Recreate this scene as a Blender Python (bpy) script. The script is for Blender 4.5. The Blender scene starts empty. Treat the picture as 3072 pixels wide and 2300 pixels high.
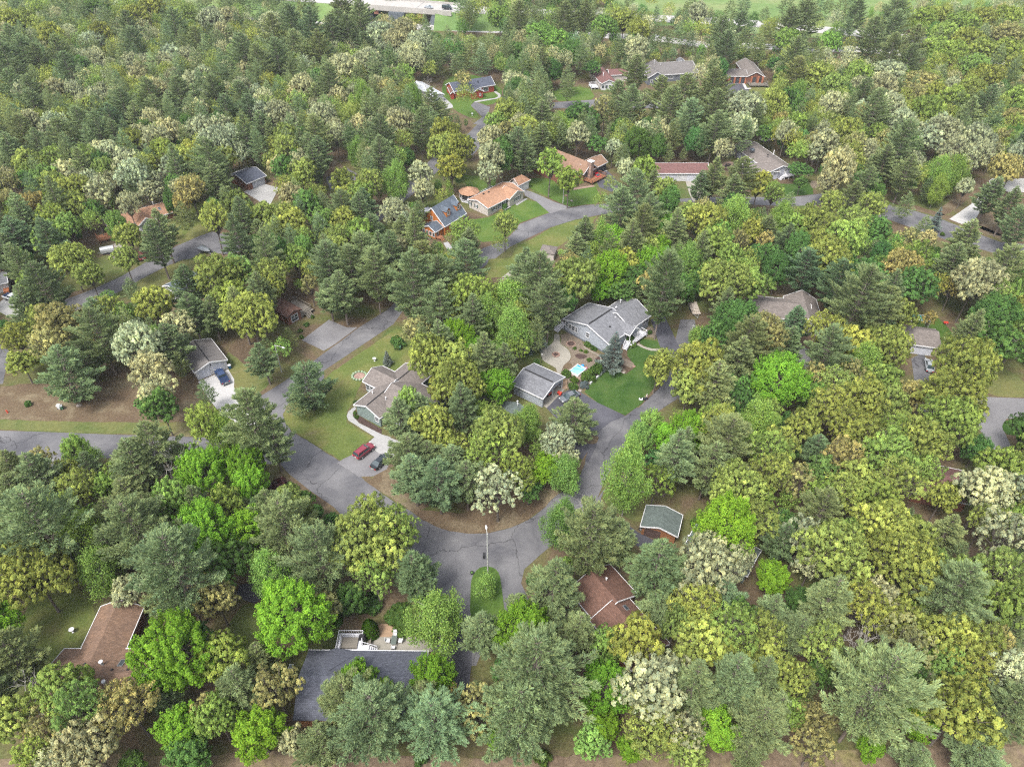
import bpy, math, random
import numpy as np
from mathutils import Vector, Matrix
random.seed(7)
RNG = np.random.default_rng(11)
scene = bpy.context.scene
COL = scene.collection
R = math.radians

# ------------------------------------------------------------------ camera
CAM_H, TH, FPX, ROLL = 105.0, R(41.0), 2180.0, R(-1.0)
_c, _s = math.cos(ROLL), math.sin(ROLL)
_F = Vector((0, math.cos(TH), -math.sin(TH)))
_X = Vector((1, 0, 0)); _D = Vector((0, -math.sin(TH), -math.cos(TH)))
_RT = _c*_X + _s*_D; _DN = -_s*_X + _c*_D
cam = bpy.data.objects.new('camera', bpy.data.cameras.new('camera')); COL.objects.link(cam)
cam.data.sensor_width = 36; cam.data.lens = 36*FPX/3072
cam.data.clip_start = 1; cam.data.clip_end = 6000
cam.matrix_world = Matrix(((_RT.x, -_DN.x, -_F.x, 0), (_RT.y, -_DN.y, -_F.y, 0), (_RT.z, -_DN.z, -_F.z, CAM_H), (0, 0, 0, 1)))
scene.camera = cam

# ------------------------------------------------------------------ sky, sun, exposure
SUN_EL, SUN_AZ = 58.0, 215.0          # high veiled sun, behind and to the side of the camera
w = bpy.data.worlds.new('World'); scene.world = w; w.use_nodes = True
nt = w.node_tree; nt.nodes.clear()
sky = nt.nodes.new('ShaderNodeTexSky'); sky.sky_type = 'NISHITA'; sky.sun_disc = False
sky.sun_elevation = R(SUN_EL); sky.sun_rotation = R(SUN_AZ); sky.air_density = 1.0; sky.dust_density = 4.0; sky.ozone_density = 1.0
hs = nt.nodes.new('ShaderNodeHueSaturation'); hs.inputs['Saturation'].default_value = 0.45
bg = nt.nodes.new('ShaderNodeBackground'); bg.inputs['Strength'].default_value = 0.15
wo = nt.nodes.new('ShaderNodeOutputWorld')
nt.links.new(sky.outputs[0], hs.inputs['Color']); nt.links.new(hs.outputs[0], bg.inputs[0]); nt.links.new(bg.outputs[0], wo.inputs[0])
sd = bpy.data.lights.new('sun', 'SUN'); sd.energy = 1.4; sd.angle = R(14); sd.color = (1.0, 0.965, 0.90)
so = bpy.data.objects.new('sun', sd); COL.objects.link(so)
so.location = (0, 0, 200)
_sd = Vector((math.sin(R(SUN_AZ))*math.cos(R(SUN_EL)), math.cos(R(SUN_AZ))*math.cos(R(SUN_EL)), math.sin(R(SUN_EL))))
so.rotation_euler = _sd.to_track_quat('Z', 'Y').to_euler()
vs = scene.view_settings
vs.view_transform = 'Standard'; vs.look = 'None'; vs.gamma = 1; vs.use_curve_mapping = False; vs.exposure = 1.55
cy = scene.cycles
cy.max_bounces = 5; cy.diffuse_bounces = 3; cy.glossy_bounces = 2; cy.transmission_bounces = 3; cy.transparent_max_bounces = 4
cy.caustics_reflective = False; cy.caustics_refractive = False
cy.use_denoising = False; cy.filter_width = 1.2; cy.adaptive_threshold = .01

# ------------------------------------------------------------------ helpers
# picture crops used while measuring the photograph: origin and scale
K = dict(a=(0,0,2.1476), b=(1000,0,2.1476), c=(2040,0,2.1476), d=(0,750,2.1476), e=(1000,750,2.1476), f=(2040,750,2.1476),
         g=(0,1530,2.1476), h=(1000,1530,2.1476), i=(2040,1530,2.1476), n=(0,0,.72), m=(1620,880,4.8087), q=(560,1000,6.9),
         r=(1680,480,11.04), t=(1480,1080,7.886), v=(980,1840,6.133), w=(1240,560,9.2), x=(1360,520,8.508), y=(1960,0,5.018),
         z=(1030,1280,11.04), A=(768,0,2.8802), B=(1536,0,2.8802), Z=(0,0,2.8802), C=(1040,1080,3.808), D=(2180,400,4.881),
         E=(1300,220,5.2875), F=(1620,430,4.881), G=(280,480,2.1931), H=(760,860,2.65), I=(1760,1420,1.762), J=(2260,850,1.9875),
         L=(0,780,3.975), M=(0,1320,3.975), N=(1600,980,4.24), O=(1700,150,3.5333))
def ray(c, x, y):
    X0, Y0, s = K[c]
    u = (X0+x/s-1536)/FPX; v = (Y0+y/s-1150)/FPX
    return _F + u*_RT + v*_DN
def at(c, x, y, z=0.0):
    r = ray(c, x, y); k = (z-CAM_H)/r.z
    return Vector((r.x*k, r.y*k, z))
def px(p):
    """world point to pixel of the 2212-wide overview"""
    q = Vector(p)-Vector((0, 0, CAM_H)); dz = q.dot(_F)
    return ((q.dot(_RT)/dz*FPX+1536)*.72, (q.dot(_DN)/dz*FPX+1150)*.72, dz)

def lin(h):
    h = h.lstrip('#'); o = []
    for k in (0, 2, 4):
        v = int(h[k:k+2], 16)/255
        o.append(v/12.92 if v <= .04045 else ((v+.055)/1.055)**2.4)
    return tuple(o)

class MB:
    def __init__(s): s.v = []; s.f = []; s.m = []
    def poly(s, pts, m=0):
        n = len(s.v); s.v += [tuple(p) for p in pts]; s.f.append(tuple(range(n, n+len(pts)))); s.m.append(m); return s
    def hexa(s, b, t, m=0):
        n = len(s.v); k = len(b); s.v += [tuple(p) for p in b]+[tuple(p) for p in t]
        s.f.append(tuple(reversed(range(n, n+k)))); s.f.append(tuple(range(n+k, n+2*k)))
        for i in range(k):
            j = (i+1) % k; s.f.append((n+i, n+j, n+k+j, n+k+i))
        s.m += [m]*(k+2); return s
    def box(s, x0, x1, y0, y1, z0, z1, m=0):
        return s.hexa([(x0,y0,z0),(x1,y0,z0),(x1,y1,z0),(x0,y1,z0)], [(x0,y0,z1),(x1,y0,z1),(x1,y1,z1),(x0,y1,z1)], m)
    def slab(s, pts, t, m=0):
        pts = [Vector(p) for p in pts]
        return s.hexa([p-Vector((0,0,t)) for p in pts], pts, m)
    def tube(s, pts, rad, k=6, m=0, cap=True):
        pts = [Vector(p) for p in pts]; n0 = len(s.v)
        if not isinstance(rad, (list, tuple)): rad = [rad]*len(pts)
        for i, p in enumerate(pts):
            d = (pts[min(i+1, len(pts)-1)]-pts[max(i-1, 0)]).normalized()
            a = d.orthogonal().normalized() if abs(d.z) < .99 else Vector((1,0,0)); b = d.cross(a)
            for j in range(k):
                t = 2*math.pi*j/k; s.v.append(tuple(p+rad[i]*(math.cos(t)*a+math.sin(t)*b)))
        for i in range(len(pts)-1):
            for j in range(k):
                q = n0+i*k; j2 = (j+1) % k
                s.f.append((q+j, q+j2, q+k+j2, q+k+j)); s.m.append(m)
        if cap:
            s.f.append(tuple(reversed(range(n0, n0+k)))); q = n0+(len(pts)-1)*k; s.f.append(tuple(range(q, q+k))); s.m += [m, m]
        return s
    def bar(s, p, q, wd, ht=None, m=0):
        """rectangular bar between p and q"""
        p, q = Vector(p), Vector(q); ht = ht or wd; d = (q-p).normalized()
        a = d.cross(Vector((0,0,1))); a = a.normalized() if a.length > .01 else Vector((1,0,0)); b = a.cross(d)
        c = [a*x*wd/2+b*y*ht/2 for x, y in ((-1,-1),(1,-1),(1,1),(-1,1))]
        return s.hexa([p+k for k in c], [q+k for k in c], m)
    def lathe(s, prof, k=16, m=0, c=(0,0)):
        n0 = len(s.v)
        for r_, z in prof:
            for j in range(k):
                t = 2*math.pi*j/k; s.v.append((c[0]+r_*math.cos(t), c[1]+r_*math.sin(t), z))
        for i in range(len(prof)-1):
            for j in range(k):
                q = n0+i*k; j2 = (j+1) % k; s.f.append((q+j, q+j2, q+k+j2, q+k+j)); s.m.append(m)
        s.f.append(tuple(reversed(range(n0, n0+k)))); q = n0+(len(prof)-1)*k; s.f.append(tuple(range(q, q+k))); s.m += [m, m]
        return s
    def build(s, name, mats, parent=None, smooth=False, loc=None):
        me = bpy.data.meshes.new(name); me.from_pydata(s.v, [], s.f)
        if not isinstance(mats, (list, tuple)): mats = [mats]
        for m_ in mats: me.materials.append(m_)
        if len(mats) > 1: me.polygons.foreach_set('material_index', s.m)
        if smooth: me.polygons.foreach_set('use_smooth', [True]*len(s.f))
        me.update()
        o = bpy.data.objects.new(name, me); COL.objects.link(o)
        if parent: o.parent = parent
        if loc is not None: o.location = loc
        return o
def tag(o, label=None, cat=None, group=None, kind=None):
    for k_, v_ in (('label', label), ('category', cat), ('group', group), ('kind', kind)):
        if v_: o[k_] = v_
    return o
def empty(name, loc, rz=0, **k):
    o = bpy.data.objects.new(name, None); COL.objects.link(o); o.location = loc; o.rotation_euler = (0, 0, rz)
    o.empty_display_size = .5
    return tag(o, **k)

# ------------------------------------------------------------------ materials
def mat(name, base, rough=.85, var=.12, scale=2.0, col2=None, mix=.5, bump=0.0, metal=0, spec=.3, coord='Object', detail=6, streak=None):
    m = bpy.data.materials.new(name); m.use_nodes = True; t = m.node_tree; N = t.nodes; L = t.links
    p = N['Principled BSDF']; p.inputs['Roughness'].default_value = rough; p.inputs['Metallic'].default_value = metal
    p.inputs['Specular IOR Level'].default_value = spec
    tc = N.new('ShaderNodeTexCoord'); mp = N.new('ShaderNodeMapping'); L.new(tc.outputs[coord], mp.inputs[0])
    if streak: mp.inputs['Scale'].default_value = streak
    n1 = N.new('ShaderNodeTexNoise'); n1.inputs['Scale'].default_value = scale; n1.inputs['Detail'].default_value = detail; n1.inputs['Roughness'].default_value = .65
    L.new(mp.outputs[0], n1.inputs[0])
    rp = N.new('ShaderNodeValToRGB'); L.new(n1.outputs[0], rp.inputs[0])
    c2 = col2 or base
    rp.color_ramp.elements[0].position = .5-.25*mix-.05; rp.color_ramp.elements[1].position = .5+.25*mix+.05
    rp.color_ramp.elements[0].color = tuple(min(1, x*(1-var)) for x in base)+(1,)
    rp.color_ramp.elements[1].color = tuple(min(1, x*(1+var)) for x in c2)+(1,)
    n2 = N.new('ShaderNodeTexNoise'); n2.inputs['Scale'].default_value = scale*9; n2.inputs['Detail'].default_value = 3
    L.new(mp.outputs[0], n2.inputs[0])
    mr = N.new('ShaderNodeMapRange'); mr.inputs['From Min'].default_value = .3; mr.inputs['From Max'].default_value = .7
    mr.inputs['To Min'].default_value = 1-var; mr.inputs['To Max'].default_value = 1+var; L.new(n2.outputs[0], mr.inputs['Value'])
    mx = N.new('ShaderNodeMix'); mx.data_type = 'RGBA'; mx.blend_type = 'MULTIPLY'; mx.inputs['Factor'].default_value = 1
    L.new(rp.outputs[0], mx.inputs['A']); L.new(mr.outputs[0], mx.inputs['B']); L.new(mx.outputs['Result'], p.inputs['Base Color'])
    if bump:
        b = N.new('ShaderNodeBump'); b.inputs['Strength'].default_value = 1; b.inputs['Distance'].default_value = bump
        L.new(n2.outputs[0], b.inputs['Height']); L.new(b.outputs[0], p.inputs['Normal'])
    return m

def shingles(name, base, var=.16, col2=None):
    """asphalt shingles: thin courses, speckle and broad weathering"""
    m = mat(name, base, .92, var, .5, col2=col2, mix=1.2)
    N = m.node_tree.nodes; L = m.node_tree.links; p = N['Principled BSDF']
    src = p.inputs['Base Color'].links[0].from_socket
    tc = N.new('ShaderNodeTexCoord')
    br = N.new('ShaderNodeTexBrick'); br.inputs['Scale'].default_value = 1.0
    br.inputs['Brick Width'].default_value = .5; br.inputs['Row Height'].default_value = .22; br.inputs['Mortar Size'].default_value = .018
    br.inputs['Color1'].default_value = (.74,.74,.74,1); br.inputs['Color2'].default_value = (1.22,1.22,1.22,1); br.inputs['Mortar'].default_value = (.6,.6,.6,1)
    br.inputs['Bias'].default_value = 0
    L.new(tc.outputs['Object'], br.inputs[0])
    mx = N.new('ShaderNodeMix'); mx.data_type = 'RGBA'; mx.blend_type = 'MULTIPLY'; mx.inputs['Factor'].default_value = .85
    L.new(src, mx.inputs['A']); L.new(br.outputs[0], mx.inputs['B']); L.new(mx.outputs['Result'], p.inputs['Base Color'])
    return m

def siding(name, base, step=.2):
    m = mat(name, base, .6, .05, .6)
    N = m.node_tree.nodes; L = m.node_tree.links; p = N['Principled BSDF']
    src = p.inputs['Base Color'].links[0].from_socket
    tc = N.new('ShaderNodeTexCoord'); sx = N.new('ShaderNodeSeparateXYZ'); L.new(tc.outputs['Object'], sx.inputs[0])
    ma = N.new('ShaderNodeMath'); ma.operation = 'MULTIPLY'; ma.inputs[1].default_value = 1/step; L.new(sx.outputs['Z'], ma.inputs[0])
    fr = N.new('ShaderNodeMath'); fr.operation = 'FRACT'; L.new(ma.outputs[0], fr.inputs[0])
    b = N.new('ShaderNodeBump'); b.inputs['Strength'].default_value = .7; b.inputs['Distance'].default_value = .03
    L.new(fr.outputs[0], b.inputs['Height']); L.new(b.outputs[0], p.inputs['Normal'])
    return m

def ground_mat(name, stops, scale=.05, fine=1.4, bump=.05, var=.25):
    """ground in several colours blended by noise of metres and of decimetres"""
    m = bpy.data.materials.new(name); m.use_nodes = True; N = m.node_tree.nodes; L = m.node_tree.links
    p = N['Principled BSDF']; p.inputs['Roughness'].default_value = .95; p.inputs['Specular IOR Level'].default_value = .1
    tc = N.new('ShaderNodeTexCoord')
    n1 = N.new('ShaderNodeTexNoise'); n1.inputs['Scale'].default_value = scale; n1.inputs['Detail'].default_value = 9; n1.inputs['Roughness'].default_value = .62; n1.inputs['Distortion'].default_value = .4
    L.new(tc.outputs['Object'], n1.inputs[0])
    rp = N.new('ShaderNodeValToRGB'); L.new(n1.outputs[0], rp.inputs[0])
    cr = rp.color_ramp; 
    while len(cr.elements) < len(stops): cr.elements.new(.5)
    for e, (ps, c_) in zip(cr.elements, stops): e.position = ps; e.color = tuple(c_)+(1,)
    n2 = N.new('ShaderNodeTexNoise'); n2.inputs['Scale'].default_value = fine; n2.inputs['Detail'].default_value = 8; n2.inputs['Roughness'].default_value = .7
    L.new(tc.outputs['Object'], n2.inputs[0])
    mr = N.new('ShaderNodeMapRange'); mr.inputs['From Min'].default_value = .32; mr.inputs['From Max'].default_value = .68
    mr.inputs['To Min'].default_value = 1-var; mr.inputs['To Max'].default_value = 1+var; L.new(n2.outputs[0], mr.inputs['Value'])
    mx = N.new('ShaderNodeMix'); mx.data_type = 'RGBA'; mx.blend_type = 'MULTIPLY'; mx.inputs['Factor'].default_value = 1
    L.new(rp.outputs[0], mx.inputs['A']); L.new(mr.outputs[0], mx.inputs['B']); L.new(mx.outputs['Result'], p.inputs['Base Color'])
    b = N.new('ShaderNodeBump'); b.inputs['Strength'].default_value = .8; b.inputs['Distance'].default_value = bump
    L.new(n2.outputs[0], b.inputs['Height']); L.new(b.outputs[0], p.inputs['Normal'])
    return m

def asphalt(name, base, light, crack=.75, cscale=.075):
    m = ground_mat(name, [(.36, base), (.5, tuple(.5*(a_+b_) for a_, b_ in zip(base, light))), (.66, light)], scale=.13, fine=4, bump=.01, var=.13)
    N = m.node_tree.nodes; L = m.node_tree.links; p = N['Principled BSDF']; p.inputs['Roughness'].default_value = .85
    src = p.inputs['Base Color'].links[0].from_socket
    tc = N.new('ShaderNodeTexCoord')
    nz = N.new('ShaderNodeTexNoise'); nz.inputs['Scale'].default_value = .35; nz.inputs['Detail'].default_value = 6
    L.new(tc.outputs['Object'], nz.inputs[0])
    vm = N.new('ShaderNodeMix'); vm.data_type = 'RGBA'; vm.blend_type = 'ADD'; vm.inputs['Factor'].default_value = 1
    sc = N.new('ShaderNodeVectorMath'); sc.operation = 'SCALE'; sc.inputs['Scale'].default_value = 3.2; L.new(nz.outputs['Color'], sc.inputs[0])
    ad = N.new('ShaderNodeVectorMath'); ad.operation = 'ADD'; L.new(tc.outputs['Object'], ad.inputs[0]); L.new(sc.outputs[0], ad.inputs[1])
    vo = N.new('ShaderNodeTexVoronoi'); vo.feature = 'DISTANCE_TO_EDGE'; vo.inputs['Scale'].default_value = cscale
    L.new(ad.outputs[0], vo.inputs[0])
    mr = N.new('ShaderNodeMapRange'); mr.inputs['From Min'].default_value = .0025; mr.inputs['From Max'].default_value = .0065
    mr.inputs['To Min'].default_value = 1-.6*crack; mr.inputs['To Max'].default_value = 1; L.new(vo.outputs['Distance'], mr.inputs['Value'])
    mx = N.new('ShaderNodeMix'); mx.data_type = 'RGBA'; mx.blend_type = 'MULTIPLY'; mx.inputs['Factor'].default_value = 1
    L.new(src, mx.inputs['A']); L.new(mr.outputs[0], mx.inputs['B']); L.new(mx.outputs['Result'], p.inputs['Base Color'])
    return m

M = {}
BROWN = (.100,.074,.047); DUST = (.150,.122,.080); GRASS = (.058,.085,.024); DRYG = (.115,.115,.042)
M['ground'] = ground_mat('forest_ground', [(.34, (.070,.050,.034)), (.45, BROWN), (.54, (.085,.085,.034)), (.66, GRASS)], .06, 2.0, .07, .36)
M['verge'] = ground_mat('verge_grass', [(.3, GRASS), (.45, (.095,.105,.038)), (.58, DRYG), (.7, DUST)], .09, 1.6)
M['litter'] = ground_mat('leaf_litter', [(.3, (.085,.058,.040)), (.5, BROWN), (.62, DUST), (.74, (.10,.10,.04))], .13, 2.6, .06, .36)
M['lawn'] = ground_mat('lawn_grass', [(.32, (.040,.080,.016)), (.5, (.062,.105,.022)), (.68, (.085,.120,.030))], .12, 2.2, .04, .22)
M['lawn_dull'] = ground_mat('dull_lawn_grass', [(.3, (.062,.088,.024)), (.47, (.085,.108,.030)), (.6, (.115,.120,.040)), (.72, DUST)], .13, 2.0, .04, .24)
M['lawn_deep'] = ground_mat('watered_lawn_grass', [(.30, (.024,.055,.012)), (.5, (.036,.072,.016)), (.68, (.055,.088,.024)), (.8, (.085,.09,.04))], .22, 3.0, .05, .28)
M['field'] = ground_mat('meadow_grass', [(.3, (.070,.130,.040)), (.5, (.110,.165,.055)), (.62, (.150,.180,.075)), (.72, (.20,.17,.11))], .02, .25, .1, .2)
M['brush'] = ground_mat('dry_brush', [(.3, (.10,.070,.050)), (.5, (.135,.102,.070)), (.66, (.15,.13,.06)), (.76, (.08,.10,.03))], .12, 1.2, .12, .35)
M['road'] = asphalt('road_asphalt', (.070,.070,.078), (.140,.138,.143))
M['road_dark'] = asphalt('fresh_asphalt', (.050,.050,.060), (.085,.085,.098), .4)
M['road_pale'] = asphalt('old_asphalt', (.125,.122,.128), (.17,.167,.172), .5, .05)
M['highway'] = mat('highway_concrete', (.31,.30,.29), .9, .08, .05)
M['concrete'] = mat('concrete', (.26,.258,.255), .9, .09, .15)
M['concrete_white'] = mat('new_concrete', (.335,.33,.325), .9, .07, .15)
M['concrete_warm'] = mat('warm_concrete', (.22,.205,.175), .9, .10, .15)
M['mulch'] = mat('mulch', (.055,.035,.030), .95, .3, 3, bump=.04)
M['gravel'] = mat('pinkish_gravel', (.165,.128,.105), .95, .3, 2.5, col2=(.12,.10,.07), bump=.04)
M['sand'] = mat('sand', (.25,.17,.11), .95, .12, .6)
M['paver'] = mat('paver', (.20,.14,.11), .9, .15, 3)

# ------------------------------------------------------------------ ground, roads and patches
def noisy(pts, amp=.25, step=1.2):
    out = []
    for i, p in enumerate(pts):
        q = pts[(i+1) % len(pts)]; n = max(1, int((q-p).length/step))
        for k in range(n):
            r_ = p.lerp(q, k/n)
            if k: r_ = r_+Vector((random.uniform(-amp, amp), random.uniform(-amp, amp), 0))
            out.append(r_)
    return out
def smooth(pts, it=2):
    for _ in range(it):
        o = []
        for i, p in enumerate(pts):
            q = pts[(i+1) % len(pts)]; o += [p*.75+q*.25, p*.25+q*.75]
        pts = o
    return pts
def parse(s, z=0.0):
    """'n 1,2 3,4 e 5,6' -> world points"""
    out = []; c = None
    for w_ in s.split():
        if ',' in w_:
            x, y = w_.split(','); out.append(at(c, float(x), float(y), z))
        else: c = w_
    return out
CLEAR = []      # ground where no wild tree may stand
def sheet(name, s, z, m, sm=0, amp=0.0, clear=True, kind='structure', pts=None, step=1.2, drop=.06):
    p = pts or parse(s)
    if sm: p = smooth(p, sm)
    if clear: CLEAR.append([(q.x, q.y) for q in p])
    if amp: p = noisy(p, amp, step)
    p = [Vector((q.x, q.y, z)) for q in p]
    a_ = sum(p[i-1].x*p[i].y-p[i].x*p[i-1].y for i in range(len(p)))
    if a_ < 0: p.reverse()
    mb = MB(); mb.hexa([q-Vector((0,0,drop)) for q in p], p)
    return tag(mb.build(name, M[m]), kind=kind)

g = MB()
for ix in range(-8, 8):
    for iy in range(-2, 12):
        x0, y0 = ix*80, iy*80
        g.poly([(x0,y0,0),(x0+80,y0,0),(x0+80,y0+80,0),(x0,y0+80,0)])
tag(g.build('ground', M['ground']), kind='structure')

# the looping street: outer edge, then the block it encloses on top
sheet('loop_road', 'H 1230,20 1070,180 830,330 700,430 560,530 d 1960,760 1800,865 1640,965 1652,1040 1690,1120 1740,1260 1800,1370 1860,1440 2000,1550 2150,1654 h 100,80 330,270 500,400 640,520 700,600 760,720 800,850 820,1000 920,1000 1000,800 1120,760 1290,640 1210,470 1230,380 1330,290 1420,215 1560,170 1700,120 I 75,210 75,130 110,60 e 1700,1600 1750,1480 1830,1330 1930,1200 2060,1060 2212,960 n 1490,800 1512,740 1500,690 1470,690 1452,760 1424,838 1380,880 1200,900 1150,950 1050,1050 800,950 700,850 700,800 850,700 885,650 930,640', .02, 'road')
sheet('yard_ground', 'H 1290,60 1140,310 1040,390 900,490 640,660 d 2000,900 1850,1000 1822,1060 1840,1120 1880,1170 2000,1240 e 64,1370 235,1510 440,1654 h 490,0 570,60 700,120 860,150 1000,148 1150,110 1260,60 1340,0 e 1450,1570 1570,1490 1620,1380 1640,1300 1700,1220 1712,1160 1790,1100 1880,1070 2000,980 n 1424,838 1440,800 1446,760 1440,700 1300,600 1100,600 960,600', .05, 'ground', amp=.12, clear=False)
sheet('verge', 'e 235,1510 270,1440 380,1350 600,1500 700,1620 h 560,0 800,20 1100,0 1250,-40 e 1480,1420 1560,1420 1640,1300 1620,1380 1570,1490 1450,1570 h 1340,0 1260,60 1150,110 1000,148 860,150 700,120 570,60 490,0', .07, 'litter', amp=.15)
sheet('side_road', 'd -400,1158 0,1162 270,1170 600,1183 800,1190 1130,1200 1500,1215 1750,1235 1790,1380 1400,1360 800,1340 400,1334 80,1322 -400,1318', .01, 'road')
sheet('verge', 'd -400,1085 0,1092 500,1105 900,1108 1300,1110 1480,1080 1620,990 1690,1120 1740,1225 1500,1209 1130,1194 800,1184 600,1177 270,1164 0,1156 -400,1152', .03, 'verge', amp=.15)
sheet('verge', 'd 1240,900 1380,1060 1240,1120 600,1115 0,1090 -300,1060 -100,900 200,850 500,880 800,820 1000,900', .022, 'litter', sm=1, amp=.2)
sheet('verge', 'd 1455,640 1530,700 1600,760 1800,800 1640,950 1560,975 1500,880 1470,780', .024, 'verge', sm=1, amp=.2)
sheet('upper_road', 'G -300,960 0,850 190,762 400,640 560,560 700,500 780,472 1010,520 1010,600 870,620 720,600 640,650 590,655 500,690 330,775 200,850 100,905 0,960 -200,1060', .012, 'road', sm=0)
sheet('verge', 'G 0,842 190,755 240,700 150,640 60,620 -200,760 -300,900', .018, 'verge', sm=1, amp=.2)
sheet('verge', 'G 330,782 500,696 590,660 640,656 700,660 640,720 560,760 440,800 330,860 250,905 180,900', .018, 'verge', amp=.2)
sheet('verge', 'G 600,540 780,466 800,400 700,420 610,470', .018, 'verge', sm=1, amp=.2)
sheet('middle_road', 'b 1690,1318 1600,1325 1400,1368 1200,1445 1140,1520 1080,1560 960,1600 900,1700 900,1760 1000,1700 1140,1590 1200,1560 1400,1465 1560,1415 1700,1388 1850,1360 2000,1340 c 0,1300 300,1310 680,1330 900,1320 1100,1340 1330,1410 1700,1540 2060,1640 2300,1700 2300,1580 2060,1558 1900,1500 1700,1418 1500,1355 1370,1330 1300,1290 1100,1250 930,1245 690,1275 500,1270 200,1270 b 1900,1300', .012, 'road')
sheet('verge', 'b 1150,1660 1180,1590 1400,1470 1560,1420 1700,1392 1660,1450 1520,1540 1400,1620 e 1300,30 1180,120 1040,210 960,150 1000,60', .02, 'lawn_dull', amp=.2)
sheet('verge', 'c 1360,1310 1700,1405 2070,1548 2070,1500 1720,1385 1330,1270', .02, 'litter', sm=1, amp=.3)
sheet('lawn', 'b 860,1420 1000,1400 1100,1350 1235,1286 1310,1300 1392,1368 1200,1438 1140,1510 1080,1550 960,1560 880,1500', .024, 'lawn', amp=.1)
sheet('lawn', 'b 1240,1200 1270,1150 1400,1150 1490,1228 1690,1200 1730,1290 1690,1314 1600,1321 1524,1333 1400,1280 1300,1230', .024, 'lawn', amp=.1)
sheet('lawn', 'b 840,1130 1050,1140 1040,1210 940,1240 870,1240', .024, 'lawn', amp=.1)
sheet('driveway', 'b 1225,1232 1240,1225 1300,1245 1420,1300 1530,1336 1400,1376 1385,1366 1310,1300 1235,1262', .032, 'road_pale')
sheet('driveway', 'r 1220,400 1580,370 1760,540 1940,760 1900,960 1700,1060 1300,900 1200,700', .03, 'road_dark')
sheet('driveway_apron', 'r 1230,360 1500,310 1580,372 1240,420', .04, 'concrete')
sheet('driveway', 'b 885,680 910,655 1010,690 1000,730 960,775 950,800 900,800 960,755', .03, 'road')
sheet('street', 'b 940,790 1010,750 990,900 900,1000 760,1010 600,1180 e 0,60 b 500,1150 700,960 850,880', .016, 'road')
sheet('lawn', 'b 720,500 900,470 1080,560 1090,620 1010,688 915,652 880,680 950,750 900,770 760,700 690,600', .02, 'lawn', sm=1, amp=.15)
sheet('lawn', 'b 1410,570 1640,555 1700,640 1560,650 1420,655', .02, 'lawn', sm=1, amp=.2)
sheet('street', 'b 1400,662 1700,642 2200,650 c 300,640 500,600 500,660 b 2200,700 1700,692 1400,700', .016, 'road')
sheet('lawn', 'c 430,575 560,560 600,600 560,640 440,620', .02, 'lawn_dull', sm=1, amp=.2)
sheet('driveway', 'y 1085,1255 1360,1250 1440,1340 1430,1400 1300,1420 1090,1400', .03, 'road_dark')
sheet('driveway_edge', 'y 1090,1238 1370,1243 1410,1330 1470,1325 1470,1342 1380,1345 1340,1262 1085,1258', .045, 'concrete_white')
sheet('lawn', 'D 760,740 1000,740 1180,700 1269,820 1269,895 1000,920 870,940', .02, 'lawn_deep', amp=.1)
sheet('driveway', 'c 1735,1412 1870,1320 2000,1200 1990,1165 2010,1150 2080,1160 2150,1150 2260,1150 2260,1240 2120,1240 2060,1215 1960,1320 1870,1466', .03, 'concrete_white')
sheet('verge', 'c 1700,1400 1850,1290 1990,1190 1980,1160 1900,1130 1800,1250 1650,1360', .02, 'litter', sm=1, amp=.2)
sheet('verge', 'c 1880,1450 1990,1310 2100,1220 2260,1260 2260,1560 2070,1530', .02, 'litter', sm=1, amp=.2)
sheet('driveway', 'a 1570,1235 1700,1185 1800,1210 1740,1320 1690,1310', .03, 'concrete')
sheet('driveway', 'q 235,1000 860,742 985,950 980,1110 1060,1370 1200,1560 1500,1900 1300,2050 620,1560 450,1340', .045, 'concrete_white')
sheet('driveway', 'H 385,425 600,262 740,322 830,322 650,455 560,510', .026, 'road_pale', amp=.05)
sheet('lawn', 'H 640,670 900,497 1040,400 1140,330 1250,400 1272,600 1180,640 1130,680 1040,630 950,650 870,740 C 60,500 0,590 0,720 300,880 240,930 200,940 z 300,930 0,1050 e 60,1362 d 2000,1232 1880,1162 1842,1118 1824,1060 1852,1000 2000,905', .07, 'lawn_dull', amp=.1)
sheet('lawn', 'm 640,1420 720,1312 890,1148 940,1095 1010,1062 1110,1130 1240,1165 1380,1060 1260,900 1260,800 1400,748 1560,822 1740,838 1760,1000 1700,1330 1640,1370 e 1990,988 1880,1066 1700,982 1600,900', .075, 'lawn_deep')
sheet('lawn', 'm 1440,650 1690,690 1748,800 1560,790 1440,725', .075, 'lawn_deep')
sheet('driveway', 'm 1595,380 1800,330 1880,500 2000,760 1960,900 n 1512,740 1465,775 m 1745,810 1700,680', .07, 'road_dark')
sheet('driveway', 'e 1370,1015 1470,925 1530,895 1600,920 1700,982 1880,1068 1790,1105 1712,1165 1690,1240 1500,1150', .066, 'road_dark')
sheet('driveway', 'e 1560,1225 1700,1250 1640,1370 1570,1330 1500,1280', .062, 'road_dark')
sheet('yard_ground', 'e 1560,1222 1540,1180 1700,1195 1712,1215 1690,1250 1640,1250', .069, 'litter', sm=1)
sheet('side_yard', 'e 1140,920 1340,1015 1290,1070 1150,980', .066, 'verge', amp=.1)
sheet('walkway', 'm 200,600 240,580 290,610 280,680 300,740 400,800 445,880 440,960 360,1020 320,1080 300,1180 240,1150 240,1080 120,1020 40,970 10,900 10,830 60,790 160,740 200,690', .09, 'concrete_warm', sm=2)
sheet('garden_bed', 'm 300,600 420,560 600,680 640,760 900,900 960,1050 890,1145 720,1310 600,1400 540,1400 390,1370 400,1250 300,1190 330,1090 450,960 450,880 400,790 300,730', .08, 'gravel', amp=.1)
sheet('garden_bed', 'm 500,880 600,870 700,910 600,960 520,930', .095, 'mulch', sm=1)
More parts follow.
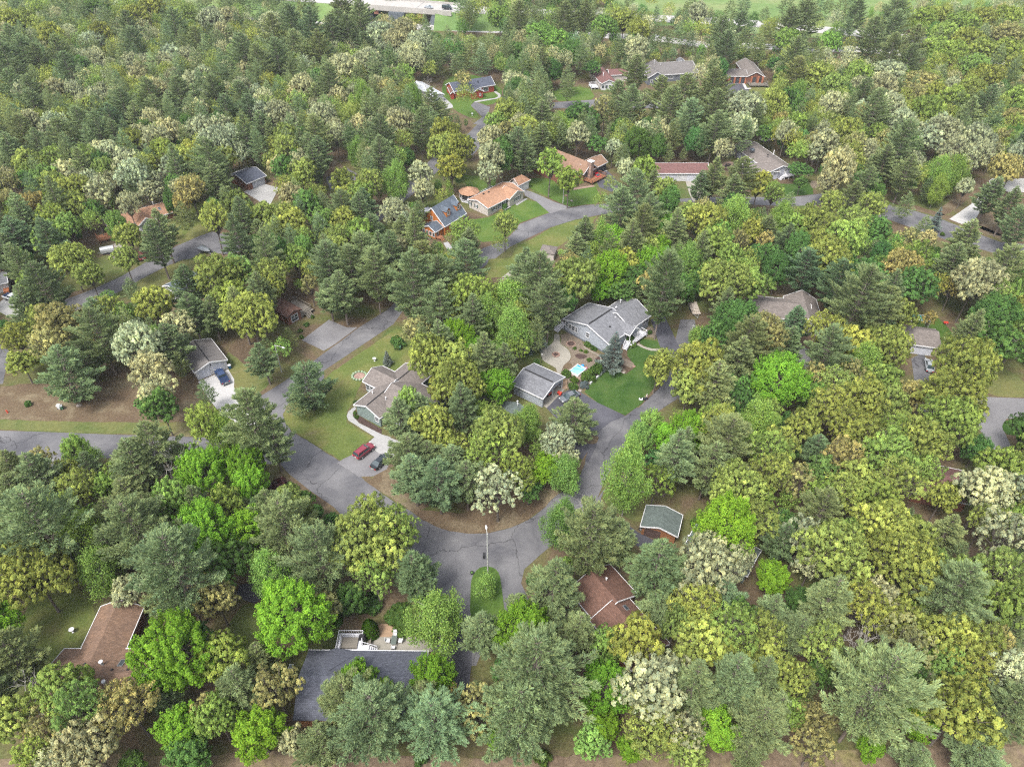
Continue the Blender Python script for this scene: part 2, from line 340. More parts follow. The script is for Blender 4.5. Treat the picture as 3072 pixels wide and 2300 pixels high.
sheet('garden_bed', 'm 770,960 870,890 930,1000 800,1010', .095, 'mulch', sm=1)
sheet('garden_bed', 'm 480,1270 600,1250 600,1330 500,1310', .095, 'mulch', sm=1)
sheet('garden_bed', 'm 340,1030 420,1000 480,1040 420,1090 330,1100', .095, 'litter', sm=1)
sheet('garden_bed', 'm 880,950 900,900 1100,900 1250,940 1380,1030 1330,1090 1250,1050 1100,1000 1260,1130 1210,1160 1080,1110 960,1060', .085, 'gravel', sm=1)
sheet('walkway', 'm 1390,740 1420,720 1500,770 1620,800 1745,805 1740,835 1600,830 1480,790', .09, 'concrete_warm')
sheet('garden_bed', 'm 1500,560 1560,470 1640,500 1680,650 1520,630', .085, 'gravel')
sheet('walkway', 't 1170,1075 1590,660 1690,700 1260,1140', .09, 'concrete_warm')
sheet('walkway', 'm 290,1290 390,1260 395,1370 300,1400', .088, 'sand')
sheet('walkway', 'C 95,530 20,590 0,640 20,690 320,880 250,940 400,1000 530,1000 500,880 400,850 140,720 70,640 75,590 110,560', .09, 'concrete')
sheet('driveway', 'z 1040,360 1450,330 1900,500 1850,850 1560,1130 1250,930 1030,780 880,510', .092, 'concrete')
sheet('driveway', 'z 880,515 1030,785 1250,935 1560,1132 1450,1400 1000,1640 500,1656 200,1450 -200,1200 0,1070 300,930', .085, 'road_pale')
sheet('garden_bed', 'C 75,600 130,630 280,720 400,790 400,850 140,715 70,640', .095, 'mulch')
sheet('verge', 'z 1560,1136 1900,900 2300,900 2300,1656 1700,1656 1100,1620 1450,1400', .075, 'litter', amp=.15)
sheet('island_lawn', 'h 880,700 884,500 892,430 930,375 985,358 1040,372 1072,410 1085,500 1102,640 1110,780 960,860', .05, 'lawn', sm=1)
sheet('driveway', 'h 640,878 780,820 840,700 900,800 890,1000 870,1150 640,1150', .028, 'road_dark')
sheet('driveway', 'h 1690,10 1800,20 1960,140 2080,200 2020,260 1900,200 1700,120', .028, 'road_dark')
sheet('verge', 'I 80,130 120,180 280,270 300,220 380,130 200,60 120,70', .03, 'verge', sm=1, amp=.1)
sheet('patio', 'v 720,465 850,430 1640,430 1920,440 1945,700 800,700', .06, 'concrete_warm')
sheet('garden_bed', 'v 230,60 640,60 650,370 240,370', .05, 'litter', amp=.2, sm=1)
sheet('garden_bed', 'v 880,440 930,180 1200,200 1300,430', .05, 'sand', amp=.2, sm=1)
sheet('lawn', 'g 150,640 330,380 480,480 640,620 540,870 410,895 300,1080 180,1050 150,850', .03, 'lawn_dull', sm=1, amp=.2)
sheet('lawn', 'g 1440,780 1600,560 1700,700 1600,900 1500,940', .03, 'verge', sm=1, amp=.2)
sheet('driveway', 'g 1540,480 1640,460 1800,330 1900,420 1640,600 1520,560', .032, 'road_dark', clear=False)
sheet('verge', 'i 60,120 230,140 520,340 720,520 640,640 480,420 300,300', .02, 'litter', amp=.2, sm=1)
sheet('brush_strip', 'g -400,1600 0,1600 900,1570 1600,1570 2212,1540 h 700,1590 1500,1590 2212,1560 i 900,1540 2700,1500 2700,1900 -6000,1900', .03, 'brush', amp=.3)
sheet('driveway', 'f 1490,700 1560,660 1620,740 1600,850 1600,1010 1540,1010 1510,850', .03, 'road')
sheet('street', 'f 1500,1000 1600,940 1950,945 2300,958 2300,1085 2180,1082 2100,1088 2080,1150 2150,1300 2050,1320 1925,1150 1930,1060 1600,1060', .02, 'road_pale')
sheet('verge', 'f 1960,940 1900,800 1960,700 2212,830 2300,950', .016, 'verge', sm=1, amp=.2)
sheet('lawn', 'f 2090,1095 2212,1085 2300,1180 2120,1200 2070,1150', .024, 'lawn_deep', sm=1)
sheet('lawn', 'f 1500,430 1620,400 1750,520 1800,640 1700,640 1480,480', .02, 'lawn', sm=1, amp=.2)
sheet('verge', 'f 560,290 600,200 760,180 820,300 700,310', .02, 'litter', sm=1, amp=.2)
sheet('driveway', 'f 800,740 720,700 760,600 830,640 860,800 820,900', .02, 'road_pale')
sheet('driveway', 'e -200,1100 -190,1100 -190,1110', .0, 'road', clear=False)
sheet('driveway', 'f 1,790 40,780 60,900 1,980 -40,900', .03, 'road', clear=False)
sheet('driveway', 'd -100,560 60,640 20,860 -200,900', .02, 'road')
sheet('driveway', 'L 0,500 110,410 230,470 220,690 150,700 0,620', .02, 'concrete')
sheet('driveway', 'a 670,1600 760,1560 840,1610 760,1700', .02, 'concrete_warm')
sheet('driveway', 'd 150,1320 500,1336 560,1440 300,1480 100,1420', .006, 'road_pale')
sheet('driveway', 'c 30,1150 110,1130 150,1250 220,1330 100,1330 60,1250', .02, 'concrete_warm')
sheet('walkway', 'E 950,290 990,285 1060,330 1072,370 1040,400 760,450 660,465 650,450 740,430 980,395 1020,375 1025,350', .04, 'concrete')
sheet('walkway', 'E 115,370 170,380 310,510 310,545 180,575 220,540 150,460', .04, 'concrete')
sheet('walkway', 'F 370,705 400,670 790,612 800,635', .04, 'paver')
sheet('patio', 'D -110,470 0,410 90,420 120,460 60,510 -60,520', .04, 'paver', sm=1)
sheet('garden_bed', 'D 1210,740 1269,680 1400,760 1269,820', .04, 'gravel', sm=1)
sheet('garden_bed', 'w -350,1300 0,1340 300,1480 560,1640 300,1750 -50,1650', .03, 'sand', sm=1)
sheet('walkway', 'w 830,1560 950,1520 1080,1680 950,1760', .04, 'concrete')
sheet('walkway', 'e 1050,205 1170,110 1192,125 1075,215', .04, 'concrete_warm')
sheet('walkway', 'x 1580,790 1840,640 1900,650 1620,830', .04, 'concrete')
sheet('litter_patch', 'A 560,1400 620,1340 780,1450 700,1480 600,1560', .02, 'litter', sm=1, amp=.3, clear=True)
sheet('street', 'A 600,1540 700,1490 780,1450 870,1500 850,1600 640,1640', .022, 'road')
sheet('lawn', 'a 700,1440 1100,1290 1380,1320 1440,1430 1200,1560 1100,1480', .01, 'lawn_dull', sm=1, amp=.3, clear=False)

# highway, far meadow and the overpass embankment
def strip(name, pts, wd, z, m, clear=True):
    p = [at(*q) for q in pts]; L_, R_ = [], []
    for i, q in enumerate(p):
        d = (p[min(i+1, len(p)-1)]-p[max(i-1, 0)]); n_ = Vector((-d.y, d.x, 0)).normalized()*wd/2
        L_.append(q+n_); R_.append(q-n_)
    return sheet(name, '', z, m, pts=L_+R_[::-1], clear=clear)
K['S'] = (1000, 0, 5.027)
# ------------------------------------------------------------------ highway, overpass and meadow
sheet('meadow', 'n 1380,2 1480,10 1600,40 1800,66 2000,52 2100,30 2300,30', .01, 'field', clear=True, pts=[at('n',1330,24), at('n',1420,34), at('n',1480,60), at('n',1640,74), at('n',1780,84), at('n',1850,60), at('n',1960,24), at('n',2080,30), at('n',2300,34), Vector((700,620,0)), Vector((300,900,0)), Vector((40,620,0))])
sheet('meadow', '', .012, 'field', pts=[at('n',660,10), at('n',740,14), at('n',860,24), at('n',960,30), at('n',960,-2), at('n',900,-12), at('n',700,-14)])
hw = [('n',300,-14), ('n',600,-7), ('n',806,6), ('n',944,17), ('n',1120,26), ('n',1300,33), ('n',1440,41), ('n',1560,46), ('n',1650,53), ('n',1900,76), ('n',2100,98)]
hz = [6, 6, 6, 6, 5, 3, 1, .1, .1, .1, .1]
P0 = [at(*q, z=z_) for q, z_ in zip(hw, hz)]
def ribbon(name, pts, wd, m, drop=.4, kind='structure'):
    mb = MB(); L_, R_ = [], []
    for i, q in enumerate(pts):
        d = pts[min(i+1, len(pts)-1)]-pts[max(i-1, 0)]; n_ = Vector((-d.y, d.x, 0)).normalized()*wd/2; L_.append(q+n_); R_.append(q-n_)
    for i in range(len(pts)-1):
        mb.hexa([v-Vector((0,0,drop)) for v in (R_[i], R_[i+1], L_[i+1], L_[i])], [R_[i], R_[i+1], L_[i+1], L_[i]])
        CLEAR.append([(v.x, v.y) for v in (R_[i], R_[i+1], L_[i+1], L_[i])])
    return tag(mb.build(name, M[m] if isinstance(m, str) else m), kind=kind), L_, R_
ribbon('highway', P0[:3], 13, 'highway'); _h2 = ribbon('highway', P0[3:], 13, 'highway')
for seg in (P0[:3], P0[3:8]):       # grassy embankments
    mb = MB()
    for i in range(len(seg)-1):
        a_, b_ = seg[i], seg[i+1]; d = (b_-a_).normalized(); n_ = Vector((-d.y, d.x, 0)).normalized()
        f = lambda p, s_, w2, zz: Vector((p.x, p.y, 0))+n_*s_*w2+Vector((0,0,zz))
        mb.hexa([f(a_,-1,6.6+a_.z*2,-.1), f(b_,-1,6.6+b_.z*2,-.1), f(b_,1,6.6+b_.z*2,-.1), f(a_,1,6.6+a_.z*2,-.1)],
                [f(a_,-1,7,a_.z-.25), f(b_,-1,7,b_.z-.25), f(b_,1,7,b_.z-.25), f(a_,1,7,a_.z-.25)])
    tag(mb.build('highway_embankment', M['field']), kind='structure')
ribbon('frontage_road', [at('n',q[0],q[1],.1) for q in ((300,24),(900,58),(1200,72),(1406,82),(1531,98),(1629,99),(1757,107),(1854,106),(2100,128),(2300,150))], 9, 'highway', .1)
# overpass bridge
M['bridge'] = mat('bridge_concrete', (.29,.275,.255), .9, .10, .3); M['abut'] = mat('weathered_abutment', (.075,.088,.10), .9, .25, .8); M['rust'] = mat('reddish_girder', (.20,.09,.06), .9, .2, 1)
a_, b_ = P0[2], P0[3]; d = (b_-a_); Lb = math.hypot(d.x, d.y); rt = math.atan2(d.y, d.x)
br = empty('overpass_bridge', (a_.x, a_.y, 0), rt, label='pale concrete highway bridge with side parapets over a dark underpass', cat='bridge')
MB().box(-2, Lb+2, -7.5, 7.5, 5.0, 6.03).build('deck', M['bridge'], br)
for s_ in (-1, 1): MB().box(-8, Lb+10, s_*7.7-.22, s_*7.7+.22, 4.6, 7.0).build('parapet', M['bridge'], br)
for x0 in (Lb*.30, Lb*.62):
    mb = MB(); mb.box(x0-.5, x0+.5, -7, 7, 4.0, 5.0)
    for y0 in (-5.5, 0, 5.5): mb.box(x0-.4, x0+.4, y0-.4, y0+.4, 0, 4.0)
    mb.build('pier', M['bridge'], br)
MB().hexa([(-2,-9,-.1),(2,-9,-.1),(2,9,-.1),(-2,9,-.1)], [(-2,-7.4,4.95),(0,-7.4,4.95),(0,7.4,4.95),(-2,7.4,4.95)]).build('abutment', M['abut'], br)
MB().hexa([(Lb-2,-9,-.1),(Lb+2,-9,-.1),(Lb+2,9,-.1),(Lb-2,9,-.1)], [(Lb,-7.4,4.95),(Lb+2,-7.4,4.95),(Lb+2,7.4,4.95),(Lb,7.4,4.95)]).build('abutment', M['abut'], br)
MB().box(Lb*.34, Lb*.58, -9.6, -8.1, 0, 4.6).build('retaining_wall', M['abut'], br)
for x0 in (Lb*.12, Lb*.8): MB().box(x0-1.2, x0+1.2, -7.2, -6.9, 2.5, 4.9).build('girder', M['rust'], br)
MB().box(Lb*.72-.1, Lb*.72+.1, -7.2, 7.2, 6.035, 6.06).build('expansion_joint', M['abut'], br)

# ------------------------------------------------------------------ houses
M['trim'] = mat('white_trim', (.52,.52,.53), .6, .03, 1)
M['deckwhite'] = mat('white_deck_boards', (.50,.50,.53), .6, .05, 2)
M['glass'] = mat('window_glass', (.045,.055,.065), .12, .1, 1, spec=.8)
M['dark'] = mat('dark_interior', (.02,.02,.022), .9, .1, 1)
M['metal'] = mat('galvanised_metal', (.32,.33,.34), .45, .08, 2, metal=.4)
M['woodgrey'] = mat('weathered_deck_wood', (.15,.135,.115), .9, .15, 1.5, streak=(1,9,1))
M['woodred'] = mat('stained_deck_wood', (.21,.095,.05), .85, .12, 2, streak=(1,8,1))
M['stone'] = mat('field_stone', (.24,.16,.13), .95, .35, 2.2, bump=.05)
M['brickred'] = mat('red_brick_pillar', (.30,.115,.065), .9, .15, 3)
RF = dict(grey=shingles('grey_shingles', (.135,.138,.150)), green=shingles('grey_green_shingles', (.085,.105,.098), .12), blue=shingles('slate_blue_shingles', (.075,.092,.115), .18),
          bluel=shingles('blue_grey_shingles', (.072,.077,.098), .14), tan=shingles('tan_shingles', (.25,.138,.085), .10, col2=(.29,.17,.11)), brown=shingles('brown_shingles', (.21,.125,.080), .10, col2=(.17,.11,.08)),
          rust=shingles('rust_brown_shingles', (.120,.066,.049), .15), weath=shingles('weathered_brown_shingles', (.135,.092,.072), .12, col2=(.18,.11,.07)),
          maroon=shingles('maroon_shingles', (.125,.065,.060), .10), taupe=shingles('taupe_shingles', (.140,.122,.112), .10), charcoal=shingles('charcoal_shingles', (.062,.070,.095), .12),
          greyw=shingles('warm_grey_shingles', (.125,.116,.112), .10), metalw=mat('white_metal_roof', (.38,.40,.43), .5, .06, .5))
WL = dict(grey=siding('grey_siding', (.29,.315,.355)), sage=siding('sage_siding', (.17,.215,.205)), white=siding('white_siding', (.46,.46,.475)), cream=siding('cream_siding', (.40,.37,.34)),
          log=siding('orange_log_siding', (.36,.125,.033), .28), red=siding('red_siding', (.28,.05,.032)), brown=siding('brown_siding', (.17,.075,.050)), dgrey=siding('dark_grey_siding', (.12,.13,.15)),
          tanw=siding('tan_siding', (.34,.28,.22)), cedar=siding('cedar_siding', (.24,.11,.055)), lgrey=siding('light_grey_siding', (.32,.33,.38)))

class House:
    def __init__(s, name, A, B, C, ze, label, cat='house', clear=True):
        """A-B the roof outline's edge at eave height ze, C fixes the depth"""
        s.A, b, c = at(*A, z=ze), at(*B, z=ze), at(*C, z=ze)
        s.ex = (b-s.A).normalized(); n = Vector((-s.ex.y, s.ex.x, 0))
        s.ey = n if (c-s.A).dot(n) > 0 else -n
        s.w, s.d, s.ze = (b-s.A).length, (c-s.A).dot(s.ey), ze
        s.flip = s.ey.dot(n) < 0
        s.root = empty(name, (s.A.x, s.A.y, 0), math.atan2(s.ex.y, s.ex.x), label=label, cat=cat)
        if clear: s.clr(-.5, s.w+.5, -.5, s.d+.5)
        print('HOUSE %s w=%.1f d=%.1f at %.0f,%.0f flip=%s' % (name, s.w, s.d, s.A.x, s.A.y, s.flip))
    def clr(s, x0, x1, y0, y1):
        CLEAR.append([((s.A+s.ex*x+s.ey*y).x, (s.A+s.ex*x+s.ey*y).y) for x, y in ((x0,y0),(x1,y0),(x1,y1),(x0,y1))])
    def loc(s, c, x, y, z):
        """pixel at height z to house coordinates"""
        v = at(c, x, y, z)-s.A; return v.dot(s.ex), v.dot(s.ey)
    def onface(s, c, x, y, axis, val):
        """pixel on the vertical plane axis=val -> (u, z)"""
        r_ = ray(c, x, y); n = s.ex if axis == 'x' else s.ey
        o = s.A+n*val; k = (Vector((o.x, o.y, 0))-Vector((0,0,CAM_H))).dot(n)/r_.dot(n)
        p = Vector((0,0,CAM_H))+r_*k; v = p-s.A
        return (v.dot(s.ey) if axis == 'x' else v.dot(s.ex)), p.z
    def fix(s, mb):
        if s.flip:
            mb.v = [(x, -y, z) for x, y, z in mb.v]; mb.f = [tuple(reversed(f)) for f in mb.f]
        return mb
    def part(s, mb, name, mats, parent=None, **k):
        return tag(s.fix(mb).build(name, mats, parent or s.root), **k)
    def gable(s, x0, x1, y0, y1, ze, zr, axis, rm, wm, base=0.0, ins=.4, t=.16, ridge=.5, walls=True, fascia=True, wname='wall', rname='roof', trim='trim'):
        mb = MB(); f = MB()
        if axis == 'x':
            ym = y0+(y1-y0)*ridge
            mb.slab([(x0,y0,ze),(x1,y0,ze),(x1,ym,zr),(x0,ym,zr)], t); mb.slab([(x0,ym,zr),(x1,ym,zr),(x1,y1,ze),(x0,y1,ze)], t)
            segs = [((x0,y0),(x1,y0),ze,ze), ((x0,y1),(x1,y1),ze,ze), ((x0,y0),(x0,ym),ze,zr), ((x0,ym),(x0,y1),zr,ze), ((x1,y0),(x1,ym),ze,zr), ((x1,ym),(x1,y1),zr,ze)]
            X0, X1, Y0, Y1 = x0+ins, x1-ins, y0+ins, y1-ins; k = (zr-ze)/max(.1, ym-y0)
            wl = MB(); zt = ze+ins*k-t-.02
            wl.v = [(X0,Y0,base),(X1,Y0,base),(X1,Y1,base),(X0,Y1,base),(X0,Y0,zt),(X1,Y0,zt),(X1,Y1,zt),(X0,Y1,zt),(X0,ym,zr-t-.02),(X1,ym,zr-t-.02)]
            wl.f = [(0,1,5,4),(2,3,7,6),(1,2,6,9,5),(3,0,4,8,7),(3,2,1,0),(4,5,9,8),(8,9,6,7)]; wl.m = [0]*7
        else:
            xm = x0+(x1-x0)*ridge
            mb.slab([(x0,y0,ze),(xm,y0,zr),(xm,y1,zr),(x0,y1,ze)], t); mb.slab([(xm,y0,zr),(x1,y0,ze),(x1,y1,ze),(xm,y1,zr)], t)
            segs = [((x0,y0),(x0,y1),ze,ze), ((x1,y0),(x1,y1),ze,ze), ((x0,y0),(xm,y0),ze,zr), ((xm,y0),(x1,y0),zr,ze), ((x0,y1),(xm,y1),ze,zr), ((xm,y1),(x1,y1),zr,ze)]
            X0, X1, Y0, Y1 = x0+ins, x1-ins, y0+ins, y1-ins; k = (zr-ze)/max(.1, xm-x0)
            wl = MB(); zt = ze+ins*k-t-.02
            wl.v = [(X0,Y0,base),(X1,Y0,base),(X1,Y1,base),(X0,Y1,base),(X0,Y0,zt),(X1,Y0,zt),(X1,Y1,zt),(X0,Y1,zt),(xm,Y0,zr-t-.02),(xm,Y1,zr-t-.02)]
            wl.f = [(0,1,5,8,4),(2,3,7,9,6),(1,2,6,5),(3,0,4,7),(3,2,1,0),(8,5,6,9),(4,8,9,7)]; wl.m = [0]*7
        for (xa, ya), (xb, yb), za, zb in segs: f.bar((xa,ya,za-t*.5+.02), (xb,yb,zb-t*.5+.02), .1, t+.10)
        ro = s.part(mb, rname, RF[rm] if isinstance(rm, str) else rm)
        if fascia: s.part(f, 'fascia', M[trim], ro)
        wo_ = None
        if walls: wo_ = s.part(wl, wname, WL[wm] if isinstance(wm, str) else wm)
        return ro, wo_
    def roofpoly(s, polys, rm, t=.16, name='roof', fascia=None, trim='trim'):
        mb = MB()
        for p in polys: mb.slab(p, t)
        ro = s.part(mb, name, RF[rm])
        if fascia:
            f = MB()
            for a, b in fascia: f.bar(Vector(a)-Vector((0,0,t*.4)), Vector(b)-Vector((0,0,t*.4)), .1, t+.1)
            s.part(f, 'fascia', M[trim], ro)
        return ro
    def box(s, x0, x1, y0, y1, z0, z1, wm, name='wall', parent=None, **k):
        return s.part(MB().box(x0,x1,y0,y1,z0,z1), name, WL[wm] if wm in WL else M[wm], parent, **k)
    def _face(s, face, u, z, wd, ht, o, th, ):
        # boxes proud of a face; face = (axis, value, outward sign)
        ax, val, sg = face; a, b = val+sg*o, val+sg*(o+th); lo, hi = min(a,b), max(a,b)
        return (lo, hi, u-wd/2, u+wd/2, z-ht/2, z+ht/2) if ax == 'x' else (u-wd/2, u+wd/2, lo, hi, z-ht/2, z+ht/2)
    def window(s, face, u, z, wd=.9, ht=1.1, shutters=None, muntin=True, name='window', frame='trim'):
        f = MB(); b = .09
        for du, dz, w2, h2 in ((0,ht/2,wd+b*2,b*1.4), (0,-ht/2,wd+b*2,b*1.6), (-wd/2,0,b*1.3,ht-b*1.6), (wd/2,0,b*1.3,ht-b*1.6)): f.box(*s._face(face, u+du, z+dz, w2, h2, .002, .07))
        if muntin: f.box(*s._face(face, u, z, wd-b*1.4, .06, .03, .03)); 
        if muntin and wd > 1.5: f.box(*s._face(face, u, z, .06, ht-b*2, .033, .03))
        o = s.part(f, name, M[frame])
        s.part(MB().box(*s._face(face, u, z, wd-.02, ht-.02, .001, .025)), 'pane', M['glass'], o)
        if shutters:
            for sg in (-1, 1): s.part(MB().box(*s._face(face, u+sg*(wd/2+.28), z, .32, ht+.1, .003, .05)), 'shutter', M[shutters], o)
        return o
    def door(s, face, u, wd=.95, ht=2.05, z0=.1, m='trim', name='door'):
        o = s.part(MB().box(*s._face(face, u, z0+ht/2, wd, ht, .002, .06)), name, M[m])
        s.part(MB().box(*s._face(face, u+wd*.36, z0+ht*.47, .08, .12, .063, .05)), 'handle', M['metal'], o)
        s.part(MB().box(*s._face(face, u, z0+ht*.72, wd*.6, ht*.35, .063, .01)), 'pane', M['glass'], o)
        return o
    def garage_door(s, face, u, wd=2.6, ht=2.15, m='trim', z0=.02):
        mb = MB(); n = 4
        for k in range(n): mb.box(*s._face(face, u, z0+ht*(k+.5)/n, wd, ht/n-.03, .01, .05))
        mb.box(*s._face(face, u, z0+ht/2, wd+.06, ht+.03, .002, .02))
        return s.part(mb, 'garage_door', M[m])
    def vent(s, x, y, z, r_=.12, h=.5, m='trim'):
        return s.part(MB().lathe([(r_,z-.2),(r_,z+h),(r_*1.6,z+h),(r_*1.6,z+h+.1)], 8, 0, (x, y)), 'vent_pipe', M[m])
    def boxvent(s, x, y, z, w2=.4, m='dark'):
        return s.part(MB().box(x-w2/2,x+w2/2,y-w2/2,y+w2/2,z-.15,z+.18), 'roof_vent', M[m])
    def skylight(s, x, y, z, a=.6, b=1.0, slope=(0,0)):
        def q(dx, dy, dz): return (x+dx, y+dy, z+dx*slope[0]+dy*slope[1]+dz)
        mb = MB().hexa([q(-a/2,-b/2,-.05),q(a/2,-b/2,-.05),q(a/2,b/2,-.05),q(-a/2,b/2,-.05)], [q(-a/2,-b/2,.12),q(a/2,-b/2,.12),q(a/2,b/2,.12),q(-a/2,b/2,.12)])
        o = s.part(mb, 'skylight', M['metal']); a, b = a-.16, b-.16
        s.part(MB().hexa([q(-a/2,-b/2,.1),q(a/2,-b/2,.1),q(a/2,b/2,.1),q(-a/2,b/2,.1)], [q(-a/2,-b/2,.14),q(a/2,-b/2,.14),q(a/2,b/2,.14),q(-a/2,b/2,.14)]), 'pane', M['glass'], o)
        return o
    def rail(s, pts, z, h=.95, m='deckwhite', step=.35, parent=None, name='railing'):
        mb = MB(); z = z if isinstance(z, (list, tuple)) else [z]*len(pts)
        for i in range(len(pts)-1):
            a = Vector((*pts[i], z[i])); b = Vector((*pts[i+1], z[i+1])); L_ = (b-a).length
            mb.bar(a+Vector((0,0,h)), b+Vector((0,0,h)), .09, .09); mb.bar(a+Vector((0,0,.12)), b+Vector((0,0,.12)), .06, .06)
            n = max(1, int(L_/step))
            for k in range(n+1):
                p = a.lerp(b, k/n); w2 = .11 if k in (0, n) else .05
                mb.bar(p, p+Vector((0,0,h)), w2, w2)
        return s.part(mb, name, M[m], parent)
    def steps(s, x, y, dx, dy, z1, n=5, wd=1.1, m='deckwhite', parent=None):
        """stairs starting at the top edge (x,y) and going down along (dx,dy)"""
        d = Vector((dx, dy)).normalized(); nn = Vector((-d.y, d.x)); mb = MB()
        for k in range(n):
            c = Vector((x, y))+d*(k+.5)*.28; zt = z1*(1-(k+1)/(n+1))
            q = [c-d*.15-nn*wd/2, c+d*.15-nn*wd/2, c+d*.15+nn*wd/2, c-d*.15+nn*wd/2]
            mb.hexa([(*p, zt-.06) for p in q], [(*p, zt) for p in q])
        e = Vector((x, y))+d*n*.28
        for sg in (-1, 1): mb.bar((*(Vector((x, y))+nn*sg*wd/2), z1-.15), (*(e+nn*sg*wd/2), .05), .06, .2)
        o = s.part(mb, 'steps', M[m], parent)
        return (e.x, e.y)
    def deck(s, x0, x1, y0, y1, z, m='deckwhite'):
        mb = MB().box(x0,x1,y0,y1,z-.12,z)
        for x in (x0+.1, (x0+x1)/2, x1-.1):
            for y in (y0+.1, y1-.1): mb.box(x-.07,x+.07,y-.07,y+.07,0,z-.125)
        return s.part(mb, 'deck', M[m])
M['shutter_green'] = mat('dark_green_shutter', (.025,.05,.045), .6, .1, 1); M['shutter_white'] = M['trim']
M['gdark'] = mat('dark_garage_door', (.045,.048,.055), .6, .1, 1); M['gpale'] = mat('pale_garage_door', (.40,.41,.45), .6, .04, 1); M['gbrown'] = mat('brown_garage_door', (.07,.045,.04), .7, .1, 1)

# --- main grey house with the gardens
H = House('grey_house', ('m',330,370), ('m',1002,744), ('m',1625,325), 3.4, 'large light grey house with two-part grey roof behind the garden pool and round patio')
E_ = H.loc('m', 700, 135, 3.4); u_, zr_ = H.onface('m', 682, 456, 'y', 0); L1 = E_[1]; c2 = H.loc('m', 1200, 105, 3.4); x2 = max(1.5, min(4.5, c2[0]))
rid = u_/H.w; zr_ = min(6.6, max(4.8, zr_)); print('main', E_, u_, zr_, c2)
ro, wa = H.gable(0, H.w, 0, L1, 3.4, zr_, 'y', 'grey', 'grey', ridge=rid)
xm2 = (x2+H.w)/2
H.gable(x2, H.w-.02, L1-1.2, H.d, 3.38, 5.7, 'y', 'grey', 'grey')
F_ = ('y', .4, -1); FX = ('x', H.w-.4, 1)
for cx_, cy_, wd in ((390,442,.8), (440,478,.9), (482,505,1.3), (520,522,.8)):
    u, z_ = H.onface('m', cx_, cy_, 'y', .4); H.window(F_, u, z_, wd, 1.35, frame='trim')
u, z_ = H.onface('m', 688, 600, 'y', .4); H.window(F_, u, z_, .9, 1.35)
H.box(.42, H.w-.42, .34, .40, 0, .5, 'dgrey', 'foundation')
# porch gable and front deck
v0, _ = H.onface('m', 1225, 470, 'x', H.w); v1 = H.onface('m', 1400, 475, 'x', H.w)[0]; vm = (v0+v1)/2
H.gable(H.w-4.6, H.w+1.3, vm-1.9, vm+1.9, 3.45, 4.9, 'x', 'grey', 'grey', walls=False, rname='porch_roof')
H.deck(H.w-.3, H.w+1.9, vm-1.7, vm+4.6, 1.0)
H.rail([(H.w+1.8, vm-.6), (H.w+1.8, vm+4.5), (H.w, vm+4.5)], 1.0)
for vv in (vm-1.6, vm+1.6): H.part(MB().box(H.w+1.1, H.w+1.25, vv-.08, vv+.08, 1.0, 3.4), 'porch_post', M['trim'])
ex_ = H.steps(H.w+.8, vm-1.7, .25, -1, 1.0, 5); H.rail([(H.w+1.45, vm-1.6), (ex_[0]+.6, ex_[1])], [1.0, .1]); H.rail([(H.w+.25, vm-1.8), (ex_[0]-.55, ex_[1])], [1.0, .1])
H.door(FX, vm+.4, z0=1.0); 
for dv in (-1.0, 1.5): H.window(FX, vm+dv, 2.4, .9, 1.2)
for px_ in ((1500,440), (1550,415)): 
    u, z_ = H.onface('m', px_[0], px_[1], 'x', H.w-.4); H.window(FX, min(u, H.d-1.2), 2.3, 1.0, 1.2)
# side steps at the back corner
H.deck(-1.3, .1, .3, 1.8, 1.1); H.rail([(.1,.3-.05), (-1.25,.35), ], 1.1); s0 = H.steps(-.6, .3, -.1, -1, 1.1, 6); H.rail([(-1.25,1.75),(-1.25,.4),(s0[0]-.6, s0[1])], [1.1,1.1,.1]); H.rail([(0,.25),(s0[0]+.6,s0[1])], [1.1,.1])
zt_ = lambda x: 3.4+(zr_-3.4)*(x/(H.w*rid) if x < H.w*rid else (H.w-x)/(H.w*(1-rid)))
for cx_, cy_ in ((1010,475), (1095,240), (1090,300)):
    a_ = H.loc('m', cx_, cy_, 4.6); H.boxvent(a_[0], a_[1], zt_(min(H.w-1, max(1, a_[0]))), .35, 'dark' if cx_ == 1010 else 'trim')
H.vent(x2+2.2, H.d-3, 5.2); H.part(MB().bar((H.w*rid, .6, zr_+.05), (H.w*rid, L1-.6, zr_+.05), .35, .10), 'ridge_vent', M['dark'])

# --- barn-like open garage
H = House('open_garage', ('t',430,570), ('t',1180,925), ('t',1705,405), 2.9, 'grey garage with open front doors beside the round patio and garden pool', 'garage')
u_, zr_ = H.onface('t', 1452, 545, 'x', H.w); zr_ = min(5.6, max(4.3, zr_)); print('barn', u_, zr_)
mb = H.gable(0, H.w, 0, H.d, 2.9, zr_, 'x', 'grey', 'grey', walls=False)
i = .35; w_, d_ = H.w, H.d
H.box(i, w_-i, i, i+.15, 0, 2.85, 'grey'); H.box(i, w_-i, d_-i-.15, d_-i, 0, 2.85, 'grey'); H.box(i, i+.15, i+.15, d_-i-.15, 0, 2.85, 'grey')
for y0_, y1_ in ((i, i+.5), (d_/2-.25, d_/2+.25), (d_-i-.5, d_-i)): H.box(w_-i-.16, w_-i, y0_+.152, y1_-.152 if y1_ < d_-1 else y1_-.152, 0, 2.3, 'white', 'door_post')
H.part(MB().hexa([(w_-i-.16,i+.1,2.3),(w_-i,i+.1,2.3),(w_-i,d_-i-.1,2.3),(w_-i-.16,d_-i-.1,2.3)], [(w_-i-.16,i+.1,2.84),(w_-i,i+.1,2.84),(w_-i,d_-i-.1,2.84),(w_-i-.16,d_-i-.1,2.84)]).poly([(w_-i-.01,i+.2,2.84),(w_-i-.01,d_-i-.2,2.84),(w_-i-.01,d_/2,zr_-.3)]), 'gable_wall', WL['grey'])
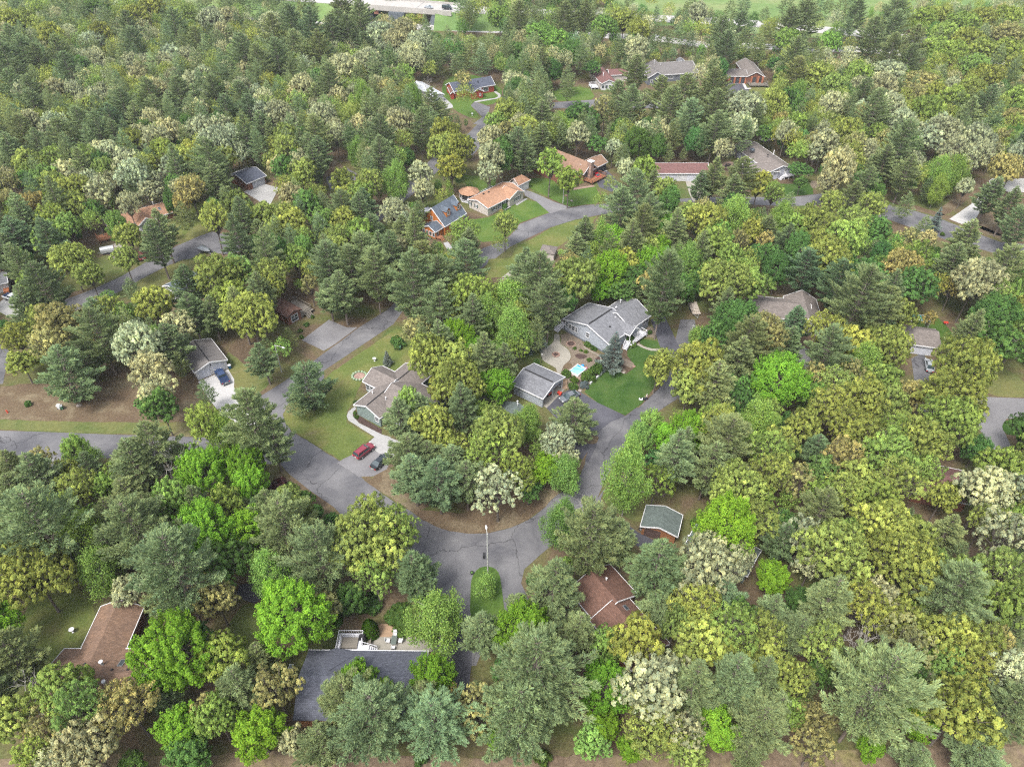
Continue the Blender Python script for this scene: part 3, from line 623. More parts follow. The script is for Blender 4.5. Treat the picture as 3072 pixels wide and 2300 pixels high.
MBf = MB().box(i, w_-i, i, d_-i, .02, .10); H.part(MBf, 'floor', M['concrete_warm'])
H.part(MB().bar((.5, d_/2, zr_+.05), (w_-.5, d_/2, zr_+.05), .3, .10), 'ridge_vent', M['dark'])
H.box(w_-3.2, w_-2.0, d_-2.2, d_-1.0, .1, 1.5, 'dark', 'storage_shelf')

# --- white double garage
H = House('white_garage', ('q',160,820), ('q',850,548), ('q',490,110), 2.5, 'white two-door garage with grey roof behind the dark blue pickup', 'garage')
u_, zr_ = H.onface('q', 462, 600, 'y', 0); zr_ = min(4.6, max(3.6, zr_)); print('wg', u_, zr_)
H.gable(0, H.w, 0, H.d, 2.5, zr_, 'y', 'greyw', 'white', ins=.35)
F_ = ('y', .35, -1)
for q in ((390,870), (690,770)):
    u, z_ = H.onface('q', q[0], q[1], 'y', .35); H.garage_door(F_, u, 2.35, 2.05, 'gpale')
H.part(MB().box(H.w/2-.12, H.w/2+.12, .24, .35, 2.6, 2.8), 'gable_lamp', M['dark'])
H.part(MB().bar((H.w/2, .4, zr_+.04), (H.w/2, H.d-.4, zr_+.04), .22, .08), 'ridge_cap', M['dark'])

# --- sage house with the two cars
H = House('sage_house', ('C',75,512), ('C',380,672), ('C',628,98), 2.9, 'long sage green house with warm grey roof beside the maroon and black cars')
u_, zr_ = H.onface('C', 240, 540, 'y', 0); zr_ = min(5.4, max(4.0, zr_)); print('sage', H.w, H.d, u_, zr_)
H.gable(0, H.w, 0, H.d+2, 2.9, zr_, 'y', 'taupe', 'sage')
gw = [H.loc('C', *q, z2) for q, z2 in (((360,722),2.9), ((570,850),2.9), ((390,450),4.6), ((500,520),4.8), ((850,300),2.9), ((690,200),4.4))]; print('gw', gw)
H.gable(H.w-3.4, H.w+7.5, 2.2, 13.2, 2.9, 5.3, 'x', 'taupe', 'sage'); H.clr(H.w, H.w+7.5, 2.2, 13.2)
wv = [H.loc('C', *q, 2.9) for q in ((185,240), (325,318), (425,72), (560,148))]; print('wing', wv)
wy0, wy1 = wv[0][1], wv[3][1]; wx = min(q[0] for q in wv)
H.gable(wx, H.w*.45, min(wv[0][1], wv[1][1]), max(wv[2][1], wv[3][1]), 2.88, 4.5, 'x', 'taupe', 'sage', walls=True); H.clr(wx, 0, min(wv[0][1], wv[1][1]), max(wv[2][1], wv[3][1]))
F_ = ('y', .4, -1); u, z_ = H.onface('C', 348, 690, 'y', .4); H.window(F_, min(u, H.w-1), 1.8, .95, 1.2)
wf = min(wv[0][1], wv[1][1])+.4
for k in range(3): H.window(('y', wf, -1), wx+1.0+k*1.25, 1.5, 1.0, 1.5)
H.garage_door(('y', 2.6, -1), H.w+2.9, 4.8, 2.1, 'gpale')
H.part(MB().bar((H.w/2, .4, zr_+.04), (H.w/2, H.d, zr_+.04), .22, .08), 'ridge_cap', M['dark'])
for cx_, cy_, z2 in ((297,382,3.6), (448,447,4.0), (560,408,4.0), (590,435,3.8)):
    a_ = H.loc('C', cx_, cy_, z2); H.vent(a_[0], a_[1], z2, .1, .45)

# --- green-roofed shed between the trees
H = House('green_roof_shed', ('t',-80,1330), ('t',300,960), ('t',940,1310), 2.4, 'low building with hipped grey-green roof beside the open grey garage', 'shed')
gx, gy = H.loc('t', 940, 1310, 2.4); W_, D_ = H.w, H.d
pk1, pk2 = H.loc('t', 600, 1050, 3.6), H.loc('t', 270, 1350, 3.6)
H.roofpoly([[(0,0,2.4),(W_,0,2.4),(W_*.98,D_*.45,3.7),(W_*.12,D_*.45,3.7)], [(W_*.98,D_*.45,3.7),(W_,0,2.4),(W_,D_,2.4)], [(W_,D_,2.4),(0,D_,2.4),(W_*.12,D_*.45,3.7),(W_*.98,D_*.45,3.7)], [(0,D_,2.4),(0,0,2.4),(W_*.12,D_*.45,3.7)]], 'green', .12)
H.box(.3, W_-.3, .3, D_-.3, 0, 2.3, 'sage'); H.vent(W_-.5, D_*.45, 3.7, .12, .6); H.vent(W_-.9, D_*.5, 3.6, .08, .5)

# --- log house with two dormers
H = House('log_house', ('w',205,860), ('w',870,1115), ('w',1590,785), 2.9, 'orange log house with steep slate roof, two dormers and glazed porch')
W_ = H.w; u_, zr_ = H.onface('w', 490, 585, 'y', 0); zr_ = min(8.2, max(6.6, zr_)); rid = min(.56, max(.42, u_/W_)); print('log', u_, zr_, W_, H.d)
H.gable(0, W_, 0, H.d, 2.9, zr_, 'y', 'blue', 'log', ridge=rid, trim='log_trim' if 'log_trim' in M else 'trim')
k = (zr_-2.9)/(W_*(1-rid)); zs = lambda x: zr_-(x-W_*rid)*k
for cx_, cy_ in ((965,860), (1350,660)):
    v, _z = H.onface('w', cx_, cy_, 'x', W_-1.6); v = max(1.8, min(H.d-1.8, v)); zb = zs(W_-1.6); xf = W_-1.5
    dm = H.part(MB().box(xf-2.9, xf, v-.85, v+.85, zb-.2, zb+1.75), 'dormer', WL['log'])
    mb = MB(); zt2 = zb+1.75; 
    mb.slab([(xf-3.3,v-1.1,zt2-.12),(xf+.2,v-1.1,zt2-.12),(xf+.2,v,zt2+.85),(xf-3.3,v,zt2+.85)], .12); mb.slab([(xf-3.3,v,zt2+.85),(xf+.2,v,zt2+.85),(xf+.2,v+1.1,zt2-.12),(xf-3.3,v+1.1,zt2-.12)], .12)
    H.part(mb, 'dormer_roof', RF['blue'], dm)
    H.part(MB().hexa([(xf-.2,v-.84,zt2),(xf-.02,v-.84,zt2),(xf-.02,v+.84,zt2),(xf-.2,v+.84,zt2)], [(xf-.2,v-.05,zt2+.7),(xf-.02,v-.05,zt2+.7),(xf-.02,v+.05,zt2+.7),(xf-.2,v+.05,zt2+.7)]), 'gable_wall', WL['log'], dm)
    H.window(('x', xf, 1), v, zb+.95, .75, 1.2)
FX = ('x', W_-.4, 1); F_ = ('y', .4, -1)
u, z_ = H.onface('w', 505, 870, 'y', .4); H.window(F_, u, z_, .8, 1.2)
for cx_, cy_, wd, ht in ((1430,935,1.2,1.3),): 
    u, z_ = H.onface('w', cx_, cy_, 'x', W_-.4); H.window(FX, u, 1.5, wd, ht)
u, z_ = H.onface('w', 1265, 1030, 'x', W_-.4); H.door(FX, u, z0=.3)
H.window(FX, max(2, u-3.2), 1.5, 1.2, 1.3)
# glazed porch on the gable end
pv = [H.loc('w', *q, 2.3) for q in ((255,1085), (620,1265), (800,1150))]; print('porch', pv)
px0, px1 = pv[0][0], pv[1][0]; py0 = min(-1.8, min(pv[0][1], pv[1][1]))
px0 = max(-.5, px0); px1 = min(W_+.6, max(px1, px0+4))
H.gable(px0, px1, py0-.2, .35, 2.35, 3.7, 'y', 'blue', 'log', ridge=.55, rname='porch_roof', wname='porch_wall', ins=.3); H.clr(px0, px1, py0-.5, .5)
n_ = 4
for k_ in range(n_): H.window(('y', py0+.1, -1), px0+.9+k_*(px1-px0-1.8)/(n_-1), 1.25, .8, 1.25, muntin=False)
H.window(('x', px1-.3, 1), py0+1.1, 1.25, .8, 1.25, muntin=False)
H.deck(px1-.3, px1+1.2, py0, py0+1.8, .7, 'woodred'); H.steps(px1+1.2, py0+.9, 1, 0, .7, 3, m='woodred')
H.boxvent(W_*.74, 3.2, zs(W_*.74)); H.vent(W_*.68, 4.2, zs(W_*.68), .09, .9, 'dark')
H = House('tan_roof_house', ('x',350,670), ('x',885,905), ('x',1770,440), 2.7, 'long cream ranch house with tan roof and dark shutters on its lawn')
W_ = H.w; u_, zr_ = H.onface('x', 615, 692, 'y', 0); zr_ = min(4.9, max(3.9, zr_)); rid = .48; print('tan', u_, zr_, W_, H.d)
H.gable(0, W_, 0, H.d, 2.7, zr_, 'y', 'tan', 'cream', ridge=rid)
v0 = H.onface('x', 1380, 640, 'x', W_)[0]; v1 = H.d; vm = (v0+v1)/2
H.gable(W_*.5, W_+.9, v0, v1-.03, 2.72, 4.3, 'x', 'tan', 'cream', rname='front_gable_roof')
FX = ('x', W_-.4, 1); F_ = ('y', .4, -1)
for q in ((430,770), (585,840)):
    u, z_ = H.onface('x', q[0], q[1], 'y', .4); H.window(F_, u, 1.55, .6, 1.0, shutters='shutter_green')
for q, wd in (((1040,890),1.3), ((1195,800),1.2), ((1310,745),1.0)):
    u, z_ = H.onface('x', q[0], q[1], 'x', W_-.4); H.window(FX, u, 1.5, wd, 1.15, shutters='shutter_green')
FG = ('x', W_+.5, 1)
H.window(FG, v0+(v1-v0)*.55, 1.5, 2.4, 1.2, shutters='shutter_green'); H.door(FX, v0-.9, z0=.4)
H.deck(W_-.4, W_+1.2, v0-2.2, v0+.3, .4, 'concrete')
a_ = H.loc('x', 770, 505, 3.9); H.boxvent(a_[0], a_[1], 3.7); a_ = H.loc('x', 905, 465, 3.9); H.boxvent(a_[0], a_[1], 3.7)
# attached garage
gp_ = [H.loc('x', *q, 2.8) for q in ((1080,185), (1355,262), (1650,325), (1980,165))]; print('tangar', gp_)
H2 = House('tan_roof_garage', ('x',1660,322), ('x',1980,165), ('x',1350,255), 2.8, 'cream garage with broad tan hipped roof at the end of the pale drive', 'garage')
W2, D2 = H2.w, H2.d
H2.roofpoly([[(0,0,2.8),(W2,0,2.8),(W2*.62,D2*.5,4.7),(W2*-.05,D2*.5,4.7)], [(W2,0,2.8),(W2,D2,2.8),(W2*.62,D2*.5,4.7)], [(W2,D2,2.8),(0,D2,2.8),(W2*-.05,D2*.5,4.7),(W2*.62,D2*.5,4.7)]], 'tan', .16, fascia=[((0,0,2.8),(W2,0,2.8)), ((W2,0,2.8),(W2,D2,2.8)), ((0,0,2.8),(0,D2*.5,4.7)), ((0,D2*.5,4.7),(0,D2,2.8))])
H2.box(.4, W2-.4, .4, D2-.4, 0, 2.68, 'cream'); H2.part(MB().hexa([(.3,.6,2.6),(.5,.6,2.6),(.5,D2-.6,2.6),(.3,D2-.6,2.6)], [(.3,D2*.48,4.4),(.5,D2*.48,4.4),(.5,D2*.52,4.4),(.3,D2*.52,4.4)]), 'gable_wall', WL['cream'])
H2.garage_door(('y', .4, -1), W2*.48, min(4.8, W2-1.2), 2.15, 'trim')
# gazebo
c_ = at('x', 400, 400, 3.4); c0 = at('x', 370, 640, .5)
gz = empty('screened_gazebo', (c_.x, c_.y, 0), R(20), label='eight-sided screened gazebo with tan roof behind the cream ranch house', cat='gazebo')
CLEAR.append([(c_.x+3.6*math.cos(t), c_.y+3.6*math.sin(t)) for t in (0,.8,1.6,2.4,3.2,4,4.8,5.6)])
ring = lambda r_, z: [Vector((r_*math.cos(k*math.pi/4+.39), r_*math.sin(k*math.pi/4+.39), z)) for k in range(8)]
e8, t8 = ring(3.3, 2.7), ring(.25, 4.2); mb = MB()
for k in range(8): mb.slab([e8[k], e8[(k+1)%8], t8[(k+1)%8], t8[k]], .12)
mb.build('roof', RF['tan'], gz)
p8 = ring(2.9, 0); mb = MB()
for k in range(8):
    mb.bar(p8[k], p8[k]+Vector((0,0,2.65)), .16); 
    for zz in (.75, 2.55): mb.bar(p8[k]+Vector((0,0,zz)), p8[(k+1)%8]+Vector((0,0,zz)), .12)
mb.build('frame', M['trim'], gz)
mb = MB(); q8 = ring(2.86, 0)
for k in range(8): mb.poly([q8[k]+Vector((0,0,.8)), q8[(k+1)%8]+Vector((0,0,.8)), q8[(k+1)%8]+Vector((0,0,2.5)), q8[k]+Vector((0,0,2.5))])
mb.build('screen', M['dark'], gz); MB().hexa(ring(2.95, .05), ring(2.95, .35)).build('floor', M['deckwhite'], gz)
# deck from gazebo to the house
a_ = H.loc('x', 560, 560, 1.0); b_ = H.loc('x', 930, 350, 1.0)
H.deck(-2.3, .3, min(a_[1], b_[1]), max(a_[1], b_[1]), .7); H.rail([(-2.2, min(a_[1], b_[1])), (-2.2, max(a_[1], b_[1])), (.2, max(a_[1], b_[1]))], .7)
# --- silver covered boat / trailer is a prop. Brown stone-chimney house
H = House('stone_chimney_house', ('F',775,388), ('F',1000,278), ('F',545,185), 2.9, 'brown roofed house with tall stone chimney and dark garage door beside the red car')
W_, D_ = H.w, H.d; print('stone', W_, D_)
g2 = [H.loc('F', *q, 2.9) for q in ((920,130), (995,278), (700,325), (540,185))]; print('garage wing', g2)
x1_ = max(g2[1][0], W_); y1_ = g2[0][1]; x0_ = g2[2][0]
H.gable(x0_-4, x1_, g2[1][1], y1_, 2.9, 4.6, 'x', 'brown', 'brown', ridge=.5); H.clr(x0_-4, x1_, g2[1][1], y1_)
H.garage_door(('y', g2[1][1]+.4, -1), (g2[2][0]+x1_)/2+.4, 4.9, 2.2, 'gdark')
m2 = [H.loc('F', *q, 2.9) for q in ((770,385), (480,385), (70,165), (310,70), (430,95))]; print('main wing', m2)
mx0, mx1 = m2[1][0]-.3, max(m2[0][0]-.3, m2[1][0]+7); my0 = m2[0][1]-.3; my1 = max(my0+10, m2[3][1]-1)
H.gable(mx0, mx1, my0, my1, 2.9, 5.6, 'y', 'brown', 'brown', ridge=.5); H.clr(mx0, mx1, my0-3.4, my1)
H.gable(mx0-6, mx0+3, my0+5.5, my1, 2.88, 5.1, 'x', 'brown', 'brown'); H.clr(mx0-6, mx0+3, my0+5.5, my1)
ch = H.part(MB().box((mx0+mx1)/2-1.3, (mx0+mx1)/2+.1, my0-.9, my0+.6, 0, 6.4), 'chimney', M['stone'])
H.part(MB().box((mx0+mx1)/2-1.45, (mx0+mx1)/2+.25, my0-1.05, my0+.75, 6.4, 6.6), 'chimney_cap', M['trim'], ch)
H.window(('y', my0+.4, -1), (mx0+mx1)/2+1.6, 1.9, 1.7, 2.4, frame='gbrown'); H.window(('y', my0+.4, -1), mx0+1.6, 1.9, 1.7, 2.0, frame='gbrown')
H.deck(mx0+.6, mx1+.8, my0-3.2, my0+.38, .8, 'woodred'); H.rail([(mx0+.7,my0), (mx0+.7,my0-3.1), (mx1+.7,my0-3.1), (mx1+.7,my0)], .8, m='woodred')
# --- grey house with white steps, right-hand cul-de-sac
H = House('blue_grey_house', ('D',325,583), ('D',635,568), ('D',190,448), 2.7, 'pale blue-grey house with white entry steps beside the flower lawn')
W_ = H.w; print('bg', W_, H.d)
L_ = H.loc('D', 955, 515, 2.8); a2 = H.loc('D', 845, 480, 4.6); bk = H.loc('D', 460, 135, 2.8); jn = H.loc('D', 470, 420, 2.8); print('bg2', L_, a2, bk, jn)
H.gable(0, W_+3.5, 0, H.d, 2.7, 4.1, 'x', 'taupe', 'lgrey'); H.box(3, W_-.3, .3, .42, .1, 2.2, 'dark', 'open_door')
H3 = House('grey_main_wing', ('D',628,570), ('D',965,518), ('D',470,130), 2.9, 'taupe roofed wing with big gable window above the white steps', 'house wing')
rd = 0
wdt = H3.w; u_, zr_ = H3.onface('D', 845, 478, 'y', 0); zr_ = min(5.6, max(4.4, zr_)); print('wing', wdt, H3.d, u_, zr_)
H3.gable(0, wdt+.6, 0, H3.d, 2.9, zr_, 'y', 'taupe', 'lgrey', ridge=.52)
H3.window(('y', .4, -1), wdt*.3, 1.8, 1.3, 1.1, shutters='shutter_white')
H3.deck(wdt*.62, wdt+.4, -1.3, .3, 1.0); e_ = H3.steps(wdt*.62, -.6, -1, -.15, 1.0, 5); H3.rail([(wdt*.62,-1.25),(wdt+.4,-1.25)], 1.0); H3.rail([(wdt*.62,-1.2),(e_[0],e_[1]-.55)], [1.0,.1]); H3.door(('y',.4,-1), wdt*.75, z0=1.0)
H3.vent(wdt*.9, H3.d*.45, 3.8, .14, 1.3); H3.boxvent(wdt*.45, H3.d*.35, 5.0); H3.boxvent(wdt*.3, H3.d*.75, 4.4)
H3.part(MB().lathe([(.9,4.55),(.9,4.75),(.5,5.1),(.05,5.25)], 12, 0, (wdt*.22, H3.d*.62)), 'sky_dome', M['glass'])
for o_ in [H3.root]+list(H3.root.children): pass
# --- red house
H = House('red_house', ('E',650,240), ('E',985,185), ('E',912,70), 2.8, 'small red house with slate roof and curved front walk')
W_, D_ = H.w, max(7, H.d); print('red', W_, D_)
H.gable(-9, W_, 0, D_, 2.8, 5.0, 'x', 'charcoal', 'red'); H.clr(-9, W_, 0, D_)
H.gable(-3.0, 2.4, -4.2, 1.5, 2.6, 4.0, 'y', 'charcoal', 'red'); H.clr(-3, 2.4, -4.2, 1.5)
H.window(('y', .4, -1), W_*.56, 1.5, 2.2, 1.5); H.window(('y', -3.8, -1), .8, 1.4, .6, .9); H.vent(W_*.28, 2.2, 3.8, .16, .8, 'dark')
H = House('red_shed', ('E',270,330), ('E',345,325), ('E',240,190), 2.3, 'small red shed on the lawn in front of a pale oak', 'shed')
H.gable(0, H.w, 0, max(3, H.d), 2.3, 3.3, 'y', 'rust', 'red')
# --- white roofed long building
H = House('white_roof_building', ('A',1535,840), ('A',1340,730), ('A',1400,690), 2.6, 'long narrow building with white roof beside the gravel path', 'shed')
H.gable(0, H.w, 0, max(4.5, H.d), 2.6, 3.5, 'x', 'metalw', 'white')
# --- maroon roofed house, far
H = House('maroon_roof_house', ('O',350,345), ('O',525,335), ('O',320,200), 2.8, 'house with maroon hipped roof and pale gable at the edge of the woods')
W_, D_ = H.w, H.d; print('maroon', W_, D_)
H.roofpoly([[(0,0,2.8),(W_*.5,W_*.5,5.6),(W_*.5,D_-W_*.35,5.6),(0,D_,2.8)], [(W_,0,2.8),(W_,D_,2.8),(W_*.5,D_-W_*.35,5.6),(W_*.5,W_*.5,5.6)], [(0,D_,2.8),(W_*.5,D_-W_*.35,5.6),(W_,D_,2.8)], [(0,0,2.8),(W_,0,2.8),(W_*.5,W_*.5,5.6)]], 'maroon', .16, fascia=[((0,0,2.8),(0,D_,2.8)), ((0,0,2.8),(W_,0,2.8))])
H.box(.4, W_-.4, .4, D_-.4, 0, 2.68, 'cream'); H.gable(.3, W_-.4, -1.6, 3.2, 2.75, 4.1, 'y', 'maroon', 'white', rname='front_gable_roof')
H.gable(W_-.6, W_+8, D_*.45, D_*.45+6, 2.8, 4.4, 'x', 'maroon', 'cream'); H.clr(W_, W_+8, 0, D_)
for k in range(4): H.window(('y', -1.2, -1), 1.2+k*(W_-2.6)/3, 1.3, 1.1, 1.3, muntin=False)
H.deck(-3.4, -.2, 0, 4, .8); H.rail([(-.2,0),(-3.3,0),(-3.3,3.9),(-.2,3.9)], .8)
H.vent(W_*.3, 2.5, 4.2, .14, 1.6)
# --- grey hipped house, far
H = House('grey_hip_house', ('O',905,300), ('O',1075,240), ('O',905,150), 3.0, 'large grey house with hipped and gabled roofs at the edge of the woods')
a_ = [H.loc('O', *q, 3.0) for q in ((930,150), (1170,160), (1080,245), (905,300), (1290,240))]; print('ghip', H.w, H.d, a_)
o_ = at('O', 920, 285, 3.0)
bpy.data.objects.remove(H.root); CLEAR.pop()
H = House('grey_hip_house', ('y',-60,1165), ('y',720,1112), ('y',20,950), 3.0, 'large grey house with hipped and gabled roofs at the edge of the woods')
W_, D_ = H.w, max(9, H.d); print('ghip', W_, D_)
H.gable(0, W_*.99, 1.5, D_, 3.0, 5.4, 'x', 'greyw', 'dgrey')
H.roofpoly([[(1,5,3.1),(W_*.46,5,3.1),(W_*.25,10,6.8)], [(W_*.46,5,3.1),(W_*.46,14.5,3.1),(W_*.25,10,6.8)], [(W_*.46,14.5,3.1),(1,14.5,3.1),(W_*.25,10,6.8)], [(1,14.5,3.1),(1,5,3.1),(W_*.25,10,6.8)]], 'greyw', .16, name='hip_roof')
H.gable(-1.0, 7, -1.0, 7.5, 3.0, 5.2, 'y', 'greyw', 'dgrey'); H.gable(2.3, 5.8, -2.2, 1, 2.6, 3.9, 'y', 'greyw', 'dgrey', rname='porch_roof')
H.clr(-1, W_, -2.4, 14.6)
H.window(('y', -1.8, -1), 4.6, 1.5, .9, 1.7); H.window(('y', -.6, -1), 1.0, 1.6, .9, 1.2); H.window(('y', 1.9, -1), W_*.45, 1.7, 2.2, 1.2); H.window(('y', 1.9, -1), W_*.85, 1.7, 2.6, 1.3)
H.vent(W_*.22, 8.5, 5.8, .15, 1.2); H.vent(W_*.33, 7.5, 5.2, .1, .6)
H = House('garden_shed', ('y',375,968), ('y',495,970), ('y',430,900), 2.2, 'little shed with pale curved-looking roof behind the large grey house', 'shed')
H.gable(0, H.w, 0, max(3, H.d), 2.2, 3.2, 'y', 'grey', 'dgrey')
# --- house with brick pillars
H = House('brick_pillar_house', ('y',1115,1150), ('y',1680,1155), ('y',1440,960), 3.0, 'low house with taupe roof, red brick pillars and curved deck')
W_, D_ = H.w, H.d; a_ = [H.loc('y', *q, 3.0) for q in ((1115,1145),(1410,1155),(1680,1155),(1590,1010),(1300,985),(1140,1060))]; print('pillar', W_, D_, a_)
H.gable(0, W_*.56, 0, D_*.55, 3.0, 4.1, 'x', 'taupe', 'gbrown' if 'gbrown' in WL else 'brown'); xr0, xr1 = W_*.5, W_
H.gable(xr0, xr1, -.6, D_+1, 3.0, 5.0, 'y', 'taupe', 'brown')
for k in range(4): H.box(.8+k*(W_*.5-1)/3, 1.5+k*(W_*.5-1)/3, .1, .42, 0, 2.8, 'brickred', 'brick_pillar')
for xx in (xr0+2.2, (xr0+xr1)/2+1, xr1-1.0): H.box(xx-.35, xx+.35, -1.2, -.6, 0, 3.2, 'brickred', 'brick_pillar')
for k in range(3): H.box(1.7+k*(W_*.5-1)/3, .7+(k+1)*(W_*.5-1)/3, .2, .41, .1, 2.3, 'gdark', 'garage_door')
for xx in (xr0+3.4, (xr0+xr1)/2+2.2): H.window(('y', -.2, -1), xx, 1.7, 1.7, 2.0, frame='gbrown')
H.deck(xr0+1, xr1+1, -4.2, -.22, .7, 'woodgrey'); H.rail([(xr0+1,-1),(xr0+1.6,-3.6),(xr0+4,-4.15),(xr1-1,-4.1),(xr1+.9,-3),(xr1+.9,-.6)], .7, m='woodgrey'); H.clr(xr0, xr1+1, -4.4, 0)
# --- reddish roofed house behind trees
H = House('red_brown_roof_house', ('B',1240,1500), ('B',1710,1500), ('B',1240,1412), 2.8, 'long house with reddish brown roof and white garage front behind pines')
W_, D_ = H.w, max(8, H.d); print('rb', W_, D_)
H.gable(-9, W_, 0, D_, 2.8, 4.6, 'x', 'maroon', 'white'); H.clr(-9, W_, 0, D_); H.garage_door(('y', .4, -1), W_*.70, 3.4, 2.2, 'gpale'); H.garage_door(('y', .4, -1), W_*.30, 3.4, 2.2, 'gpale')
# --- detached brown garage, far left
H = House('brown_garage', ('G',1008,158), ('G',1140,104), ('G',900,95), 2.5, 'brown garage with dark grey roof and pale door on a concrete pad', 'garage')
W_, D_ = H.w, max(6, H.d); print('bgar', W_, D_)
H.gable(0, W_, 0, D_, 2.5, 4.0, 'x', 'charcoal', 'brown', trim='trim'); H.garage_door(('y', .4, -1), W_*.60, min(4.6, W_*.62), 2.1, 'gpale')
# --- long tan roofed brown house
H = House('long_tan_roof_house', ('G',105,465), ('G',520,345), ('G',440,312), 2.7, 'long brown house with tan roof and white arched gable by the pine')
W_, D_ = H.w, max(8, H.d); print('lt', W_, D_)
a_ = [H.loc('G', *q, 2.7) for q in ((105,465),(330,470),(520,345),(440,312),(215,415))]; print(a_)
H.gable(0, W_+1, 0, D_, 2.7, 4.6, 'x', 'tan', 'brown'); H.gable(W_*.40, W_*.40+5.4, -2.6, D_*.5, 2.7, 4.6, 'y', 'tan', 'white'); H.clr(W_*.4, W_*.4+5.4, -2.6, 0)
H.window(('y', -2.2, -1), W_*.4+1.6, 1.7, 1.5, 2.0); H.window(('y', -2.2, -1), W_*.4+3.8, 1.7, 1.5, 2.0)
for k in range(3): H.boxvent(W_*(.3+.2*k), D_*.62, 4.2, .6)
H.skylight(W_*.85, 2.2, 3.75, .7, 1.0, (0, .45)); H.vent(W_*.8, D_*.5, 4.6, .15, .8)
H.deck(-3.4, .1, -.5, 3.5, .6, 'woodred'); H.rail([(0,-.5),(-3.3,-.5),(-3.3,3.4)], .6, m='woodred')
# --- white house at the left edge
H = House('white_corner_house', ('L',-190,330), ('L',98,268), ('L',-190,215), 2.6, 'white house with grey roof behind the white pickup')
H.gable(0, H.w, 0, max(6, H.d), 2.6, 3.8, 'x', 'grey', 'white')
H = House('dark_roof_cabin', ('d',-60,210), ('d',50,212), ('d',-40,180), 2.4, 'x', 'house'); bpy.data.objects.remove(H.root); CLEAR.pop()
# --- white gabled house, blue-grey roof
H = House('white_gable_house', ('G',452,830), ('G',560,900), ('G',640,700), 2.7, 'white gabled house with slate blue roof by the upper road')
a_ = [H.loc('G', *q, 2.7) for q in ((452,830),(510,830),(545,862),(700,700))]; print('wgh', H.w, H.d, a_)
H.gable(0, max(7, H.w), 0, max(11, H.d), 2.7, 4.4, 'y', 'blue', 'white'); H.clr(0, 7, 0, 11)
# --- brown cabin with deck
H = House('brown_cabin', ('H',268,248), ('H',362,196), ('H',180,160), 2.6, 'small dark red cabin with brown roof and weathered wood deck', 'cabin')
W_, D_ = max(4.5, H.w), max(7, H.d); print('cabin', W_, D_)
H.gable(0, W_, 0, D_, 2.6, 3.5, 'y', 'rust', 'brown', trim='gbrown'); H.clr(0, W_+4, -1, D_)
H.window(('y', .4, -1), W_*.5, 1.25, 1.9, 1.8); H.deck(W_-.4, W_+3.3, .2, D_, .8, 'woodgrey'); H.rail([(W_+.1,.25),(W_+3.2,.9),(W_+3.2,D_-.1),(W_,D_-.1)], .8, m='woodgrey'); H.steps(W_+1.5, .2, 0, -1, .8, 4, 1.6, 'woodgrey')
# --- long taupe house right
H = House('long_taupe_house', ('J',45,200), ('J',200,215), ('J',70,82), 2.7, 'long house with warm grey roof and white gable behind oaks')
a_ = [H.loc('J', *q, 2.7) for q in ((45,200),(380,262),(412,240),(370,140),(290,95),(70,80))]; print('J', H.w, H.d, a_)
W_ = max(14, a_[1][0]); D_ = max(8, min(11, a_[5][1]))
H.gable(-3, W_-2, 0, D_, 2.7, 4.5, 'x', 'taupe', 'cream'); H.clr(-3, W_+2, -3, D_+2)
H.gable(W_-7.5, W_+.5, -2.2, D_+1, 2.7, 5.0, 'y', 'taupe', 'white', rname='wing_roof'); H.part(MB().lathe([(.01,0),(.55,0),(.55,.06),(.01,.06)], 14), 'unused', M['dark']) if 0 else None
H.part(MB().box(W_-4.1, W_-3.0, -1.86, -1.78, 3.2, 3.8), 'gable_vent', M['gdark'])
for k in range(3): H.window(('y', .4, -1), 1+k*3.0, 1.5, 1.4, 1.1)
# --- small far roof and hip garage right
H = House('taupe_outbuilding', ('J',745,85), ('J',838,118), ('J',745,40), 2.6, 'small taupe roofed outbuilding under the deep green maple', 'shed')
H.gable(0, H.w, 0, max(5, H.d), 2.6, 3.8, 'y', 'taupe', 'tanw')
H = House('taupe_garage', ('J',908,360), ('J',1125,390), ('J',925,250), 2.7, 'pale garage with warm grey roof by the teal awning and silver car', 'garage')
W_, D_ = H.w, H.d; print('tg', W_, D_)
H.roofpoly([[(0,0,2.7),(W_,0,2.7),(W_*.95,D_*.55,4.4),(0,D_*.55,4.4)], [(W_,0,2.7),(W_,D_,2.7),(W_*.95,D_*.55,4.4)], [(0,D_*.55,4.4),(W_*.95,D_*.55,4.4),(W_,D_,2.7),(0,D_,2.7)]], 'taupe', .16, fascia=[((0,0,2.7),(W_,0,2.7)), ((W_,0,2.7),(W_,D_,2.7))])
H.box(.3, W_-.4, .4, D_-.4, 0, 2.6, 'tanw'); H.garage_door(('y', .4, -1), W_*.5, 4.6, 2.15, 'gpale')
# --- maroon-brown roof far right
H = House('plum_brown_house', ('f',1560,1560), ('f',1760,1600), ('f',1700,1360), 2.8, 'house with plum brown roof below the road at the frame edge')
a_ = [H.loc('f', *q, 2.8) for q in ((1540,1400),(1740,1365),(1900,1385),(1920,1420),(1850,1600))]; print('plum', a_)
bpy.data.objects.remove(H.root); CLEAR.pop()
H = House('plum_brown_house', ('f',1560,1500), ('f',1850,1560), ('f',1600,1375), 2.8, 'house with plum brown roof half hidden by oaks near the side street')
W_, D_ = H.w, H.d; print('plum', W_, D_)
H.gable(-2, W_, -3, D_, 2.8, 4.7, 'x', 'maroon', 'brown'); H.clr(-2, W_, -3, D_)
for xx, yy in ((.35,.5), (.6,.55), (.8,.3)): H.boxvent(W_*xx, (D_+3)*yy-3, 4.2, .35)
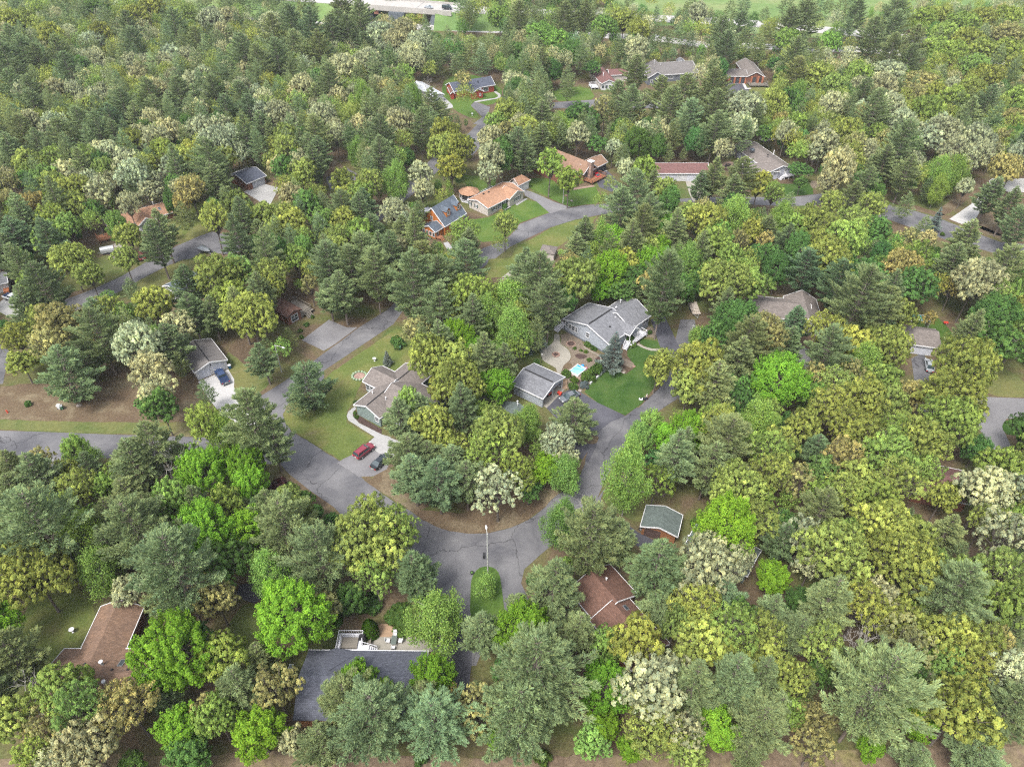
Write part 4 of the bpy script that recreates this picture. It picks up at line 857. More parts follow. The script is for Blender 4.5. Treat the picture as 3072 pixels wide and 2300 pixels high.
# --- big weathered brown roof, near left
H = House('weathered_roof_house', ('g',415,890), ('g',1010,890), ('g',300,1080), 2.9, 'big house with weathered brown T-shaped roof and skylights near the maple')
W_ = H.w; a_ = [H.loc('g', *q, 2.9) for q in ((415,890),(520,890),(648,618),(930,620),(880,850),(310,1060),(290,1130))]; rz = H.loc('g', 650, 1050, 4.8); print('weath', W_, H.d, a_, rz)
dm = max(4.5, abs(rz[1])); 
H.gable(0, W_+1, 0, dm*2, 2.9, 4.9, 'x', 'weath', 'brown'); H.clr(-1, W_+2, 0, dm*2+1)
y2 = min(a_[2][1], a_[3][1]); x0_, x1_ = a_[1][0], a_[3][0]
H.gable(x0_, x1_, y2, dm*.9, 2.88, 4.7, 'y', 'weath', 'brown', rname='wing_roof'); H.clr(x0_, x1_, y2-.5, 0)
for q, z2 in (((598,930),3.9),): 
    b_ = H.loc('g', *q, z2); H.skylight(b_[0], b_[1], z2+.1, .8, .8)
b_ = H.loc('g', 783, 980, 4.3); H.skylight(b_[0], b_[1], 2.9+2.0*b_[1]/dm+.05 if b_[1] < dm else 4.5, .75, 1.3, (0, 2.0/dm))
for q in ((630,912), (602,968), (730,680), (690,770)):
    b_ = H.loc('g', *q, 4.0); H.vent(b_[0], b_[1], 4.0, .08, .3)
for q in ((405,1028), (505,1028), (725,1033), (828,1033), (545,985)):
    b_ = H.loc('g', *q, 4.4); H.boxvent(b_[0], b_[1], 2.9+2.0*min(1, b_[1]/dm), .28)
for q in ((655,985), (672,1112)):
    b_ = H.loc('g', *q, 4.6); H.vent(b_[0], b_[1], 4.4, .2, .6)
# --- slate roof house at the bottom with white deck and patio
H = House('slate_roof_house', ('v',-330,665), ('v',1940,686), ('v',-330,1500), 2.9, 'long house with blue-grey roof behind the white deck and paved patio')
W_ = H.w; D_ = 10.5; print('slate', W_, H.d)
sx = [H.loc('v', *q, 2.9) for q in ((-330,700),(175,650),(560,705),(1870,690),(1940,686))]; print(sx)
xg = sx[3][0]; Rp = []
H.clr(-1, W_, 0, 11)
H.part(MB(), 'x', M['trim']) if 0 else None
H.roofpoly([[(0,0,2.9),(sx[2][0],0,2.9),(sx[2][0],5.2,5.0),(0,5.2,5.0)], [(sx[2][0],0,2.9),(xg,0,2.9),(xg,5.2,5.0),(sx[2][0],5.2,5.0)], [(0,5.2,5.0),(xg,5.2,5.0),(xg,D_,2.9),(0,D_,2.9)]], 'bluel', .16, fascia=[((0,0,2.9),(xg,0,2.9)), ((xg,0,2.9),(xg,5.2,5.0)), ((xg,5.2,5.0),(xg,D_,2.9))])
xa = sx[1][0]; H.roofpoly([[(xa-2.6,.6,3.0),(xa,-.35,2.95),(xa,4.2,4.75)], [(xa,-.35,2.95),(xa+3.6,.25,3.0),(xa,4.2,4.75)]], 'bluel', .14, name='cross_gable_roof')
H.box(.4, xg-.4, .4, D_-.4, 0, 2.9, 'cedar'); H.box(xg-.38, xg+.9, .1, .9, 0, 2.5, 'cedar', 'side_wall'); H.box(xg+.75, xg+.9, .9, D_-1, 0, 1.9, 'cedar', 'fence_panel')
b_ = H.loc('v', 1650, 1030, 4.2); H.skylight(b_[0], b_[1], 2.9+2.1*b_[1]/5.2+.02, .75, 1.1, (0, 2.1/5.2))
b_ = H.loc('g', 1877, 1013, 4.0); H.skylight(b_[0], b_[1], 2.9+2.1*b_[1]/5.2+.02, .6, .9, (0, 2.1/5.2))
for k in range(3): H.window(('y', .4, -1), sx[2][0]+1.5+k*3.0, 1.4, 1.6, 1.7)
# white deck
dk = [H.loc('v', *q, 1.2) for q in ((240,360),(690,370),(720,470),(800,690),(180,650))]; print('deck', dk)
dx0, dx1 = dk[0][0], dk[1][0]; dy = min(dk[0][1], dk[1][1])
H.deck(dx0, dx1, dy, .38, 1.2)
H.rail([(dx0+.05,.3),(dx0+.05,dy+.05),(dx1-.05,dy+.05),(dx1-.05,dy+2.0)], 1.2)
H.rail([(dx0+.5,-.8),(dx0+.5,dy+.7),(dx0+3.2,dy+.7)], 1.2, name='planter_rail')
tb_ = H.part(MB().box(dx0+.6,dx0+3.1,dy+.8,dy+2.6,1.2,1.5), 'deck_planter', M['woodgrey'])
H.deck(dx1, dx1+1.1, dy+1.9, .36, 1.2); e_ = H.steps(dx1+1.1, dy+2.5, 1, 0, 1.2, 4); H.rail([(dx1+.1,dy+1.95),(e_[0],e_[1]-.5)], [1.2,.1]); H.rail([(dx1+1.1,dy+3.1),(e_[0],e_[1]+.6)], [1.2,.1])
# --- rust brown roof house near centre right
H = House('rust_roof_house', ('I',45,765), ('I',150,685), ('I',-110,600), 3.0, 'house with rust brown shingles and two skylights behind the centre pines')
a_ = [H.loc('I', *q, 3.0) for q in ((135,490),(272,640),(150,685),(45,765),(235,655),(335,780),(210,860),(-110,600))]; print('rust', H.w, H.d, a_)
bpy.data.objects.remove(H.root); CLEAR.pop()
H = House('rust_roof_house', ('I',272,640), ('I',135,490), ('I',45,765), 3.0, 'house with rust brown roof and two skylights between the centre pines')
a_ = [H.loc('I', *q, 3.0) for q in ((135,490),(272,640),(150,685),(45,765),(240,658),(335,780),(210,865),(-110,600))]; zr1 = 4.6; print('rust', H.w, H.d, a_)
W_, D_ = H.w, H.d
H.gable(0, W_+.5, 0, D_+.5, 3.0, 4.9, 'x', 'rust', 'cedar'); H.clr(-8.5, W_+1, 0, D_+1)
H.gable(-9.2, .8, 1.6, D_+1.0, 3.02, 4.75, 'x', 'rust', 'cedar', ridge=.45, rname='front_wing_roof')
for q in ((207,712), (248,762)):
    b_ = H.loc('I', *q, 3.9); H.skylight(b_[0], b_[1], 3.02+1.73*max(0, b_[1]-1.6)/(.45*(D_-.6))+.03, 1.0, .7, (0, 1.73/(.45*(D_-.6))))
b_ = H.loc('I', 103, 565, 4.2); H.vent(b_[0], b_[1], 4.3, .12, .5)
# --- log garage
H = House('log_garage', ('I',282,280), ('I',372,296), ('I',397,142), 2.5, 'log garage with dark grey-green roof and open dark door', 'garage')
a_ = [H.loc('I', *q, 2.5) for q in ((282,280),(372,296),(482,335),(565,235),(495,150),(397,142))]; print('logg', a_)
bpy.data.objects.remove(H.root); CLEAR.pop()
H = House('log_garage', ('I',282,280), ('I',482,337), ('I',565,235), 2.5, 'log garage with dark grey-green roof, brown door and parked white wheel', 'garage')
u_, z2 = H.onface('I', 370, 296, 'y', 0); z2 = min(4.8, max(3.6, z2)); print('lg', H.w, H.d, u_, z2)
H.gable(0, H.w, 0, H.d, 2.5, z2, 'y', 'green', 'cedar', ridge=.5); H.garage_door(('y', .4, -1), H.w*.34, min(3.0, H.w*.42), 2.1, 'gbrown')
# --- green-roofed long house behind the cream oak
H = House('green_roof_house', ('I',520,372), ('I',560,310), ('I',880,490), 2.8, 'long narrow house with grey-green metal-edged roof beside the leafy lot')
print('grh', H.w, H.d); W_ = max(6.5, H.w)
H.gable(0, W_, 0, H.d, 2.8, 4.2, 'y', 'green', 'sage'); H.clr(0, W_, 0, H.d)
b_ = H.loc('I', 535, 340, 3.6); H.vent(b_[0], b_[1], 3.6, .1, .6)
# --- small sheds
H = House('grey_garden_shed', ('b',1325,1625), ('b',1425,1640), ('b',1330,1600), 2.2, 'little shed with pale grey hipped roof above the lawn verge', 'shed')
W_ = max(3.5, H.w); print('gs', H.w)
H.roofpoly([[(0,0,2.2),(W_,0,2.2),(W_/2,W_/2,3.2)], [(W_,0,2.2),(W_,W_,2.2),(W_/2,W_/2,3.2)], [(W_,W_,2.2),(0,W_,2.2),(W_/2,W_/2,3.2)], [(0,W_,2.2),(0,0,2.2),(W_/2,W_/2,3.2)]], 'taupe', .1); H.box(.2, W_-.2, .2, W_-.2, 0, 2.12, 'cream')
H = House('low_brown_shed', ('e',1085,245), ('e',1190,238), ('e',1090,215), 2.2, 'low brown roofed shed behind the pine above the yellow-green oaks', 'shed')
H.gable(0, H.w, 0, max(4, H.d), 2.2, 3.0, 'x', 'weath', 'brown')
# ------------------------------------------------------------------ vehicles
K.update(P=(2000,920,11.04), Q=(1400,1560,8.719), U=(1880,1150,22.08))
def paint(name, c, rough=.28): 
    m = mat(name, c, rough, .03, 1, spec=.6); m.node_tree.nodes['Principled BSDF'].inputs['Coat Weight'].default_value = .4; return m
PT = dict(maroon=paint('maroon_paint', (.16,.018,.030)), black=paint('black_paint', (.012,.016,.020)), navy=paint('navy_paint', (.012,.030,.085)), red=paint('red_paint', (.42,.012,.020)),
          white=paint('white_paint', (.50,.51,.53)), silver=paint('silver_paint', (.26,.28,.30)), grey=paint('grey_paint', (.10,.11,.12)), wine=paint('wine_paint', (.22,.04,.03)), blue=paint('blue_paint', (.05,.22,.42)))
M['tyre'] = mat('tyre_rubber', (.018,.018,.018), .9, .1, 2); M['rim'] = mat('alloy_rim', (.40,.41,.42), .35, .05, 2, metal=.6)
M['lens'] = mat('lamp_lens', (.55,.55,.52), .2, .02, 2); M['redlens'] = mat('red_lamp_lens', (.45,.02,.02), .25, .02, 2)
M['carglass'] = mat('car_glass', (.030,.045,.050), .08, .05, 1, spec=.9)
def loft(secs, m=0, mb=None):
    """sections: list of rings (same length)"""
    mb = mb or MB(); n0 = len(mb.v); k = len(secs[0])
    for s_ in secs: mb.v += [tuple(p) for p in s_]
    for i in range(len(secs)-1):
        for j in range(k):
            q = n0+i*k; j2 = (j+1) % k; mb.f.append((q+j, q+k+j, q+k+j2, q+j2)); mb.m.append(m)
    mb.f.append(tuple(range(n0, n0+k))); q = n0+(len(secs)-1)*k; mb.f.append(tuple(reversed(range(q, q+k)))); mb.m += [m, m]
    return mb
CARS = {
 # lower body sections (x, half width, z low, z shoulder), cabin (x, half width low, half width top, z top), wheels, wheel radius
 'sedan': dict(L=4.75, b=[(-2.37,.72,.42,.72),(-2.2,.84,.28,.92),(-1.2,.91,.22,.98),(0,.92,.2,.95),(1.1,.91,.22,.90),(2.05,.86,.26,.78),(2.36,.66,.38,.62)], c=[(-1.85,.80,.78,.98),(-1.0,.80,.62,1.42),(.25,.80,.63,1.45),(1.25,.80,.78,.93)], w=1.38, r=.33),
 'coupe': dict(L=4.6, b=[(-2.3,.72,.42,.74),(-2.1,.84,.28,.90),(-1.2,.92,.22,.94),(0,.93,.2,.90),(1.1,.91,.22,.84),(2.0,.86,.26,.72),(2.3,.64,.36,.56)], c=[(-1.75,.78,.76,.94),(-.8,.78,.58,1.28),(.1,.78,.60,1.31),(1.0,.80,.78,.88)], w=1.36, r=.34),
 'suv': dict(L=4.6, b=[(-2.3,.78,.5,.95),(-2.2,.88,.34,1.05),(-1.2,.93,.28,1.08),(0,.93,.27,1.06),(1.1,.92,.28,1.04),(2.0,.88,.32,.96),(2.3,.72,.45,.80)], c=[(-2.2,.84,.80,1.08),(-1.95,.84,.70,1.66),(.35,.84,.70,1.72),(1.15,.84,.80,1.06)], w=1.36, r=.37),
 'pickup': dict(L=5.6, b=[(-2.8,.84,.5,1.05),(-2.7,.94,.42,1.1),(-1.3,.96,.38,1.12),(0,.96,.36,1.12),(1.3,.95,.38,1.1),(2.4,.9,.42,1.02),(2.78,.76,.5,.9)], c=[(-.85,.86,.84,1.12),(-.75,.86,.72,1.72),(.55,.86,.72,1.76),(1.25,.86,.82,1.12)], w=1.70, r=.40),
 'van': dict(L=5.2, b=[(-2.6,.86,.5,1.1),(-2.5,.96,.35,1.2),(-1.2,.98,.3,1.2),(0,.98,.3,1.2),(1.3,.97,.3,1.15),(2.2,.92,.36,1.0),(2.58,.78,.5,.85)], c=[(-2.5,.94,.92,1.2),(-2.45,.94,.84,2.15),(1.0,.94,.84,2.15),(1.9,.92,.84,1.1)], w=1.6, r=.36)}
def vehicle(kind, col, p, q, label, group=None, name=None, cat='car'):
    """p rear, q front: world points of the centre line"""
    s = CARS[kind]; d = (q-p); d.z = 0; d.normalize(); c = (p+q)/2
    rt = empty(name or {'pickup':'pickup_truck','van':'van','suv':'parked_suv'}.get(kind, 'parked_car'), (c.x, c.y, p.z), math.atan2(d.y, d.x), label=label, cat=cat, group=group)
    secs = []
    for x, hw, z0, z1 in s['b']:
        zm = z0+(z1-z0)*.45
        secs.append([(x,-hw*.88,z0),(x,-hw,zm),(x,-hw*.97,z1-.06),(x,-hw*.86,z1),(x,hw*.86,z1),(x,hw*.97,z1-.06),(x,hw,zm),(x,hw*.88,z0)])
    body = loft(secs).build('body', PT[col], rt, smooth=False)
    cb = s['c']; zb = min(s['b'][3][3], cb[0][3])-.04
    # pillars and roof in body colour, glass faces separate
    def ring(k): x, a, b, z = cb[k]; return (x, a, b, z)
    r_, g_ = MB(), []
    (x0,a0,b0,z0),(x1,a1,b1,z1),(x2,a2,b2,z2),(x3,a3,b3,z3) = cb
    r_.hexa([(x1,-b1,z1-.07),(x2,-b2,z2-.07),(x2,b2,z2-.07),(x1,b1,z1-.07)], [(x1+.05,-b1+.05,z1),(x2-.05,-b2+.05,z2),(x2-.05,b2-.05,z2),(x1+.05,b1-.05,z1)])
    for sg in (-1, 1):
        for (xa,ya,za),(xb,yb,zb_) in (((x0,a0,z0),(x1,b1,z1)), ((x3,a3,z3),(x2,b2,z2)), (((x1+x2)/2,a1,zb),((x1+x2)/2,b1,z1))): r_.bar((xa,sg*ya,za-.02),(xb,sg*yb,zb_-.04), .07)
    r_.build('roof_panel', PT[col], rt)
    e = .012
    MB().hexa([(x3-.02,-a3+.03,z3-.03),(x3-.02,a3-.03,z3-.03),(x2,b2-.04,z2-.05),(x2,-b2+.04,z2-.05)], [(x3,-a3+.03,z3),(x3,a3-.03,z3),(x2+.02,b2-.04,z2-.03),(x2+.02,-b2+.04,z2-.03)]).build('windshield', M['carglass'], rt)
    MB().hexa([(x0,-a0+.03,z0-.03),(x0,a0-.03,z0-.03),(x1,b1-.04,z1-.05),(x1,-b1+.04,z1-.05)], [(x0-.02,-a0+.03,z0),(x0-.02,a0-.03,z0),(x1-.02,b1-.04,z1-.03),(x1-.02,-b1+.04,z1-.03)]).build('rear_window', M['carglass'] if kind != 'sedan' else M['carglass'], rt)
    for sg in (-1, 1):
        MB().hexa([(x0+.06,sg*(a0-.06),zb),(x3-.06,sg*(a3-.06),zb),(x2,sg*(b2-.06),z2-.06),(x1,sg*(b1-.06),z1-.06)], [(x0+.06,sg*(a0-.015),zb),(x3-.06,sg*(a3-.015),zb),(x2,sg*(b2-.015),z2-.06),(x1,sg*(b1-.015),z1-.06)]).build('side_window', M['carglass'], rt)
        MB().box(x3-.35, x3-.15, sg*.98-.09, sg*.98+.09, z3-.02, z3+.13).build('wing_mirror', PT[col], rt)
        xf, hw, z0_, z1_ = s['b'][-2]; MB().box(xf+.05, xf+.22, sg*hw*.72-.14, sg*hw*.72+.14, z1_-.2, z1_-.03).build('headlight', M['lens'], rt)
        xr, hw, z0_, z1_ = s['b'][0]; MB().box(xr-.04, xr+.1, sg*hw*.86-.13, sg*hw*.86+.13, z1_-.22, z1_-.02).build('tail_light', M['redlens'], rt)
        for sx in (-1, 1):
            r2 = s['r']; yc = sg*(s['b'][3][1]-.08)
            wl = MB(); n = 14
            wl.tube([(sx*s['w'], yc-.11, r2),(sx*s['w'], yc+.11, r2)], r2, n); wo_ = wl.build('wheel', M['tyre'], rt)
            MB().tube([(sx*s['w'], yc+sg*.09, r2),(sx*s['w'], yc+sg*.125, r2)], r2*.62, 10).build('rim', M['rim'], wo_)
    xr, hw, z0_, z1_ = s['b'][0]; MB().box(xr-.03, xr+.02, -.26, .26, z1_-.34, z1_-.2).build('number_plate', M['lens'], rt)
    if kind == 'pickup':
        MB().box(-2.68, -.95, -.80, .80, 1.0, 1.135).build('bed_cover', mat('bed_liner', tuple(x*.9 for x in (.010,.022,.060)), .6, .1, 2), rt)
        MB().box(-2.84, -2.74, -.9, .9, .48, .62).build('rear_bumper', M['metal'], rt)
    if kind in ('suv', 'van'):
        for sg in (-1, 1): MB().box(x1+.2, x2-.3, sg*(b1-.12)-.02, sg*(b1-.12)+.02, z1+.01, z1+.06).build('roof_rail', M['tyre'], rt)
    return rt
def rightside(c, a, b, s):      # wheels of the right-hand side seen in the photo: rear, front
    p, q = at(c, *a), at(c, *b); d = (q-p).normalized(); n = Vector((-d.y, d.x, 0)); m = (p+q)/2+n*.82
    return m-d*2.3, m+d*2.3
def lift(pq, z): return [Vector((p.x, p.y, z)) for p in pq]
vehicle('suv', 'maroon', *lift(rightside('z', (610,1085), (985,800), 1), .09), 'maroon sport utility car parked on the pale driveway of the sage house', 'cars parked on driveways')
vehicle('sedan', 'black', *lift(rightside('z', (1200,1412), (1532,1128), 1), .09), 'black saloon car parked beside the maroon one near the grass', 'cars parked on driveways')
def line(c, a, b, z=.04): return lift((at(c, *a), at(c, *b)), z)
vehicle('pickup', 'navy', *line('q', (835,1080), (660,800), .06), 'dark blue pickup truck parked in front of the white double garage', 'cars parked on driveways', cat='pickup truck')
vehicle('coupe', 'red', *line('r', (1315,655), (1050,440)), 'bright red car parked beside the stone chimney house', 'cars parked on driveways')
vehicle('suv', 'wine', *line('G', (328,662), (300,624), .03), 'dark red sport utility car between the road and the long brown house', 'cars parked on driveways')
vehicle('pickup', 'white', *line('L', (95,455), (250,505), .03), 'white pickup truck on the concrete beside the white house', 'cars parked on driveways', cat='pickup truck')
vehicle('sedan', 'grey', *line('t', (1950,850), (1640,985), .08), 'grey car under the round pine outside the open garage', 'cars parked on driveways')
vehicle('sedan', 'silver', *line('J', (1045,520), (1040,480), .04), 'silver car in front of the pale garage with warm grey roof', 'cars parked on driveways')
vehicle('van', 'white', *line('D', (535,118), (640,112), .02), 'white van parked in the trees behind the blue-grey house', 'cars parked on driveways', cat='van')
vehicle('sedan', 'blue', *line('M', (380,430), (440,405), .02), 'light blue car glimpsed under the pines below the long street', 'cars parked on driveways')
vehicle('van', 'white', *line('M', (960,400), (840,400), .02), 'white camper van under the yellow-green oak below the long street', 'cars parked on driveways', cat='van')
for k_, (x_, y_, col, kd_, lb) in enumerate(((960,14,'black','van','dark van driving over the highway bridge'), (1000,17,'black','pickup','dark pickup following the van over the highway bridge'), (920,12,'silver','sedan','silver car about to reach the highway bridge'))):
    z_ = 6.05 if x_ > 944 else 6.02
    p_ = at('n', x_, y_+6, z_); q_ = at('n', x_+12, y_+7, z_); vehicle(kd_, col, p_, q_, lb, 'vehicles on the highway', cat='car')
for x_, y_, col, lb in ((1412,82,'white','white car on the frontage road in front of the pines'), (1570,98,'black','black car on the frontage road under the tall oaks')):
    p_ = at('n', x_, y_, .1); q_ = at('n', x_+14, y_+1, .1); vehicle('sedan', col, p_, q_, lb, 'vehicles on the frontage road')

# ------------------------------------------------------------------ boats and trailers
def boat(p, q, cover, hull, label, name='covered_boat', L_=5.2):
    d = (q-p).normalized(); c = (p+q)/2; rt = empty(name, (c.x, c.y, 0), math.atan2(d.y, d.x), label=label, cat='boat')
    secs = []
    for t in (-1, -.6, 0, .5, .8, 1):
        w2 = 1.05*(1-max(0, t)**2.2*.92); x = t*L_/2; secs.append([(x,-w2*.55,.55+max(0,t)*.3),(x,-w2,1.15+max(0,t)*.1),(x,w2,1.15+max(0,t)*.1),(x,w2*.55,.55+max(0,t)*.3)])
    loft(secs).build('hull', hull, rt)
    secs = []
    for t in (-1, -.6, 0, .5, .8, 1):
        w2 = 1.08*(1-max(0, t)**2.2*.92); x = t*L_/2; h_ = .55*(1-abs(t)**3)+.06; secs.append([(x,-w2,1.12+max(0,t)*.1),(x,-w2*.5,1.2+h_*.75),(x,0,1.2+h_),(x,w2*.5,1.2+h_*.75),(x,w2,1.12+max(0,t)*.1)])
    loft(secs).build('cover', cover, rt)
    mb = MB().bar((-L_*.4,-.6,.5),(L_*.62,0,.5),.1).bar((-L_*.4,.6,.5),(L_*.62,0,.5),.1); mb.bar((-L_*.1,-1,.35),(-L_*.1,1,.35),.1); tr = mb.build('trailer_frame', M['metal'], rt)
    for sg in (-1, 1): MB().tube([(-L_*.1, sg*.95-.1, .33),(-L_*.1, sg*.95+.1, .33)], .33, 12).build('wheel', M['tyre'], rt)
    return rt
M['canvas'] = mat('grey_canvas', (.25,.26,.30), .8, .08, 2); M['canvasb'] = mat('beige_canvas', (.40,.35,.30), .8, .08, 2)
boat(at('w', 420, 660, .5), at('w', 160, 790, .5), M['canvas'], PT['black'], 'boat under a pale grey cover behind the orange log house')
boat(at('G', 722, 598), at('G', 760, 618), PT['grey'], PT['black'], 'dark boat on its trailer on the gravel by the upper road', 'boat', 4.6)
p_ = at('P', 970, 300, 0)
rt = empty('folding_trailer', (p_.x, p_.y, 0), R(92), label='long beige folding trailer loaded with lumber at the edge of the woods', cat='trailer')
MB().box(-.2,4.6,-1.0,1.0,.5,.85).build('chassis', M['canvasb'], rt); MB().box(.4,4.3,-.78,.9,.85,1.25).build('box', M['canvasb'], rt); MB().box(.9,3.8,-.45,.75,1.25,1.5).build('lid', M['canvasb'], rt)
MB().bar((-.2,-.5,.5),(-1.6,0,.45),.09).bar((-.2,.5,.5),(-1.6,0,.45),.09).build('hitch', M['metal'], rt)
for sx in (1.6, 2.6):
    for sg in (-1, 1): MB().tube([(sx, sg*1.0-.1, .33),(sx, sg*1.0+.1, .33)], .33, 12).build('wheel', M['tyre'], rt)
mb = MB()
for k in range(7): mb.box(4.9,8.0,-.9+k*.26,-.72+k*.26,.3,.3+.16*(1+k%3))
tag(mb.build('lumber_stack', M['sand']), label='stack of pale lumber behind the beige folding trailer', cat='lumber'); bpy.data.objects['lumber_stack'].matrix_world = rt.matrix_world.copy() if False else Matrix.Translation((p_.x, p_.y, 0)) @ Matrix.Rotation(R(92), 4, 'Z')
p_ = at('G', 100, 610, 0); rt = empty('cargo_trailer', (p_.x, p_.y, 0), R(25), label='rounded silver cargo trailer at the end of the long brown house', cat='trailer')
loft([[(x, 1.0*math.cos(t), .5+1.5*max(0, math.sin(t))) for t in [k*math.pi/8 for k in range(9)]] for x in (-1.7, 1.7)]).build('body', M['metal'], rt)
MB().box(1.705,1.76,-.8,.8,.55,1.7).build('door', PT['wine'], rt)
for sg in (-1, 1): MB().tube([(0, sg*1.0-.1, .33),(0, sg*1.0+.1, .33)], .33, 12).build('wheel', M['tyre'], rt)
MB().bar((-1.7,0,.45),(-2.7,0,.4),.1).build('hitch', M['metal'], rt)

# ------------------------------------------------------------------ street lamps
M['pole'] = mat('pale_pole', (.34,.345,.32), .6, .08, 1)
def lamp(c, base, top, head, label, hx=None):
    b = at(c, *base); r_ = ray(c, *top); h_ = hx or CAM_H+r_.z*(b.y/r_.y); t = Vector((b.x, b.y, h_)); e = at(c, *head, z=h_+.15) if head else t+Vector((.3,2.2,.1))
    d = e-t
    if d.length > 3.2: e = t+d.normalized()*3.2
    rt = empty('street_lamp', (b.x, b.y, 0), 0, label=label, cat='street lamp', group='street lamps along the roads'); L_ = lambda v: tuple(Vector(v)-Vector((b.x, b.y, 0)))
    MB().tube([L_(b+Vector((0,0,-.05))), L_(t)], [.14, .09], 10).build('pole', M['pole'], rt)
    MB().tube([L_(t-Vector((0,0,.12))), L_(t.lerp(e, .6)+Vector((0,0,.05))), L_(e)], [.06,.05,.045], 8).build('arm', M['pole'], rt)
    u = (e-t).normalized(); hd = MB()
    loft([[tuple(Vector(L_(e))+u*a_+Vector((0,0,z2))+Vector((-u.y,u.x,0))*y2) for y2, z2 in ((-w2,-.08),(-w2,.04),(0,.13),(w2,.04),(w2,-.08))] for a_, w2 in ((-.15,.08),(.2,.17),(.55,.1))], mb=hd).build('lamp_head', M['trim'], rt)
    return rt
lamp('r', (95,1450), (150,612), (350,680), 'street lamp at the foot of the lawn below the stone chimney house')
lamp('q', (1967,800), (1828,242), (1985,290), 'street lamp between the white garage and the round pine')
lamp('P', (690,1480), (960,570), (1135,735), 'street lamp behind the feathery yellow oaks beyond the watered lawn', hx=7.6)
lamp('L', (515,330), (455,205), (540,235), 'street lamp rising behind the small oak near the white pickup', hx=7.6)
b = at('Q', 553, 1470); lp = lamp('Q', (553,1470), (520,345), (516,215), 'tall street lamp on the grass island of the turning circle', hx=11.6)
MB().box(-.75,-.32,-.35,.35,5.4,6.3).build('equipment_box', M['dark'], lp); MB().bar((-.35,0,5.5),(0,0,5.4),.06).bar((-.35,0,6.1),(0,0,6.1),.06).build('bracket', M['metal'], lp)

# ------------------------------------------------------------------ people
M['skin'] = mat('skin', (.42,.26,.19), .6, .05, 3); M['shirt'] = mat('cream_shirt', (.55,.52,.47), .9, .05, 3); M['trousers'] = mat('navy_trousers', (.025,.03,.08), .9, .1, 3)
M['hair'] = mat('grey_hair', (.45,.43,.40), .9, .1, 5); M['darkshirt'] = mat('dark_blue_shirt', (.04,.05,.12), .9, .1, 3); M['whitetr'] = mat('white_trousers', (.5,.5,.5), .9, .05, 3)
def person(c, px_, py_, z, rz, label, arms, shirt, trousers, stride=.18, h=1.74):
    p = at(c, px_, py_, z); rt = empty('person', (p.x, p.y, z), rz, label=label, cat='person')
    J = dict(pel=(0,0,.98), sp=(0.02,0,1.2), ch=(.03,0,1.38), nk=(.03,0,1.50), hd=(.05,0,1.60), tp=(.05,0,1.70),
             hl=(0,.10,.92), kl=(.06+stride*.4,.11,.50), al=(stride,.11,.10), tl=(stride+.19,.12,.04), hr=(0,-.10,.92), kr=(.04-stride*.2,-.11,.50), ar=(-stride,-.11,.10), tr=(-stride+.19,-.12,.04),
             sl=(.02,.19,1.42), el=arms[0], wl=arms[1], gl=arms[2], sr=(.02,-.19,1.42), er=arms[3], wr=arms[4], gr=arms[5])
    E_ = [('pel','sp'),('sp','ch'),('ch','nk'),('nk','hd'),('hd','tp'),('pel','hl'),('hl','kl'),('kl','al'),('al','tl'),('pel','hr'),('hr','kr'),('kr','ar'),('ar','tr'),('ch','sl'),('sl','el'),('el','wl'),('wl','gl'),('ch','sr'),('sr','er'),('er','wr'),('wr','gr')]
    Rr = dict(pel=.145, sp=.135, ch=.15, nk=.055, hd=.092, tp=.075, hl=.10, kl=.062, al=.042, tl=.035, hr=.10, kr=.062, ar=.042, tr=.035, sl=.065, el=.043, wl=.030, gl=.026, sr=.065, er=.043, wr=.030, gr=.026)
    def skin(name, keys, edges, grow, mt, root):
        ks = list(keys); me = bpy.data.meshes.new(name); me.from_pydata([J[k] for k in ks], [(ks.index(a), ks.index(b)) for a, b in edges], [])
        o = bpy.data.objects.new(name, me); COL.objects.link(o); me.materials.append(mt); o.parent = rt
        md = o.modifiers.new('s', 'SKIN'); ly = me.skin_vertices[0] if me.skin_vertices else None
        for i, k in enumerate(ks): ly.data[i].radius = (Rr[k]*grow, Rr[k]*grow)
        ly.data[ks.index(root)].use_root = True
        o.modifiers.new('b', 'SUBSURF').levels = 1; o.modifiers['b'].render_levels = 1
        return o
    body = skin('body', J.keys(), E_, 1.0, M['skin'], 'pel')
    skin('shirt', ['pel','sp','ch','sl','el','sr','er'], [('pel','sp'),('sp','ch'),('ch','sl'),('sl','el'),('ch','sr'),('sr','er')], 1.14, M[shirt], 'sp')
    skin('trousers', ['pel','hl','kl','al','hr','kr','ar'], [('pel','hl'),('hl','kl'),('kl','al'),('pel','hr'),('hr','kr'),('kr','ar')], 1.2, M[trousers], 'pel')
    mb = MB().lathe([(.095,1.60),(.108,1.66),(.095,1.73),(.05,1.775),(.01,1.785)], 12, 0, (.035,0)); mb.build('hair', M['hair'], rt, smooth=True)
    for sg in (-1, 1): MB().lathe([(.004,1.625),(.012,1.632),(.004,1.64)], 6, 0, (.14, sg*.035)).build('eye', M['dark'], rt)
    MB().hexa([(.13,-.016,1.58),(.165,-.012,1.58),(.165,.012,1.58),(.13,.016,1.58)], [(.13,-.006,1.63),(.14,-.005,1.63),(.14,.005,1.63),(.13,.006,1.63)]).build('nose', M['skin'], rt)
    for a_, s_ in ((arms[2], 1), (arms[5], -1)):    # fingers curled from each palm
        a_ = Vector(a_)
        for k, ln in enumerate((.05,.062,.066,.06)):
            o_ = Vector((.0, (k-1.5)*.017, -.02)); hb = MB().tube([a_+o_, a_+o_+Vector((.03,0,-ln*.6)), a_+o_+Vector((.015,0,-ln))], [.009,.008,.006], 5); hb.build('finger', M['skin'], rt)
        MB().tube([a_, a_+Vector((.03,-s_*.03,-.005)), a_+Vector((.045,-s_*.035,-.03))], [.011,.010,.007], 5).build('thumb', M['skin'], rt)
    return rt
